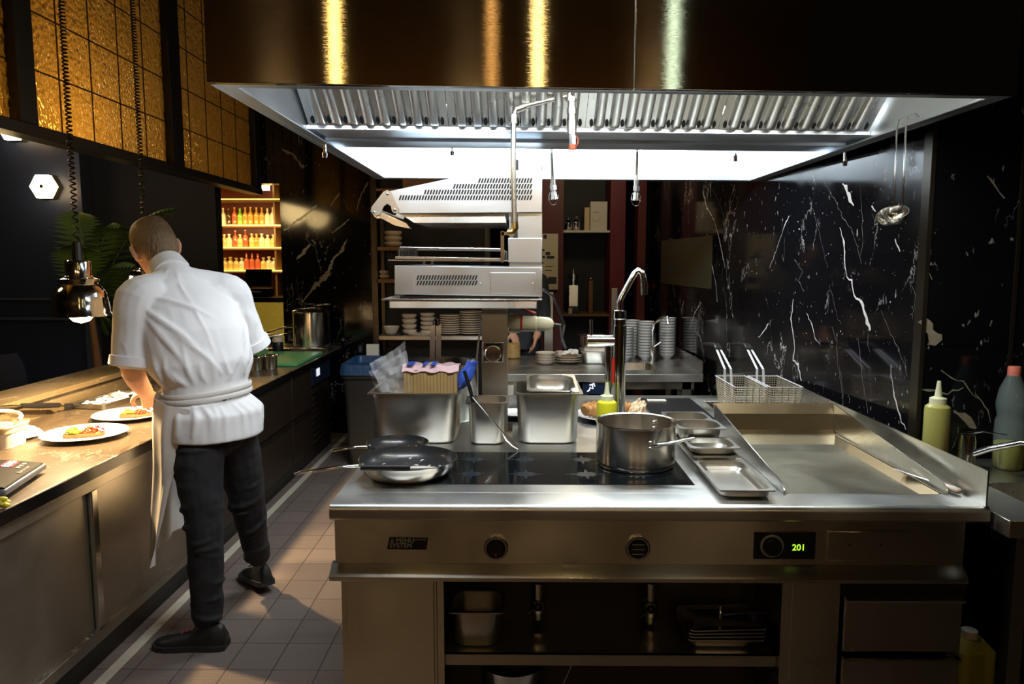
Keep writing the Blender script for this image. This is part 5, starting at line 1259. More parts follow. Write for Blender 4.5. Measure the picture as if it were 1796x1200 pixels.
# frying pans
def fry(c, r, label, hdir, hl, hz0=0, rr_=1):
    c = Vector(c); t = thing('frying_pan', label, 'pan', tuple(c), None)
    h = .053*rr_
    MB().lathe([(r*.74, 0), (r*.80, .003), (r*.91, h*.32), (r*.98, h*.75), (r, h), (r*1.005, h+.001)], c, 56, cap1=False).build('pan_body', M['pot'], t, smooth=60)
    MB().lathe([(r*1.005, h+.001), (r*.985, h+.002), (r*.96, h*.75), (r*.89, h*.36), (r*.76, .008), (.001, .005)], c, 56, cap0=False).build('nonstick_lining', M['nonstick'], t, smooth=60)
    d = Vector(hdir).normalized(); s = c+d*r*.97+Vector((0, 0, h*.72))
    MB().tube([s-d*.01, s+d*.04+Vector((0, 0, .002)), s+d*hl*.45+Vector((0, 0, .0+hz0)), s+d*hl*.9+Vector((0, 0, -.006+hz0)), s+d*hl+Vector((0, 0, -.010+hz0))], [(.010, .007), (.007, .005), (.010, .005), (.012, .005), (.007, .003)], 12).build('handle', M['polished'], t)
    g = MB(); sd = d.cross(Vector((0, 0, 1)))
    for k in (-1, 1): g.sphere(s-d*.008+sd*k*.012, .006, 8, 6)
    g.build('rivet', M['polished'], t)
    return c
f1 = fry((-.367, 2.425, IZ+.003), .161, 'large black-lined frying pan with scraps and a spatula on it', (-1, -.32, 0), .205)
f2 = fry((-.445, 2.685, IZ+.001), .112, 'smaller black-lined frying pan behind the large one', (-1, -.20, 0), .13, rr_=.8)
t = thing('silicone_spatula', 'white-bladed spatula with black handle lying across the large frying pan', 'utensil', tuple(PY(700, 828, 2.29)))
spz = lambda x, dy=0, dz=0: Vector((PY(x, 829, 2.225).x, 2.27+dy, .9455+dz))
MB().tube([spz(633), spz(676), spz(720)], [(.006, .0085), (.006, .009), (.006, .009)], 10).build('handle', M['black'], t, smooth=50)
MB().sheet([[spz(720, .012), spz(742, .016), spz(764, .006)], [spz(720, -.010), spz(742, -.008), spz(764, .0)]], .004).build('blade', M['white'], t)
b = MB()
for k in range(14):
    a = random.uniform(0, 2*PI); q = random.uniform(.3, .8)*.16; c = Vector((f1.x+q*math.cos(a), f1.y+q*math.sin(a), IZ+.012+.03*(q/.16)**3)); pts = [c]
    for j in range(5): pts.append(pts[-1]+Vector((random.uniform(-.012, .014), random.uniform(-.010, .010), random.uniform(-.001, .002))))
    b.tube(pts, [.0006, .0016, .0022, .0016, .001, .0006], 5)
o = b.build('onion_scraps', M['napkin'], loc=tuple(f1+Vector((0, 0, .008)))); tag(o, 'whitish onion scraps lying in the large frying pan', 'food', kind='stuff')
# small steel pans right of the pot
X_ = .670
gn_container('shallow_tray', 'flat steel tray lying nearest to the island front edge', .168, .335, .030, (X_, 2.335, IZ), r=.03, taper=.93, cat='tray')
gn_container('shallow_tray', 'flat steel tray under two small pans right of the pot', .172, .34, .040, (X_-.002, 2.68, IZ), r=.03, cat='tray')
gn_container('small_pan', 'small steel pan at the front of the row right of the pot', .172, .160, .060, (X_-.002, 2.60, IZ+.006), r=.045, cat='pan', taper=.80)
gn_container('small_pan', 'small steel pan in the middle of the row right of the pot', .172, .160, .090, (X_-.006, 2.765, IZ+.006), r=.045, cat='pan', taper=.80)
gn_container('small_pan', 'small steel pan at the back of the row right of the pot', .175, .162, .090, (X_-.010, 2.94, IZ), r=.045, cat='pan')
for o in set(C.objects)-_pre:
    if o.parent is None:
        o.location.y -= .045
        if o.name.startswith('serving_spoon'): o.location.z += .009
# scraper
t = thing('hob_scraper', 'scraper with an ivory handle between griddle and end guard', 'utensil', tuple(PZ(1660, 856, IZ)))
a, c = PZ(1638, 846, IZ+.012), PZ(1682, 862, IZ+.012)
MB().tube([a, a.lerp(c, .3), a.lerp(c, .8), c, c+(c-a).normalized()*.006], [(.008, .007), (.011, .009), (.0125, .010), (.011, .009), (.004, .004)], 14).build('handle', M['cream'], t, smooth=60)
d = (a-c).normalized(); MB().tube([a, a+d*.05, a+d*.16], [.004, (.008, .002), (.014, .0015)], 8).build('blade', M['gn'], t)

# ------------------------------------------------------------------ inside the island niche
gn_container('food_container', 'steel container on the open shelf inside the island', .172, .162, .122, (PY(837, 1100, 2.23).x, 2.245, shz), r=.04)
def drain(px, pytop, label, s=1, yb=1085):
    a, c = PY(px, 1022, 2.32), PY(px, yb, 2.32)
    t = thing('drain_valve', label, 'valve', (c.x, 2.32, c.z), 'drain valves below the hob')
    L = a.z-c.z
    MB().lathe([(.016, 0), (.020, L*.18), (.024, L*.2), (.026, L*.55), (.018, L*.58), (.018, L), (.001, L)], (c.x, 2.32, c.z), 18).build('valve_body', M['polished'], t)
    g = MB(); g.sphere((c.x-.002, 2.292, c.z+L*.42), (.014, .012, .014), 12, 8); g.tube([(c.x, 2.29, c.z+L*.42), (c.x-.03, 2.285, c.z+L*.3), (c.x-.045, 2.285, c.z+L*.24)], .005, 8); g.build('valve_lever', M['black'], t)
drain(944, 1030, 'left drain valve hanging in the island niche'); drain(1140, 1030, 'right drain valve hanging in the island niche', yb=1092)
lid0 = None
for k in range(4):
    z = shz+.032+.011*k; xx = PY(1265, 1100, 2.23).x
    if k == 0:
        b = MB(); b.loft([rr(.235, .16, .02, 0), rr(.245, .17, .02, .002), rr(.245, .17, .02, .006), rr(.20, .13, .02, .007), rr(.19, .12, .02, .0035)]); lid0 = b.build('pan_lid', M['polished'], smooth=30)
        lid0.location = (xx, 2.25, z); tag(lid0, 'steel lid in the flat stack at the right of the niche shelf, lowest', 'lid', 'stacked steel lids')
    else: dup(lid0, (xx+.004*(k % 2), 2.25, z), 'steel lid in the flat stack at the right of the niche shelf, %s' % ('second from below', 'third from below', 'topmost')[k-1], rotz=.02*k)
gn_container('shallow_tray', 'shallow steel pan under the stack of lids in the niche', .20, .15, .030, (PY(1265, 1100, 2.23).x-.01, 2.25, shz), r=.02, cat='tray')
c = PY(1285, 1080, 2.22); t = thing('serving_tongs', 'steel tongs lying on top of the stacked lids', 'tongs', (c.x, 2.28, shz+.08))
for k in (-1, 1): MB().tube([(c.x-.03, 2.23, shz+.088), (c.x+.04, 2.24+k*.006, shz+.095), (c.x+.11, 2.26+k*.016, shz+.090)], [(.006, .003), (.009, .003), (.006, .002)], 8).build('arm', M['polished'], t)
MB().cyl((c.x-.036, 2.23, shz+.076), (c.x-.036, 2.23, shz+.118), .005).build('tongs_pin', M['chrome'], t)
c = PY(900, 1194, 2.32); t = thing('mixing_bowl', 'round steel bowl on the floor of the niche, mostly out of view', 'bowl', (c.x, 2.255, .12))
MB().lathe([(.04, 0), (.075, .04), (.095, .12), (.105, .19), (.108, .19), (.10, .12), (.08, .045), (.001, .006)], (c.x, 2.255, .12), 32).build('bowl_body', M['polished'], t, smooth=60)
a, c = PY(1003, 1166, 2.16), PY(988, 1200, 2.16)
o = MB().tube([a, c, c+(c-a)*1.2], .0015, 6).build('hanging_wire', M['polished'], loc=tuple(c)); tag(o, 'thin bright wire hanging below the niche shelf', 'wire')

# ------------------------------------------------------------------ sink counter at the right
t = thing('sink_counter', 'dark steel sink counter at the right edge beside the island', 'counter', (1.75, 2.3, 0))
SZ = .865; SX0, SX1, SY0, SY1 = 1.356, 2.3, 2.0, RC.y-.004
b = MB(); bx = (1.50, 1.95, 2.06, 2.36)
sf = PZ(1744, 892, SZ)
b.box(SX0, SX1, SY0, bx[2], SZ-.05, SZ); b.box(SX0, bx[0], bx[2], SY1, SZ-.05, SZ); b.box(bx[1], SX1, bx[2], SY1, SZ-.05, SZ); b.box(bx[0], bx[1], bx[3], SY1, SZ-.05, SZ)
b.build('countertop', M['top'], t, bevel=.002)
b = MB(); cx, cy = (bx[0]+bx[1])/2, (bx[2]+bx[3])/2; w, d = bx[1]-bx[0], bx[3]-bx[2]
b.loft([rr(w, d, .05, SZ, cx, cy), rr(w-.02, d-.02, .05, SZ-.16, cx, cy), rr(w-.08, d-.08, .04, SZ-.17, cx, cy)], False, True); b.build('sink_bowl', M['steel'], t)
b = MB(); b.box(SX0+.05, SX0+.09, SY0+.04, SY0+.08, 0, SZ-.05); b.build('leg', M['front'], t); b = MB(); b.box(SX0+.35, SX1, SY0+.03, SY0+.06, 0, SZ-.05); b.build('front_panel', M['cabdark'], t)
MB().box(SX0+.09, SX0+.35, SY0+.1, SY1, .10, .115).build('lower_shelf', M['wood'], t)
c = Vector((1.53, 2.50, SZ)); t = thing('sink_tap', 'small chrome lever tap on the sink counter', 'tap', tuple(c))
MB().lathe([(.030, 0), (.028, .03), (.027, .10), (.024, .125), (.001, .13)], c, 24).build('tap_body', M['chrome'], t, smooth=50)
MB().tube([c+Vector((.0, -.0, .05)), c+Vector((.05, -.05, .09)), c+Vector((.11, -.11, .125)), c+Vector((.135, -.135, .122))], [(.016, .012), (.014, .011), (.013, .010), (.015, .012)], 14).build('spout', M['chrome'], t)
MB().tube([c+Vector((0, 0, .128)), c+Vector((.04, -.02, .142)), c+Vector((.10, -.05, .136))], [(.014, .006), (.010, .005), (.010, .003)], 12).build('lever', M['chrome'], t)
squeeze((PY(1641, 770, 2.56).x, 2.56, SZ), .041, .30, M['oil'], M['clearcap'], 'pale oil squeeze bottle against the marble wall by the sink')
c = Vector((PY(1768, 800, 2.53).x, 2.53, SZ)); t = thing('detergent_bottle', 'clear bottle with salmon cap and yellow liquid beside the sink tap', 'bottle', tuple(c))
r = .048
prof = [(r*.9, .0), (r, .01), (r*1.0, .12), (r*.98, .165), (r*.86, .185), (r*.98, .21), (r*1.0, .23), (r*.85, .275), (r*.40, .33), (r*.36, .335)]
MB().lathe(prof, c, 32, cap1=False).build('bottle_body', M['pet'], t, smooth=60)
MB().lathe([(r*.85, .002), (r*.94, .01), (r*.95, .09), (.001, .09)], c, 32).build('detergent', M['detergent'], t)
MB().lathe([(r*.42, .325), (r*.42, .352), (r*.38, .356), (.001, .356)], c, 24).build('cap', M['salmon'], t)
c = Vector((1.52, 2.40, .116)); t = thing('canister', 'yellow canister standing under the sink counter', 'canister', tuple(c))
MB().loft([rr(.13, .13, .03, c.z, c.x, c.y), rr(.13, .13, .03, c.z+.17, c.x, c.y), rr(.08, .08, .03, c.z+.20, c.x, c.y)]).build('canister_body', mat('dull_yellow_canister', (.30, .28, .03), 0, .5), t)
MB().cyl(c+Vector((0, 0, .20)), c+Vector((0, 0, .225)), .025).build('cap', M['boxw'], t)
# ------------------------------------------------------------------ BACK BENCH and what stands on it
BZ = .81; by0, by1 = 5.03, 6.02
bxl, bxr = -.14, 1.255
t = thing('back_bench', 'stainless steel bench with sink against the back right', 'bench', ((bxl+bxr)/2, 5.6, 0))
k0 = (.62, .98, 5.22, 5.60)
b = MB(); b.box(bxl, bxr, by0, k0[2], BZ-.055, BZ); b.box(bxl, k0[0], k0[2], by1, BZ-.055, BZ); b.box(k0[1], bxr, k0[2], by1, BZ-.055, BZ); b.box(k0[0], k0[1], k0[3], by1, BZ-.055, BZ)
b.build('countertop', M['top'], t, bevel=.003)
cx, cy = (k0[0]+k0[1])/2, (k0[2]+k0[3])/2
MB().loft([rr(.36, .38, .06, BZ, cx, cy), rr(.33, .35, .06, BZ-.14, cx, cy), rr(.26, .28, .05, BZ-.15, cx, cy)], False, True).build('sink_bowl', M['steel'], t)
MB().prism([(by0+.01, BZ), (by0+.01, BZ+.09), (by1, BZ+.09), (by1, BZ)], 'x', bxr-.006, bxr).build('end_upstand', M['steel'], t)
b = MB(); b.box(bxl+.02, .34, by0+.03, by0+.05, .2, BZ-.055); b.build('fridge_front', M['front'], t)
p0, p1 = PY(1022, 672, by0+.028), PY(1068, 691, by0+.028)
o = MB().box(p0.x, p1.x+.08, by0+.022, by0+.03, p1.z, p0.z).build('control_display', M['navy'], t)
MB().tube([PY(x, y, by0+.018) for x, y in ((1030, 687), (1034, 684), (1035, 680), (1040, 682), (1039, 675), (1034, 676), (1042, 673), (1043, 678))], .005, 6).build('display_symbol', M['whiteled'], o)
b = MB(); b.box(.42, 1.20, by0+.03, by0+.05, BZ-.11, BZ-.055); b.box(1.12, 1.18, by0+.03, by0+.06, 0, BZ-.055); b.box(.42, .47, by0+.03, by0+.06, 0, BZ-.055); b.box(.42, 1.2, by0+.03, by1-.05, .32, .34); b.build('frame', M['steel'], t)
for x in (bxl+.04, bxr-.05): MB().box(x-.02, x+.02, by1-.08, by1-.04, 0, BZ-.055).build('leg', M['steel'], t)
# bench tap
c = Vector((PY(1172, 600, 5.45).x, 5.64, BZ)); c.x = 1.06-.05
t = thing('bench_tap', 'slim chrome tap over the sink of the back bench', 'tap', tuple(c))
MB().cyl(c, c+Vector((0, 0, .12)), .018).build('tap_body', M['chrome'], t)
MB().tube([c+Vector((0, 0, .1)), c+Vector((0, 0, .24)), c+Vector((.01, -.02, .30)), c+Vector((.06, -.12, .36)), c+Vector((.08, -.16, .36)), c+Vector((.085, -.17, .31))], .011, 10).build('spout', M['chrome'], t)
MB().tube([c+Vector((0, 0, .11)), c+Vector((.06, -.03, .16))], .006, 8).build('lever', M['chrome'], t)
c = Vector((PY(1148, 600, 5.7).x, 5.70, BZ)); t = thing('soap_bottle', 'dark brown bottle between two bowl stacks', 'bottle', tuple(c))
MB().lathe([(.032, 0), (.034, .01), (.034, .11), (.012, .16), (.011, .20), (.013, .2), (.013, .215), (.001, .22)], c, 16).build('bottle_body', M['black'], t)
# stacks of bowls
b = MB(); r = .068
b.lathe([(r*.5, 0), (r*.55, .006), (r*.85, .026), (r, .050), (r*1.0, .054), (r*.95, .052), (r*.8, .028), (r*.45, .008), (.001, .008)], (0, 0, 0), 20); b.slot(1); b.lathe([(r*1.005, .048), (r*1.012, .0545), (r*.97, .0555), (r*.98, .050)], (0, 0, 0), 20, cap0=False, cap1=False)
bowl0 = b.build('soup_bowl', [M['white'], M['rimgrey']], smooth=50); first = True
for (px, n, yy, nm) in ((1108, 12, 5.9, 'leftmost, rear'), (1096, 10, 5.72, 'leftmost, front'), (1133, 12, 5.78, 'middle'), (1170, 13, 5.85, 'right')):
    X = PY(px, 600, yy).x
    for k in range(n):
        lab = '%s grey-rimmed bowl from below in the %s stack on the bench' % (ORD[k], nm.replace(',', ' and')); g_ = 'grey-rimmed bowls, %s stack' % nm
        if first: o = bowl0; o.location = (X, yy, BZ); tag(o, lab, 'bowl', g_); first = False
        else: o = dup(bowl0, (X, yy, BZ+.0225*k), lab); o['group'] = g_
# white dishes
def dish(r, h): return [(r*.6, 0), (r*.65, .004), (r, h), (r*1.0, h+.004), (r*.9, h), (r*.6, .007), (.001, .007)]
d0 = MB().lathe(dish(.075, .028), n=28).build('round_dish', M['cream'], smooth=60); c = PZ(957, 641, BZ)
for k in range(4):
    loc = (c.x, c.y+.05, BZ+.020*k); lab = 'cream dish in the small round stack left on the back bench, %s' % ('lowest', 'second', 'third', 'topmost')[k]
    if k == 0: d0.location = loc; tag(d0, lab, 'dish', 'small cream dishes')
    else: dup(d0, loc, lab)
d1 = MB().lathe(dish(.105, .022), n=28).build('oval_dish', M['cream'], smooth=60); c = PZ(998, 640, BZ)
for k in range(3):
    loc = (c.x, c.y+.08, BZ+.018*k); lab = 'wide cream dish in the flat stack on the back bench, %s' % ('lowest', 'middle', 'topmost')[k]
    if k == 0: d1.location = loc; tag(d1, lab, 'dish', 'wide cream dishes')
    else: dup(d1, loc, lab)
crumple('dish_cloth', 'white cloth lying on the wide cream dishes', 'cloth', [Vector((c.x-.06, c.y+.03, BZ+.07)), Vector((c.x+.07, c.y+.03, BZ+.07)), Vector((c.x+.08, c.y+.14, BZ+.085)), Vector((c.x-.04, c.y+.14, BZ+.085))], M['napkin'], .02, .002, seed=3)
t = thing('cup', 'small cream cup on the wide dishes', 'cup', (c.x-.05, c.y+.1, BZ+.085))
x, y = c.x-.065, c.y+.06
MB().lathe([(.016, 0), (.022, .01), (.026, .035), (.024, .035), (.001, .006)], (x, y, BZ+.062), 16).build('cup_body', M['cream'], t)
MB().tube([(x-.022+.012*-math.sin(a), y, BZ+.082+.012*math.cos(a)) for a in [i*PI/6 for i in range(7)]], .003, 6).build('ear', M['cream'], t)
c = PZ(1050, 640, BZ); gn_container('food_container', 'wide steel container on the back bench left of the tap', .26, .26, .10, (c.x, c.y+.13, BZ), r=.04)
c2 = Vector((c.x+.0, c.y+.5, BZ)); t = thing('saucepan', 'open steel saucepan at the back of the back bench', 'pan', tuple(c2))
MB().lathe([(.11, 0), (.12, .01), (.12, .17), (.125, .175), (.116, .17), (.115, .012), (.001, .012)], c2, 28).build('pan_body', M['polished'], t)
o = MB().lathe([(.05, 0), (.06, .01), (.06, .12), (.001, .12)], (0, 0, 0), 20).build('jar', mat('straw_jar', (.45, .28, .10), 0, .5, noise_amt=.4, nscale=40)); o.location = (PZ(897, 625, BZ).x+.03, 5.95, BZ); tag(o, 'straw-coloured jar beside the steel post on the back bench', 'jar')
o.location.x = PY(906, 610, 5.85).x-.03; o.location.y = 5.85

# ------------------------------------------------------------------ left shelving with crockery (seen under and through the grill)
SHY0, SHY1 = 6.15, 6.5
sx0, sx1 = -1.21, -.26
t = thing('crockery_shelving', 'dark shelving unit with cream crockery behind the grill', 'shelving', ((sx0+sx1)/2, 6.3, 0))
sz = {k: PY(760, k, SHY0).z for k in (590, 490, 433)}
for k in (590, 490, 433): MB().box(sx0+.02, sx1-.02, SHY0, SHY1, sz[k]-.03, sz[k]).build('shelf', M['wood'] if k != 590 else M['front'], t)
MB().box(sx0+.02, sx1-.02, SHY0, SHY1, .2, .23).build('shelf', M['wood'], t); MB().box(sx0+.02, sx1-.02, SHY0, SHY1, 2.15, 2.17).build('shelf', M['wood'], t)
for x in (sx0, sx1-.03):
    for y in (SHY0, SHY1-.03): MB().box(x, x+.03, y, y+.03, 0, 2.2).build('upright', M['trim'], t)
MB().box(sx0, sx1, SHY1+.001, SHY1+.01, 0, 2.3).build('back_panel', M['dark'], t)
def stack(px, w_px, shelf, n, hk, label, grp, nm='plate', Y=6.32):
    c = PY(px, 560, Y); r = w_px/2/F*Y; z = sz[shelf]; o0 = None
    for k in range(n):
        loc = (c.x, Y, z+hk*k); lb = '%s from below: ' % ORD[k]+label
        if k == 0:
            o0 = MB().lathe([(r*.6, 0), (r*.9, hk*.35), (r, hk*.6), (r, hk*.95), (r*.9, hk), (.001, hk*.9)], n=20).build(nm, M['cream'], smooth=50); o0.location = loc; tag(o0, lb, nm.replace('_', ' '), grp)
        else: dup(o0, loc, lb)
stack(718, 26, 590, 4, .044, 'cream bowl in the narrow left stack on the crockery shelf', 'narrow left stack of cream bowls', 'bowl')
stack(750, 26, 590, 5, .037, 'cream bowl in the second narrow stack behind the tongs', 'second narrow stack of cream bowls', 'bowl')
stack(790, 38, 590, 9, .019, 'cream plate in the wide stack right of the tongs', 'wide stack of cream plates', 'plate')
stack(826, 40, 590, 10, .020, 'cream plate in the tall wide stack next to the post', 'tall stack of cream plates', 'plate')
stack(738, 46, 590, 2, .010, 'flat cream plate at front of the crockery shelf', 'flat cream plates on the crockery shelf', 'plate', Y=6.22)
stack(692, 30, 433, 3, .045, 'cream bowl on the upper left shelf beside the grill handle', 'upper left stack of cream bowls', 'bowl')
stack(676, 18, 490, 2, .035, 'little cream ramekin on the shelf left of the grill rack', 'ramekins left of the grill', 'ramekin')
c = PY(686, 580, 6.25); o = MB().lathe([(.03, 0), (.05, .02), (.072, .075), (.068, .075), (.045, .02), (.001, .01)], n=24).build('bowl', M['cream'], smooth=60); o.location = (c.x, 6.25, sz[590]); tag(o, 'single cream bowl at the left end of the crockery shelf', 'bowl')
for (x0, x1, y0, y1, l_) in ((708, 800, 312, 330, 'wooden box on top of the crockery shelving'), (664, 690, 335, 380, 'brown cardboard box beside the grill handle')):
    a, c = PY(x0, y1, 6.25), PY(x1, y0, 6.25)
    zb = 2.171 if y1 == 330 else sz[433]+.2
    if y1 == 330: o = MB().box(a.x, c.x, 6.2, 6.45, zb, zb+.2).build('storage_box', M['wood'], loc=((a.x+c.x)/2, 6.3, zb)); tag(o, l_, 'box')
c0 = PY(760, 480, 6.3)
for (px, w) in ((790, 40), (836, 36)):
    stack(px, w, 490, 4, .022, 'cream plate in the %s stack seen through the grill' % ('left' if px == 790 else 'right'), 'plates seen through the grill, %s' % ('left' if px == 790 else 'right'), 'plate')

# ------------------------------------------------------------------ right cupboard with red sides
ry = 6.74
def X6(px, Y=ry): return PY(px, 450, Y).x
t = thing('red_cupboard', 'dark open cupboard between dark red side panels at the back', 'cupboard', ((X6(958)+X6(1098))/2, ry, 0))
MB().box(X6(930), X6(988), ry, ry+.04, 0, 2.6).build('side_panel', M['redpanel'], t)
MB().box(X6(1070), X6(1096), ry, ry+.45, 0, 2.6).build('side_panel', M['crimson'], t)
MB().box(X6(988), X6(1070), ry+.44, ry+.46, 0, 2.6).build('back_panel', M['dark'], t)
zs1, zs2, zs3 = PY(1020, 404, ry+.02).z, PY(1020, 551, ry+.02).z, .5
for z in (zs1, zs2, zs3): MB().box(X6(988)+.002, X6(1070)-.002, ry+.02, ry+.44, z-.02, z).build('shelf', M['boxw'] if z == zs1 else M['wood'], t)
o = MB().box(X6(1118), X6(1132), ry, ry+.2, 0, 2.6).build('door_jamb', M['redpanel'], loc=(X6(1125), ry, 0)); tag(o, 'narrow dark red jamb right of the cupboard', 'jamb')
o = MB().box(X6(1075)-.01, X6(1083), ry-.03, ry-.005, .0, PY(1078, 505, ry).z).build('perforated_post', M['steel'], loc=(X6(1078), ry, 0)); tag(o, 'perforated rack post in front of the crimson panel', 'post')
o = MB().box(X6(955), X6(970), ry-.05, ry-.02, .0, PY(960, 512, ry).z).build('perforated_post', M['galv'], loc=(X6(962), ry, 0)); tag(o, 'perforated grey post below the pinned menu board', 'post')
a, c = PY(1033, 404, ry+.1), PY(1068, 352, ry+.1)
t = thing('cardboard_box', 'white cardboard box on the upper cupboard shelf', 'box', (a.x, ry+.1, zs1))
MB().box(a.x+.01, c.x-.015, ry+.08, ry+.30, zs1, zs1+.26).build('carton', M['boxw'], t, bevel=.003)
q = MB(); cc = PY(1046, 382, ry+.079)
for k in range(12):
    a0_, a1_ = PI*(1+k/12), PI*(1+(k+1)/12); q.cyl((cc.x+.035*math.cos(a0_), ry+.079, cc.z+.035*math.sin(a0_)), (cc.x+.035*math.cos(a1_), ry+.079, cc.z+.035*math.sin(a1_)), .0015, n=4)
q.box(cc.x-.03, cc.x+.03, ry+.078, ry+.080, cc.z+.045, cc.z+.052); q.build('printed_mark', M['grey'], t)
o = MB().box(a.x-.04, a.x+.005, ry+.12, ry+.3, zs1, zs1+.21).build('cardboard_box', M['parch'], loc=(a.x-.02, ry+.2, zs1)); tag(o, 'tan cardboard box left of the white one on the cupboard shelf', 'box')
for k, (px, h) in enumerate(((997, .12), (1011, .13))):
    c = PY(px, 400, ry+.12); o = MB().lathe([(.028, 0), (.035, .02), (.035, h*.6), (.015, h*.8), (.018, h), (.001, h)], n=16).build('glass_jug', M['chrome']); o.location = (c.x, ry+.12, zs1); tag(o, 'shiny metal jug on the upper cupboard shelf, %s' % ('left' if k == 0 else 'right'), 'jug')
c = PY(1006, 500, ry+.15); t = thing('coffee_grinder', 'tall dark grinder on the middle cupboard shelf', 'grinder', (c.x, ry+.15, zs2))
MB().box(c.x-.05, c.x+.05, ry+.1, ry+.25, zs2, zs2+.06).build('base', M['blackmetal'], t, bevel=.005); MB().box(c.x-.045, c.x+.045, ry+.15, ry+.22, zs2+.06, zs2+.26).build('column', M['front'], t, bevel=.005)
MB().lathe([(.03, .26), (.045, .34), (.045, .36), (.01, .37), (.008, .41)], (c.x, ry+.18, zs2), 16).build('hopper', M['front'], t)
c = PY(1036, 510, ry+.15); t = thing('paper_roll_stand', 'slim upright dispenser right of the grinder in the cupboard', 'dispenser', (c.x, ry+.15, zs2))
MB().box(c.x-.02, c.x+.02, ry+.13, ry+.2, zs2, zs2+.3).build('stand_body', M['wood'], t, bevel=.003); MB().sphere((c.x, ry+.16, zs2+.32), .014, 10, 8).build('top_knob', M['brass'], t)
o = MB().lathe([(.02, 0), (.022, .05), (.001, .05)], n=14).build('cup', M['cream']); o.location = (PY(1000, 545, ry+.08).x, ry+.07, zs2); tag(o, 'small cream cup at the cupboard shelf edge', 'cup')
# pinned board
a, c = PY(925, 508, ry-.03), PY(979, 410, ry-.03)
t = thing('notice_board', 'pale menu sheet with small pictures pinned to the red panel', 'notice', (c.x, ry-.03, a.z))
MB().box(a.x, c.x, ry-.03, ry-.018, a.z, c.z).build('sheet', M['paper'], t)
q = MB()
for (x0, x1, y0, y1) in ((953, 959, 412, 419), (957, 965, 442, 448), (950, 955, 437, 441), (959, 972, 449, 454), (951, 956, 449, 453), (952, 960, 488, 498), (961, 976, 486, 498), (950, 953, 460, 463), (956, 970, 467, 468), (956, 968, 474, 475)):
    p0, p1 = PY(x0, y1, ry-.03), PY(x1, y0, ry-.03); q.box(p0.x, p1.x, ry-.0315, ry-.03, p0.z, p1.z)
q.build('small_pictures', M['ink'], t)
# dark flat sheet with small squares on the marble wall (right)
def wq(x, y, o=.003): return wallp(x, y, o)
t = thing('wall_sheet', 'dim sheet with rows of small dark squares on the marble wall', 'notice', tuple(wq(1204, 500)))
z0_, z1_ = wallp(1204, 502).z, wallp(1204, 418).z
def wr(x0, x1, z0, z1, off):
    A, B = wallp(x0, 460, off), wallp(x1, 460, off); return [Vector((A.x, A.y, z0)), Vector((B.x, B.y, z0)), Vector((B.x, B.y, z1)), Vector((A.x, A.y, z1))]
dimp = mat('dark_sheet', (.055, .05, .028), 0, .35)
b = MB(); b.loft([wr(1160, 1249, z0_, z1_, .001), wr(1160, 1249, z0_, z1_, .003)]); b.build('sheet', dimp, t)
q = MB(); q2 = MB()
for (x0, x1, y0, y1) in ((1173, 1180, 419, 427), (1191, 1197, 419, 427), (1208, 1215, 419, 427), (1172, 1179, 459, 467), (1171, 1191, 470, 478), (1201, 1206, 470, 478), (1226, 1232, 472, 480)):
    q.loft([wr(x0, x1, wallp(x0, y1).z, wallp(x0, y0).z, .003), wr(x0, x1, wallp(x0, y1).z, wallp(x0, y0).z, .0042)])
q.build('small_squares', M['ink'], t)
o = MB().sphere((0, 0, 0), .022, 12, 8).build('red_item', M['red']); o.location = wallp(1140, 503, .03); o.scale = (1, 1.5, 2); tag(o, 'small red item hanging at the far end of the marble wall', 'unidentified')  # small red shape, kind of object not known

# ------------------------------------------------------------------ PEOPLE
def remesh(o, vox, smooth_it=4):
    m = o.modifiers.new('remesh', 'REMESH'); m.mode = 'VOXEL'; m.voxel_size = vox; m.use_smooth_shade = True
    s = o.modifiers.new('smooth', 'SMOOTH'); s.factor = .5; s.iterations = smooth_it
    return o
def folds(o, strength, size, seed=0, vec=(1, 1, 1)):
    tx = bpy.data.textures.new('cloth_folds', 'CLOUDS'); tx.noise_scale = size; tx.noise_depth = 1
    d = o.modifiers.new('folds', 'DISPLACE'); d.texture = tx; d.strength = strength; d.mid_level = .5; d.texture_coords = 'LOCAL'
def limb(b, pts, rad, n=16):
    """capped smooth limb through the points"""
    P_ = [Vector(p) for p in pts]; R_ = [r if isinstance(r, tuple) else (r, r) for r in rad]; dp, dr = [], []
    for i in range(len(P_)-1):
        p0, p1, p2, p3 = P_[max(i-1, 0)], P_[i], P_[i+1], P_[min(i+2, len(P_)-1)]
        for k in range(5):
            t = k/5; t2, t3 = t*t, t*t*t
            dp.append(.5*((2*p1)+(-p0+p2)*t+(2*p0-5*p1+4*p2-p3)*t2+(-p0+3*p1-3*p2+p3)*t3)); dr.append(tuple(R_[i][q]*(1-t)+R_[i+1][q]*t for q in (0, 1)))
    dp.append(P_[-1]); dr.append(R_[-1])
    a = (dp[0]-dp[1]).normalized(); e = (dp[-1]-dp[-2]).normalized()
    s0 = min(dr[0]); s1 = min(dr[-1])
    dp = [dp[0]+a*s0*.8, dp[0]+a*s0*.5]+dp+[dp[-1]+e*s1*.5, dp[-1]+e*s1*.8]
    dr = [tuple(q*.35 for q in dr[0]), tuple(q*.8 for q in dr[0])]+dr+[tuple(q*.8 for q in dr[-1]), tuple(q*.35 for q in dr[-1])]
    b.tube(dp, dr, n)
def oring(c, side, fwd, rs, rf, n=24, up=None, squash=None):
    return [Vector(c)+side*rs*math.cos(2*PI*i/n)+fwd*rf*math.sin(2*PI*i/n) for i in range(n)]

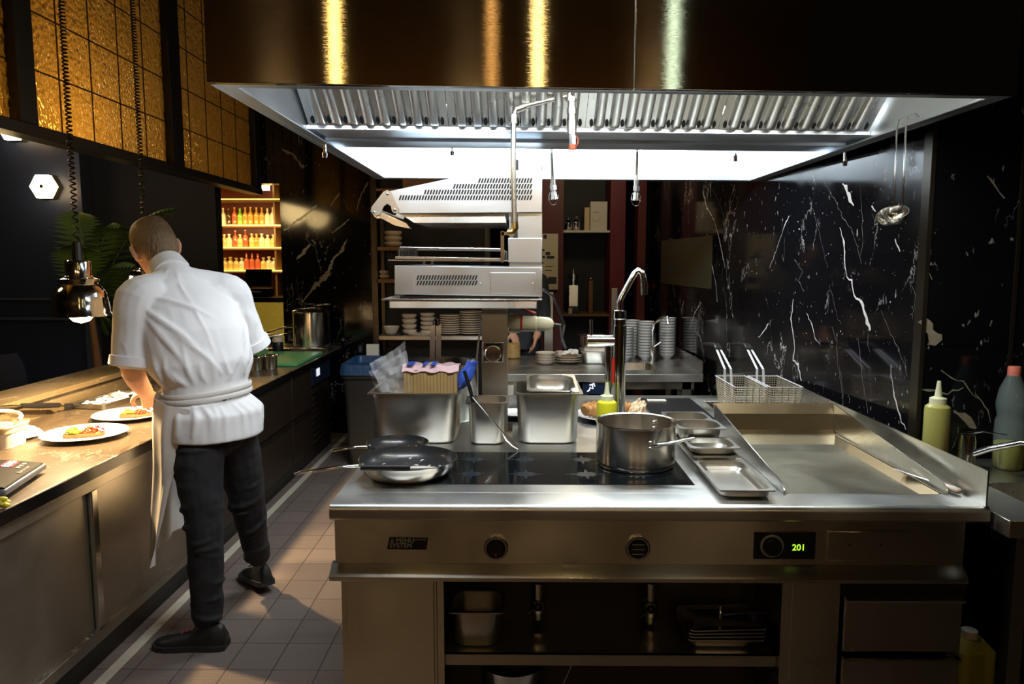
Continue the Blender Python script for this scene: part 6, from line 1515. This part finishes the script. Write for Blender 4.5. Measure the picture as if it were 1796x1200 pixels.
def hand(b, wrist, d, palm_n, thumb_side, s=1.0, curl=.5):
    """palm with five bent fingers; d = finger direction, palm_n = out of the palm"""
    d = Vector(d).normalized(); n_ = Vector(palm_n).normalized(); n_ = (n_-d*n_.dot(d)).normalized(); sd = d.cross(n_).normalized()*thumb_side
    w = Vector(wrist)
    b.loft([oring(w+d*x*s, sd, n_, a*s, c_*s, 14) for x, a, c_ in ((-.01, .026, .019), (.02, .033, .017), (.05, .041, .015), (.085, .041, .013), (.095, .036, .010))])
    for k, (o_, L, r) in enumerate(((.030, .070, .0088), (.010, .078, .0090), (-.011, .072, .0086), (-.031, .056, .0078))):
        base = w+d*.085*s+sd*o_*s; p = [base-d*.02*s]; dd = d.copy(); ang = [curl*.5, curl*.9, curl*.8]
        p.append(base)
        for j, f in enumerate((.45, .30, .25)):
            dd = (dd*math.cos(ang[j])+n_*math.sin(ang[j])).normalized() if True else dd
            n2 = n_; p.append(p[-1]+dd*L*f*s)
        limb(b, p, [r*s, r*s, r*.95*s, r*.9*s, r*.78*s], 10)
    t0 = w+d*.02*s+sd*.024*s; limb(b, [t0, t0+(d*.5+sd*.7+n_*.2)*.035*s, t0+(d*1.2+sd*.9+n_*.5)*.045*s, t0+(d*2.0+sd*.8+n_*.9)*.040*s], [.013*s, .0115*s, .010*s, .008*s], 10)

def head(b, c, fwd, up, s=1.0):
    """skull, jaw, nose, ears, brow; c = head centre"""
    f = Vector(fwd).normalized(); u = Vector(up).normalized(); u = (u-f*u.dot(f)).normalized(); sd = f.cross(u).normalized(); c = Vector(c)
    rings = []
    for (h, w, dp, off) in ((.118, .018, .02, -.01), (.112, .045, .055, -.012), (.095, .063, .080, -.010), (.065, .076, .096, -.006), (.03, .079, .101, -.003), (-.005, .077, .099, .0), (-.035, .073, .094, .004), (-.06, .067, .086, .008), (-.085, .057, .074, .014), (-.105, .044, .056, .024), (-.118, .026, .034, .036), (-.122, .012, .016, .042)):
        rings.append([c+u*h*s+f*(off+dp*math.sin(2*PI*i/24)*(1 if math.sin(2*PI*i/24) > 0 else 1))*s+sd*w*math.cos(2*PI*i/24)*s for i in range(24)])
    b.loft(rings)
    limb(b, [c+f*.096*s+u*.012*s, c+f*.112*s-u*.018*s, c+f*.116*s-u*.034*s, c+f*.098*s-u*.042*s], [.008*s, .011*s, .015*s, .010*s], 10)   # nose
    limb(b, [c+f*.090*s-u*.070*s-sd*.022*s, c+f*.100*s-u*.068*s, c+f*.090*s-u*.070*s+sd*.022*s], [.005*s, .008*s, .005*s], 8)   # mouth
    limb(b, [c+f*.088*s+u*.020*s-sd*.045*s, c+f*.096*s+u*.022*s, c+f*.088*s+u*.020*s+sd*.045*s], [.009*s]*3, 8)      # brow
    for k in (-1, 1):
        e = c+sd*k*.080*s-f*.006*s-u*.008*s
        limb(b, [e+u*.030*s, e+u*.022*s+sd*k*.012*s-f*.012*s, e-u*.004*s+sd*k*.012*s-f*.012*s, e-u*.030*s+sd*k*.003*s], [.007*s, .009*s, .009*s, .007*s], 10)
        limb(b, [e+u*.02*s+sd*k*.002*s, e-u*.02*s], [.012*s, .010*s], 8)
    return f, u, sd

def shoe(b_up, b_sole, heel, toe, s=1.0, lift=0.0):
    heel, toe = Vector(heel), Vector(toe); d = toe-heel; L = d.length; dh = d.normalized(); sd = dh.cross(Vector((0, 0, 1))).normalized(); up = sd.cross(dh).normalized()
    prof = [(0, .030, .0, .065), (.05, .038, .0, .095), (.2, .043, .0, .118), (.34, .042, .0, .112), (.48, .042, .0, .072), (.64, .049, .0, .058), (.80, .050, .0, .050), (.92, .043, .0, .042), (1.0, .022, .004, .026)]
    ru, rs = [], []
    for (t, w, z0, z1) in prof:
        c = heel+d*t; ru.append([c+sd*w*math.cos(a)*(.82 if math.sin(a) > 0 else 1.0)+up*(.018+(z1-.018)*max(0, math.sin(a))-.006*max(0, -math.sin(a))) for a in [2*PI*i/20 for i in range(20)]])
        rs.append([c+sd*(w+.004)*math.cos(a)+up*(z0+(.022 if math.sin(a) > 0 else 0)) for a in [2*PI*(i+.5)/12 for i in range(12)]])
    b_up.loft(ru); b_sole.loft(rs)

# ---------- the cook at the pass
man = thing('person', 'man in white jacket and apron bending over the pass, seen from behind', 'person', (-1.30, 3.0, 0))
HIPL, HIPR = PY(342, 758, 2.94), PY(408, 748, 3.10)
KL, KR = PY(359, 925, 2.89), PY(436, 900, 3.22)
AL, AR = PY(364, 1085, 2.90), PY(453, 978, 3.36)
PEL = (HIPL+HIPR)/2+Vector((0, 0, .06)); WST = PY(362, 682, 3.03); CHS = PY(338, 590, 3.08); NB = PY(306, 486, 3.13); HC = PY(272, 437, 3.22)
SL, SR = PY(248, 522, 2.97), PY(398, 512, 3.27)
EL, ER = PY(232, 640, 2.93), PY(439, 602, 3.36)
WL, WR = PY(256, 688, 3.12), PY(330, 676, 3.44)
sdv = (SR-SL); sdv.z = 0; sdv.normalize(); fwd = Vector((-sdv.y, sdv.x, 0))
if fwd.x > 0: fwd = -fwd
b = MB()
def body_ring(c, rs, rf, tilt=0): return oring(c, sdv, (fwd-Vector((0, 0, tilt*.8))).normalized(), rs, rf)
b.loft([body_ring(PEL+Vector((0, 0, -.12)), .10, .08), body_ring(PEL, .14, .10), body_ring(WST, .125, .09, .1), body_ring(CHS, .145, .10, .3), body_ring(CHS.lerp(NB, .6), .13, .07, .4), body_ring(NB, .055, .05, .4)])
limb(b, [NB-(HC-NB)*.1, NB.lerp(HC, .5), HC-(HC-NB)*.10], [.058, .060, .064])
f_, u_, s_ = head(b, HC, Vector((-.62, .72, -.42)), Vector((-.42, .18, .85)), 1.06)
limb(b, [SL, EL, WL], [.056, .048, .030]); limb(b, [SR, ER, WR], [.056, .046, .030])
limb(b, [HIPL, KL, AL], [.080, .052, .040]); limb(b, [HIPR, KR, AR], [.080, .052, .040])
hand(b, WL, (-.25, .75, -.35), (.1, -.3, -1), 1, 1.0, .55); hand(b, WR, (-.8, -.35, -.35), (-.1, .1, -1), -1, 1.0, .55)
remesh(b.build('body', M['skin'], man), .0055, 3)
# hair: close cap over crown and nape
b = MB(); rings = []
for (h, w, dp, off) in ((.126, .010, .012, -.012), (.121, .042, .052, -.016), (.106, .064, .080, -.018), (.078, .0785, .095, -.016), (.045, .083, .097, -.020), (.015, .0825, .092, -.028), (-.012, .080, .082, -.034), (-.04, .073, .068, -.040), (-.06, .062, .055, -.044)):
    rings.append([HC+u_*h*1.04+f_*(off+dp*math.sin(2*PI*i/28))*1.04+s_*w*math.cos(2*PI*i/28)*1.04 for i in range(28)])
b.loft(rings); o = b.build('hair', M['hair'], man); remesh(o, .006, 2)
for k in (-1, 1):
    e = HC+f_*.098*1.04+u_*.000+s_*k*.032
    MB().sphere(tuple(e), (.011, .011, .009), 10, 8).build('eye', M['white'], man)
# jacket
jk = MB()
JR = []
def jr(c, rs, rf, tilt=0, n=28):
    JR.append((Vector(c), rs, rf, tilt)); return oring(c, sdv, (fwd-Vector((0, 0, tilt*.9))).normalized(), rs, rf, n)
hem = PEL+Vector((-.0, 0, -.085))
jk.loft([jr(hem, .205, .172), jr(PEL+Vector((0, 0, .02)), .203, .165), jr(WST+Vector((0, 0, -.03)), .172, .136), jr(WST+Vector((0, 0, .02)), .172, .136, .1), jr(WST.lerp(CHS, .45)-fwd*.012, .212, .170, .2), jr(CHS-fwd*.018, .225, .165, .3), jr(CHS.lerp(NB, .45)-fwd*.010, .215, .140, .4), jr(CHS.lerp(NB, .75), .165, .105, .45), jr(CHS.lerp(NB, .93), .115, .090, .45), jr(NB.lerp(HC, .12), .080, .078, .45), jr(NB.lerp(HC, .34), .073, .072, .45)])
limb(jk, [SL+sdv*.05, SL.lerp(EL, .05)-sdv*.012, SL.lerp(EL, .5)-sdv*.008, SL.lerp(EL, .86)], [.085, .088, .082, .080])
limb(jk, [SR-sdv*.05, SR.lerp(ER, .05)+sdv*.008, SR.lerp(ER, .5), SR.lerp(ER, .93)], [.085, .088, .082, .078])
for S_ in (SL, SR):
    limb(jk, [NB-(NB-CHS)*.06, NB.lerp(S_, .5)+Vector((0, 0, -.012)), S_+Vector((0, 0, .005))], [.066, .078, .080])
    limb(jk, [CHS.lerp(NB, .35).lerp(S_, .35), CHS.lerp(NB, .5).lerp(S_, .8)], [.10, .085])
def jsurf(t, a, out=0):
    t = max(0, min(.9999, t))*(len(JR)-1); i = int(t); f = t-i; A_, B_ = JR[i], JR[i+1]
    c = A_[0].lerp(B_[0], f); rs = A_[1]*(1-f)+B_[1]*f; rf = A_[2]*(1-f)+B_[2]*f; tl = A_[3]*(1-f)+B_[3]*f
    fv = (fwd-Vector((0, 0, tl*.9))).normalized(); return c+sdv*(rs+out)*math.cos(a)+fv*(rf+out)*math.sin(a)
def fold(p0, p1, r, bend=0, dep=-.35):
    (t0, a0), (t1, a1) = p0, p1; pts = []
    for i in range(7):
        s = i/6; pts.append(jsurf(t0+(t1-t0)*s, a0+(a1-a0)*s+bend*math.sin(PI*s), dep*r))
    limb(jk, pts, [r*.35, r*.8, r, r, r*.9, r*.7, r*.3], 8)
rnd = random.Random(5)
for k in range(15):     # gathers above and below the apron string
    a = PI*(1.02+.98*k/14)+rnd.uniform(-.05, .05)
    fold((.31, a), (.31+rnd.uniform(.07, .17), a+rnd.uniform(-.22, .22)), rnd.uniform(.010, .017), rnd.uniform(-.1, .1))
    fold((.19, a+.05), (.01, a+rnd.uniform(-.12, .12)), rnd.uniform(.009, .015), rnd.uniform(-.08, .08))
for (p, q, r, bd) in (((.62, 1.08*PI), (.42, 1.40*PI), .017, .06), ((.58, 1.10*PI), (.36, 1.30*PI), .015, .05), ((.66, 1.12*PI), (.52, 1.55*PI), .013, .1), ((.63, 1.93*PI), (.42, 1.62*PI), .016, -.08), ((.58, 1.90*PI), (.36, 1.70*PI), .017, -.05), ((.52, 1.95*PI), (.34, 1.82*PI), .014, 0),
                      ((.72, 1.22*PI), (.70, 1.48*PI), .009, .0), ((.75, 1.24*PI), (.735, 1.44*PI), .008, 0), ((.78, 1.60*PI), (.70, 1.80*PI), .010, 0), ((.50, 1.25*PI), (.33, 1.50*PI), .013, .1), ((.48, 1.75*PI), (.34, 1.55*PI), .012, -.1)): fold(p, q, r, bd)
fold((.90, 1.30*PI), (.60, 1.12*PI), .0065, .05, 0); fold((.90, 1.72*PI), (.62, 1.90*PI), .0065, -.05, 0); fold((.86, 1.40*PI), (.42, 1.46*PI), .0055, -.05, .2)
for (S_, E_, sg) in ((SL, EL, -1), (SR, ER, 1)):
    d_ = (E_-S_).normalized(); o1 = sdv*sg; o2 = -fwd
    for k in range(7):
        t0 = rnd.uniform(.15, .5); an = rnd.uniform(-.9, 1.9); e1 = o1*math.cos(an)+o2*math.sin(an); e2 = o1*math.cos(an+.5)+o2*math.sin(an+.5)
        limb(jk, [S_.lerp(E_, t0)+e1*.078, S_.lerp(E_, t0+.18)+e1.lerp(e2, .5)*.080, S_.lerp(E_, min(.85, t0+.38))+e2*.076], [.005, rnd.uniform(.009, .013), .005], 8)
o = jk.build('jacket', M['cloth'], man); remesh(o, .0062, 5); folds(o, .012, .16)
# rolled cuffs
for S_, E_, k in ((SL, EL, .86), (SR, ER, .93)):
    c = S_.lerp(E_, k+.09); d = (E_-S_).normalized(); a = d.orthogonal().normalized(); e = d.cross(a)
    MB().loft([[c+d*h+(a*math.cos(2*PI*i/24)+e*math.sin(2*PI*i/24))*r for i in range(24)] for h, r in ((-.02, .074), (-.018, .086), (.018, .087), (.022, .082), (.018, .076), (-.015, .070))]).build('sleeve_cuff', M['cloth'], man)
# collar
c = NB.lerp(HC, .36); up = (HC-NB).normalized(); a = sdv; e = up.cross(a).normalized()
MB().loft([[c+up*h+(a*math.cos(2*PI*i/28)*r+e*math.sin(2*PI*i/28)*r*1.0) for i in range(28)] for h, r in ((-.04, .079), (.010, .0735), (.020, .072), (.020, .067), (-.03, .068))]).build('collar', M['cloth'], man)
# back seam piping of the jacket is cloth relief; apron strings
def waist_path(c, rs, rf, a0, a1, n=40, dz=lambda t: 0): return [c+sdv*rs*math.cos(a0+(a1-a0)*i/n)+fwd*rf*math.sin(a0+(a1-a0)*i/n)+Vector((0, 0, dz(i/n))) for i in range(n+1)]
wc = WST+Vector((0, 0, -.005))
MB().tube(waist_path(wc+Vector((0, 0, .008)), .186, .152, 0, 2*PI, 48, lambda t: .012*math.sin(t*9))[:-1], [(.003, .011)]*48, 8, closed=True).build('apron_string', M['apron'], man)
MB().tube(waist_path(wc+Vector((0, 0, -.016)), .188, .154, 0, 2*PI, 48, lambda t: .010*math.cos(t*7))[:-1], [(.003, .010)]*48, 8, closed=True).build('apron_string', M['apron'], man)
# apron skirt: wraps the front of the legs, free edge hanging by the left hip
tops = [Vector(p) for p in ((-1.29, 2.845, 1.00), (-1.38, 2.835, 1.02), (-1.445, 2.87, 1.04), (-1.485, 2.97, 1.05), (-1.49, 3.10, 1.05), (-1.44, 3.21, 1.05), (-1.36, 3.26, 1.04))]
bots = [Vector(p) for p in ((-1.485, 2.87, .345), (-1.490, 2.875, .35), (-1.510, 2.91, .365), (-1.530, 3.02, .38), (-1.530, 3.15, .39), (-1.48, 3.27, .39), (-1.42, 3.31, .39))]
g = []
def interp(L_, t):
    t *= len(L_)-1; i = min(int(t), len(L_)-2); return L_[i].lerp(L_[i+1], t-i)
for j in range(25):
    v = j/24; row = []
    for i in range(37):
        u = i/36; p = interp(tops, u).lerp(interp(bots, u), v**1.05); q = math.sin(u*17+v*1.5)*.012*v+.010*noise.noise(Vector((u*5, v*3, 2)))
        row.append(p+Vector((-.6, -.5, 0)).normalized()*q)
    g.append(row)
MB().sheet(g, .0022).build('apron', M['apron'], man, smooth=80)
# trousers
tr = MB()
limb(tr, [PEL+Vector((0, 0, .03)), PEL-Vector((0, 0, .06))], [(.13, .13), (.14, .14)])
limb(tr, [HIPL+Vector((.01, .02, .02)), HIPL.lerp(KL, .35), KL+Vector((.0, -.0, .03)), KL.lerp(AL, .5), AL+Vector((0, 0, .01))], [.108, .100, .074, .068, .060])
limb(tr, [HIPR+Vector((-.01, -.02, .02)), HIPR.lerp(KR, .35), KR+Vector((0, 0, .03)), KR.lerp(AR, .5), AR+Vector((0, 0, .01))], [.106, .096, .074, .064, .056])
for (A_, B_, rA, rB, ks) in ((HIPL, KL, .102, .074, (.08, .2, .55, .72, .85, .95)), (KL, AL, .074, .062, (.06, .16, .3, .62, .74, .84, .92, .98)), (HIPR, KR, .10, .074, (.1, .3, .6, .75, .9)), (KR, AR, .074, .058, (.05, .15, .3, .65, .8, .9, .97))):
    ax = (B_-A_).normalized(); e1 = ax.orthogonal().normalized(); e2 = ax.cross(e1)
    for s in ks:
        c = A_.lerp(B_, s); r = rA*(1-s)+rB*s; a0 = rnd.uniform(0, 6.3); sp_ = rnd.uniform(1.2, 2.4); tl = rnd.uniform(-.05, .05); w_ = rnd.uniform(.007, .011)
        limb(tr, [c+(e1*math.cos(a0+sp_*q)+e2*math.sin(a0+sp_*q))*r*.985+ax*tl*q for q in (0, .25, .5, .75, 1)], [w_*.4, w_, w_, w_, w_*.4], 8)
o = tr.build('trousers', M['jeans'], man); remesh(o, .0068, 3); folds(o, .012, .07)
# shoes
for (h_, t_, nm) in ((Vector((AL.x+.085, 2.885, 0)), Vector((-1.52, 2.88, 0)), 'left'), (Vector((-1.195, 3.365, 0)), Vector((-1.43, 3.63, .0)), 'right')):
    h_ = Vector(h_); t_ = Vector(t_)
    d = (t_-h_); d.z = 0
    if nm == 'left': t_ = h_+d.normalized()*.30
    else: t_ = h_+d.normalized()*.285; h_.z = .045; 
    a, b2 = MB(), MB(); shoe(a, b2, h_, t_, 1.0); s_o = a.build('shoe', M['shoe'], man); b2.build('sole', M['sole'], s_o)
    dn = (t_-h_).normalized(); g = MB(); sd_ = dn.cross(Vector((0, 0, 1))).normalized(); up_ = sd_.cross(dn)
    for k in range(4):
        c = h_+dn*(.11+.022*k)+up_*(.092-.008*k); g.tube([c-sd_*.022, c+up_*.006, c+sd_*.022], .0025, 6)
    g.build('laces', M['redfit'] if nm == 'left' else M['black'], s_o)

# ---------- second person far back behind the post
pp_ = thing('person', 'person in a dark slate shirt half hidden behind the steel post', 'person', (-.02, 6.28, 0))
bx, by = PY(912, 560, 6.28).x, 6.28
b = MB(); sx_ = Vector((1, 0, 0)); fy_ = Vector((0, -1, 0))
limb(b, [(bx, by, 1.52), (bx, by-.01, 1.60)], [.055, .055]); head(b, (bx, by-.03, 1.68), (0, -1, -.35), (0, -.3, 1), .95)
b.loft([oring((bx, by, z), sx_, fy_, w, d_) for z, w, d_ in ((.85, .15, .10), (1.05, .14, .10), (1.3, .16, .11), (1.45, .17, .10), (1.53, .07, .06))])
sh = Vector((bx+.17, by, 1.42)); el = Vector((bx+.20, by-.06, 1.13)); wr = PY(940, 592, 6.02)
sh2 = Vector((bx-.17, by, 1.42)); el2 = Vector((bx-.2, by-.05, 1.13)); wr2 = Vector((bx-.06, by-.22, 1.0))
limb(b, [sh, el, wr], [.05, .042, .028]); limb(b, [sh2, el2, wr2], [.05, .042, .028])
hand(b, wr, (-.2, -.4, -.9), (-1, 0, 0), 1, .95, .5); hand(b, wr2, (.3, -.5, -.8), (0, 0, -1), -1, .95, .5)
for k in (-.09, .09): limb(b, [(bx+k, by, .86), (bx+k, by, .47), (bx+k, by+.02, .09)], [.085, .055, .04])
remesh(b.build('body', M['skin'], pp_), .009, 2)
b = MB(); b.loft([oring((bx, by, z), sx_, fy_, w, d_) for z, w, d_ in ((.84, .175, .13), (1.05, .165, .12), (1.3, .185, .13), (1.45, .185, .115), (1.54, .085, .075))])
limb(b, [sh, el, el.lerp(wr, .7)], [.068, .06, .05]); limb(b, [sh2, el2, el2.lerp(wr2, .7)], [.068, .06, .05]); remesh(b.build('shirt', M['darkcloth'], pp_), .012, 3)
b = MB()
for k in (-.09, .09): limb(b, [(bx+k, by, .88), (bx+k, by, .47), (bx+k, by+.02, .10)], [.10, .072, .06])
remesh(b.build('trousers', M['jeans'], pp_), .014, 2)
b = MB(); b.loft([oring((bx, by-.02-.01, z), sx_, fy_, w, w*1.2) for z, w in ((1.66, .079), (1.72, .083), (1.77, .068), (1.80, .03))]); b.build('hair', M['blackpaint'], pp_)
for k in (-.09, .09):
    a, b2 = MB(), MB(); shoe(a, b2, (bx+k, by+.09, 0), (bx+k, by-.19, 0)); q = a.build('shoe', M['shoe'], pp_); b2.build('sole', M['sole'], q)
# housings of the added streak lamps, hung out of view before the hood
for i, (lx, w_) in enumerate(((-.59, 'warm lamp furthest left'), (.08, 'dim orange lamp in the middle'), (.285, 'warm lamp right of the middle'), (.906, 'greenish white lamp furthest right'))):
    t = thing('streak_tube', 'added tall tube for streaks in the hood, ' + w_, 'lamp', (lx, .6, 2.50), 'added tubes for streaks in the hood')
    MB().lathe([(.014, 2.17), (.016, 2.18), (.016, 2.83), (.006, 2.84), (.006, CEIL-.001)], (lx, .60, 0), 20).build('housing', M['black'], t)

# everything that stands on something keeps a hair's breadth of clearance
for o in C.objects:
    if o.parent is None and o.get('category') and o.name.split('.')[0] not in ('cooking_island', 'extractor_hood', 'pass_worktop', 'pass_ledge', 'base_cabinet', 'drawer_cabinet', 'undercounter_fridge', 'plinth', 'streak_tube', 'heat_lamp', 'wall_lamp', 'person', 'bar_shelving', 'crockery_shelving', 'red_cupboard', 'back_bench', 'sink_counter', 'bar_counter', 'induction_plate'):
        o.location.z += .0012 if o.name.startswith('salamander') else .0006
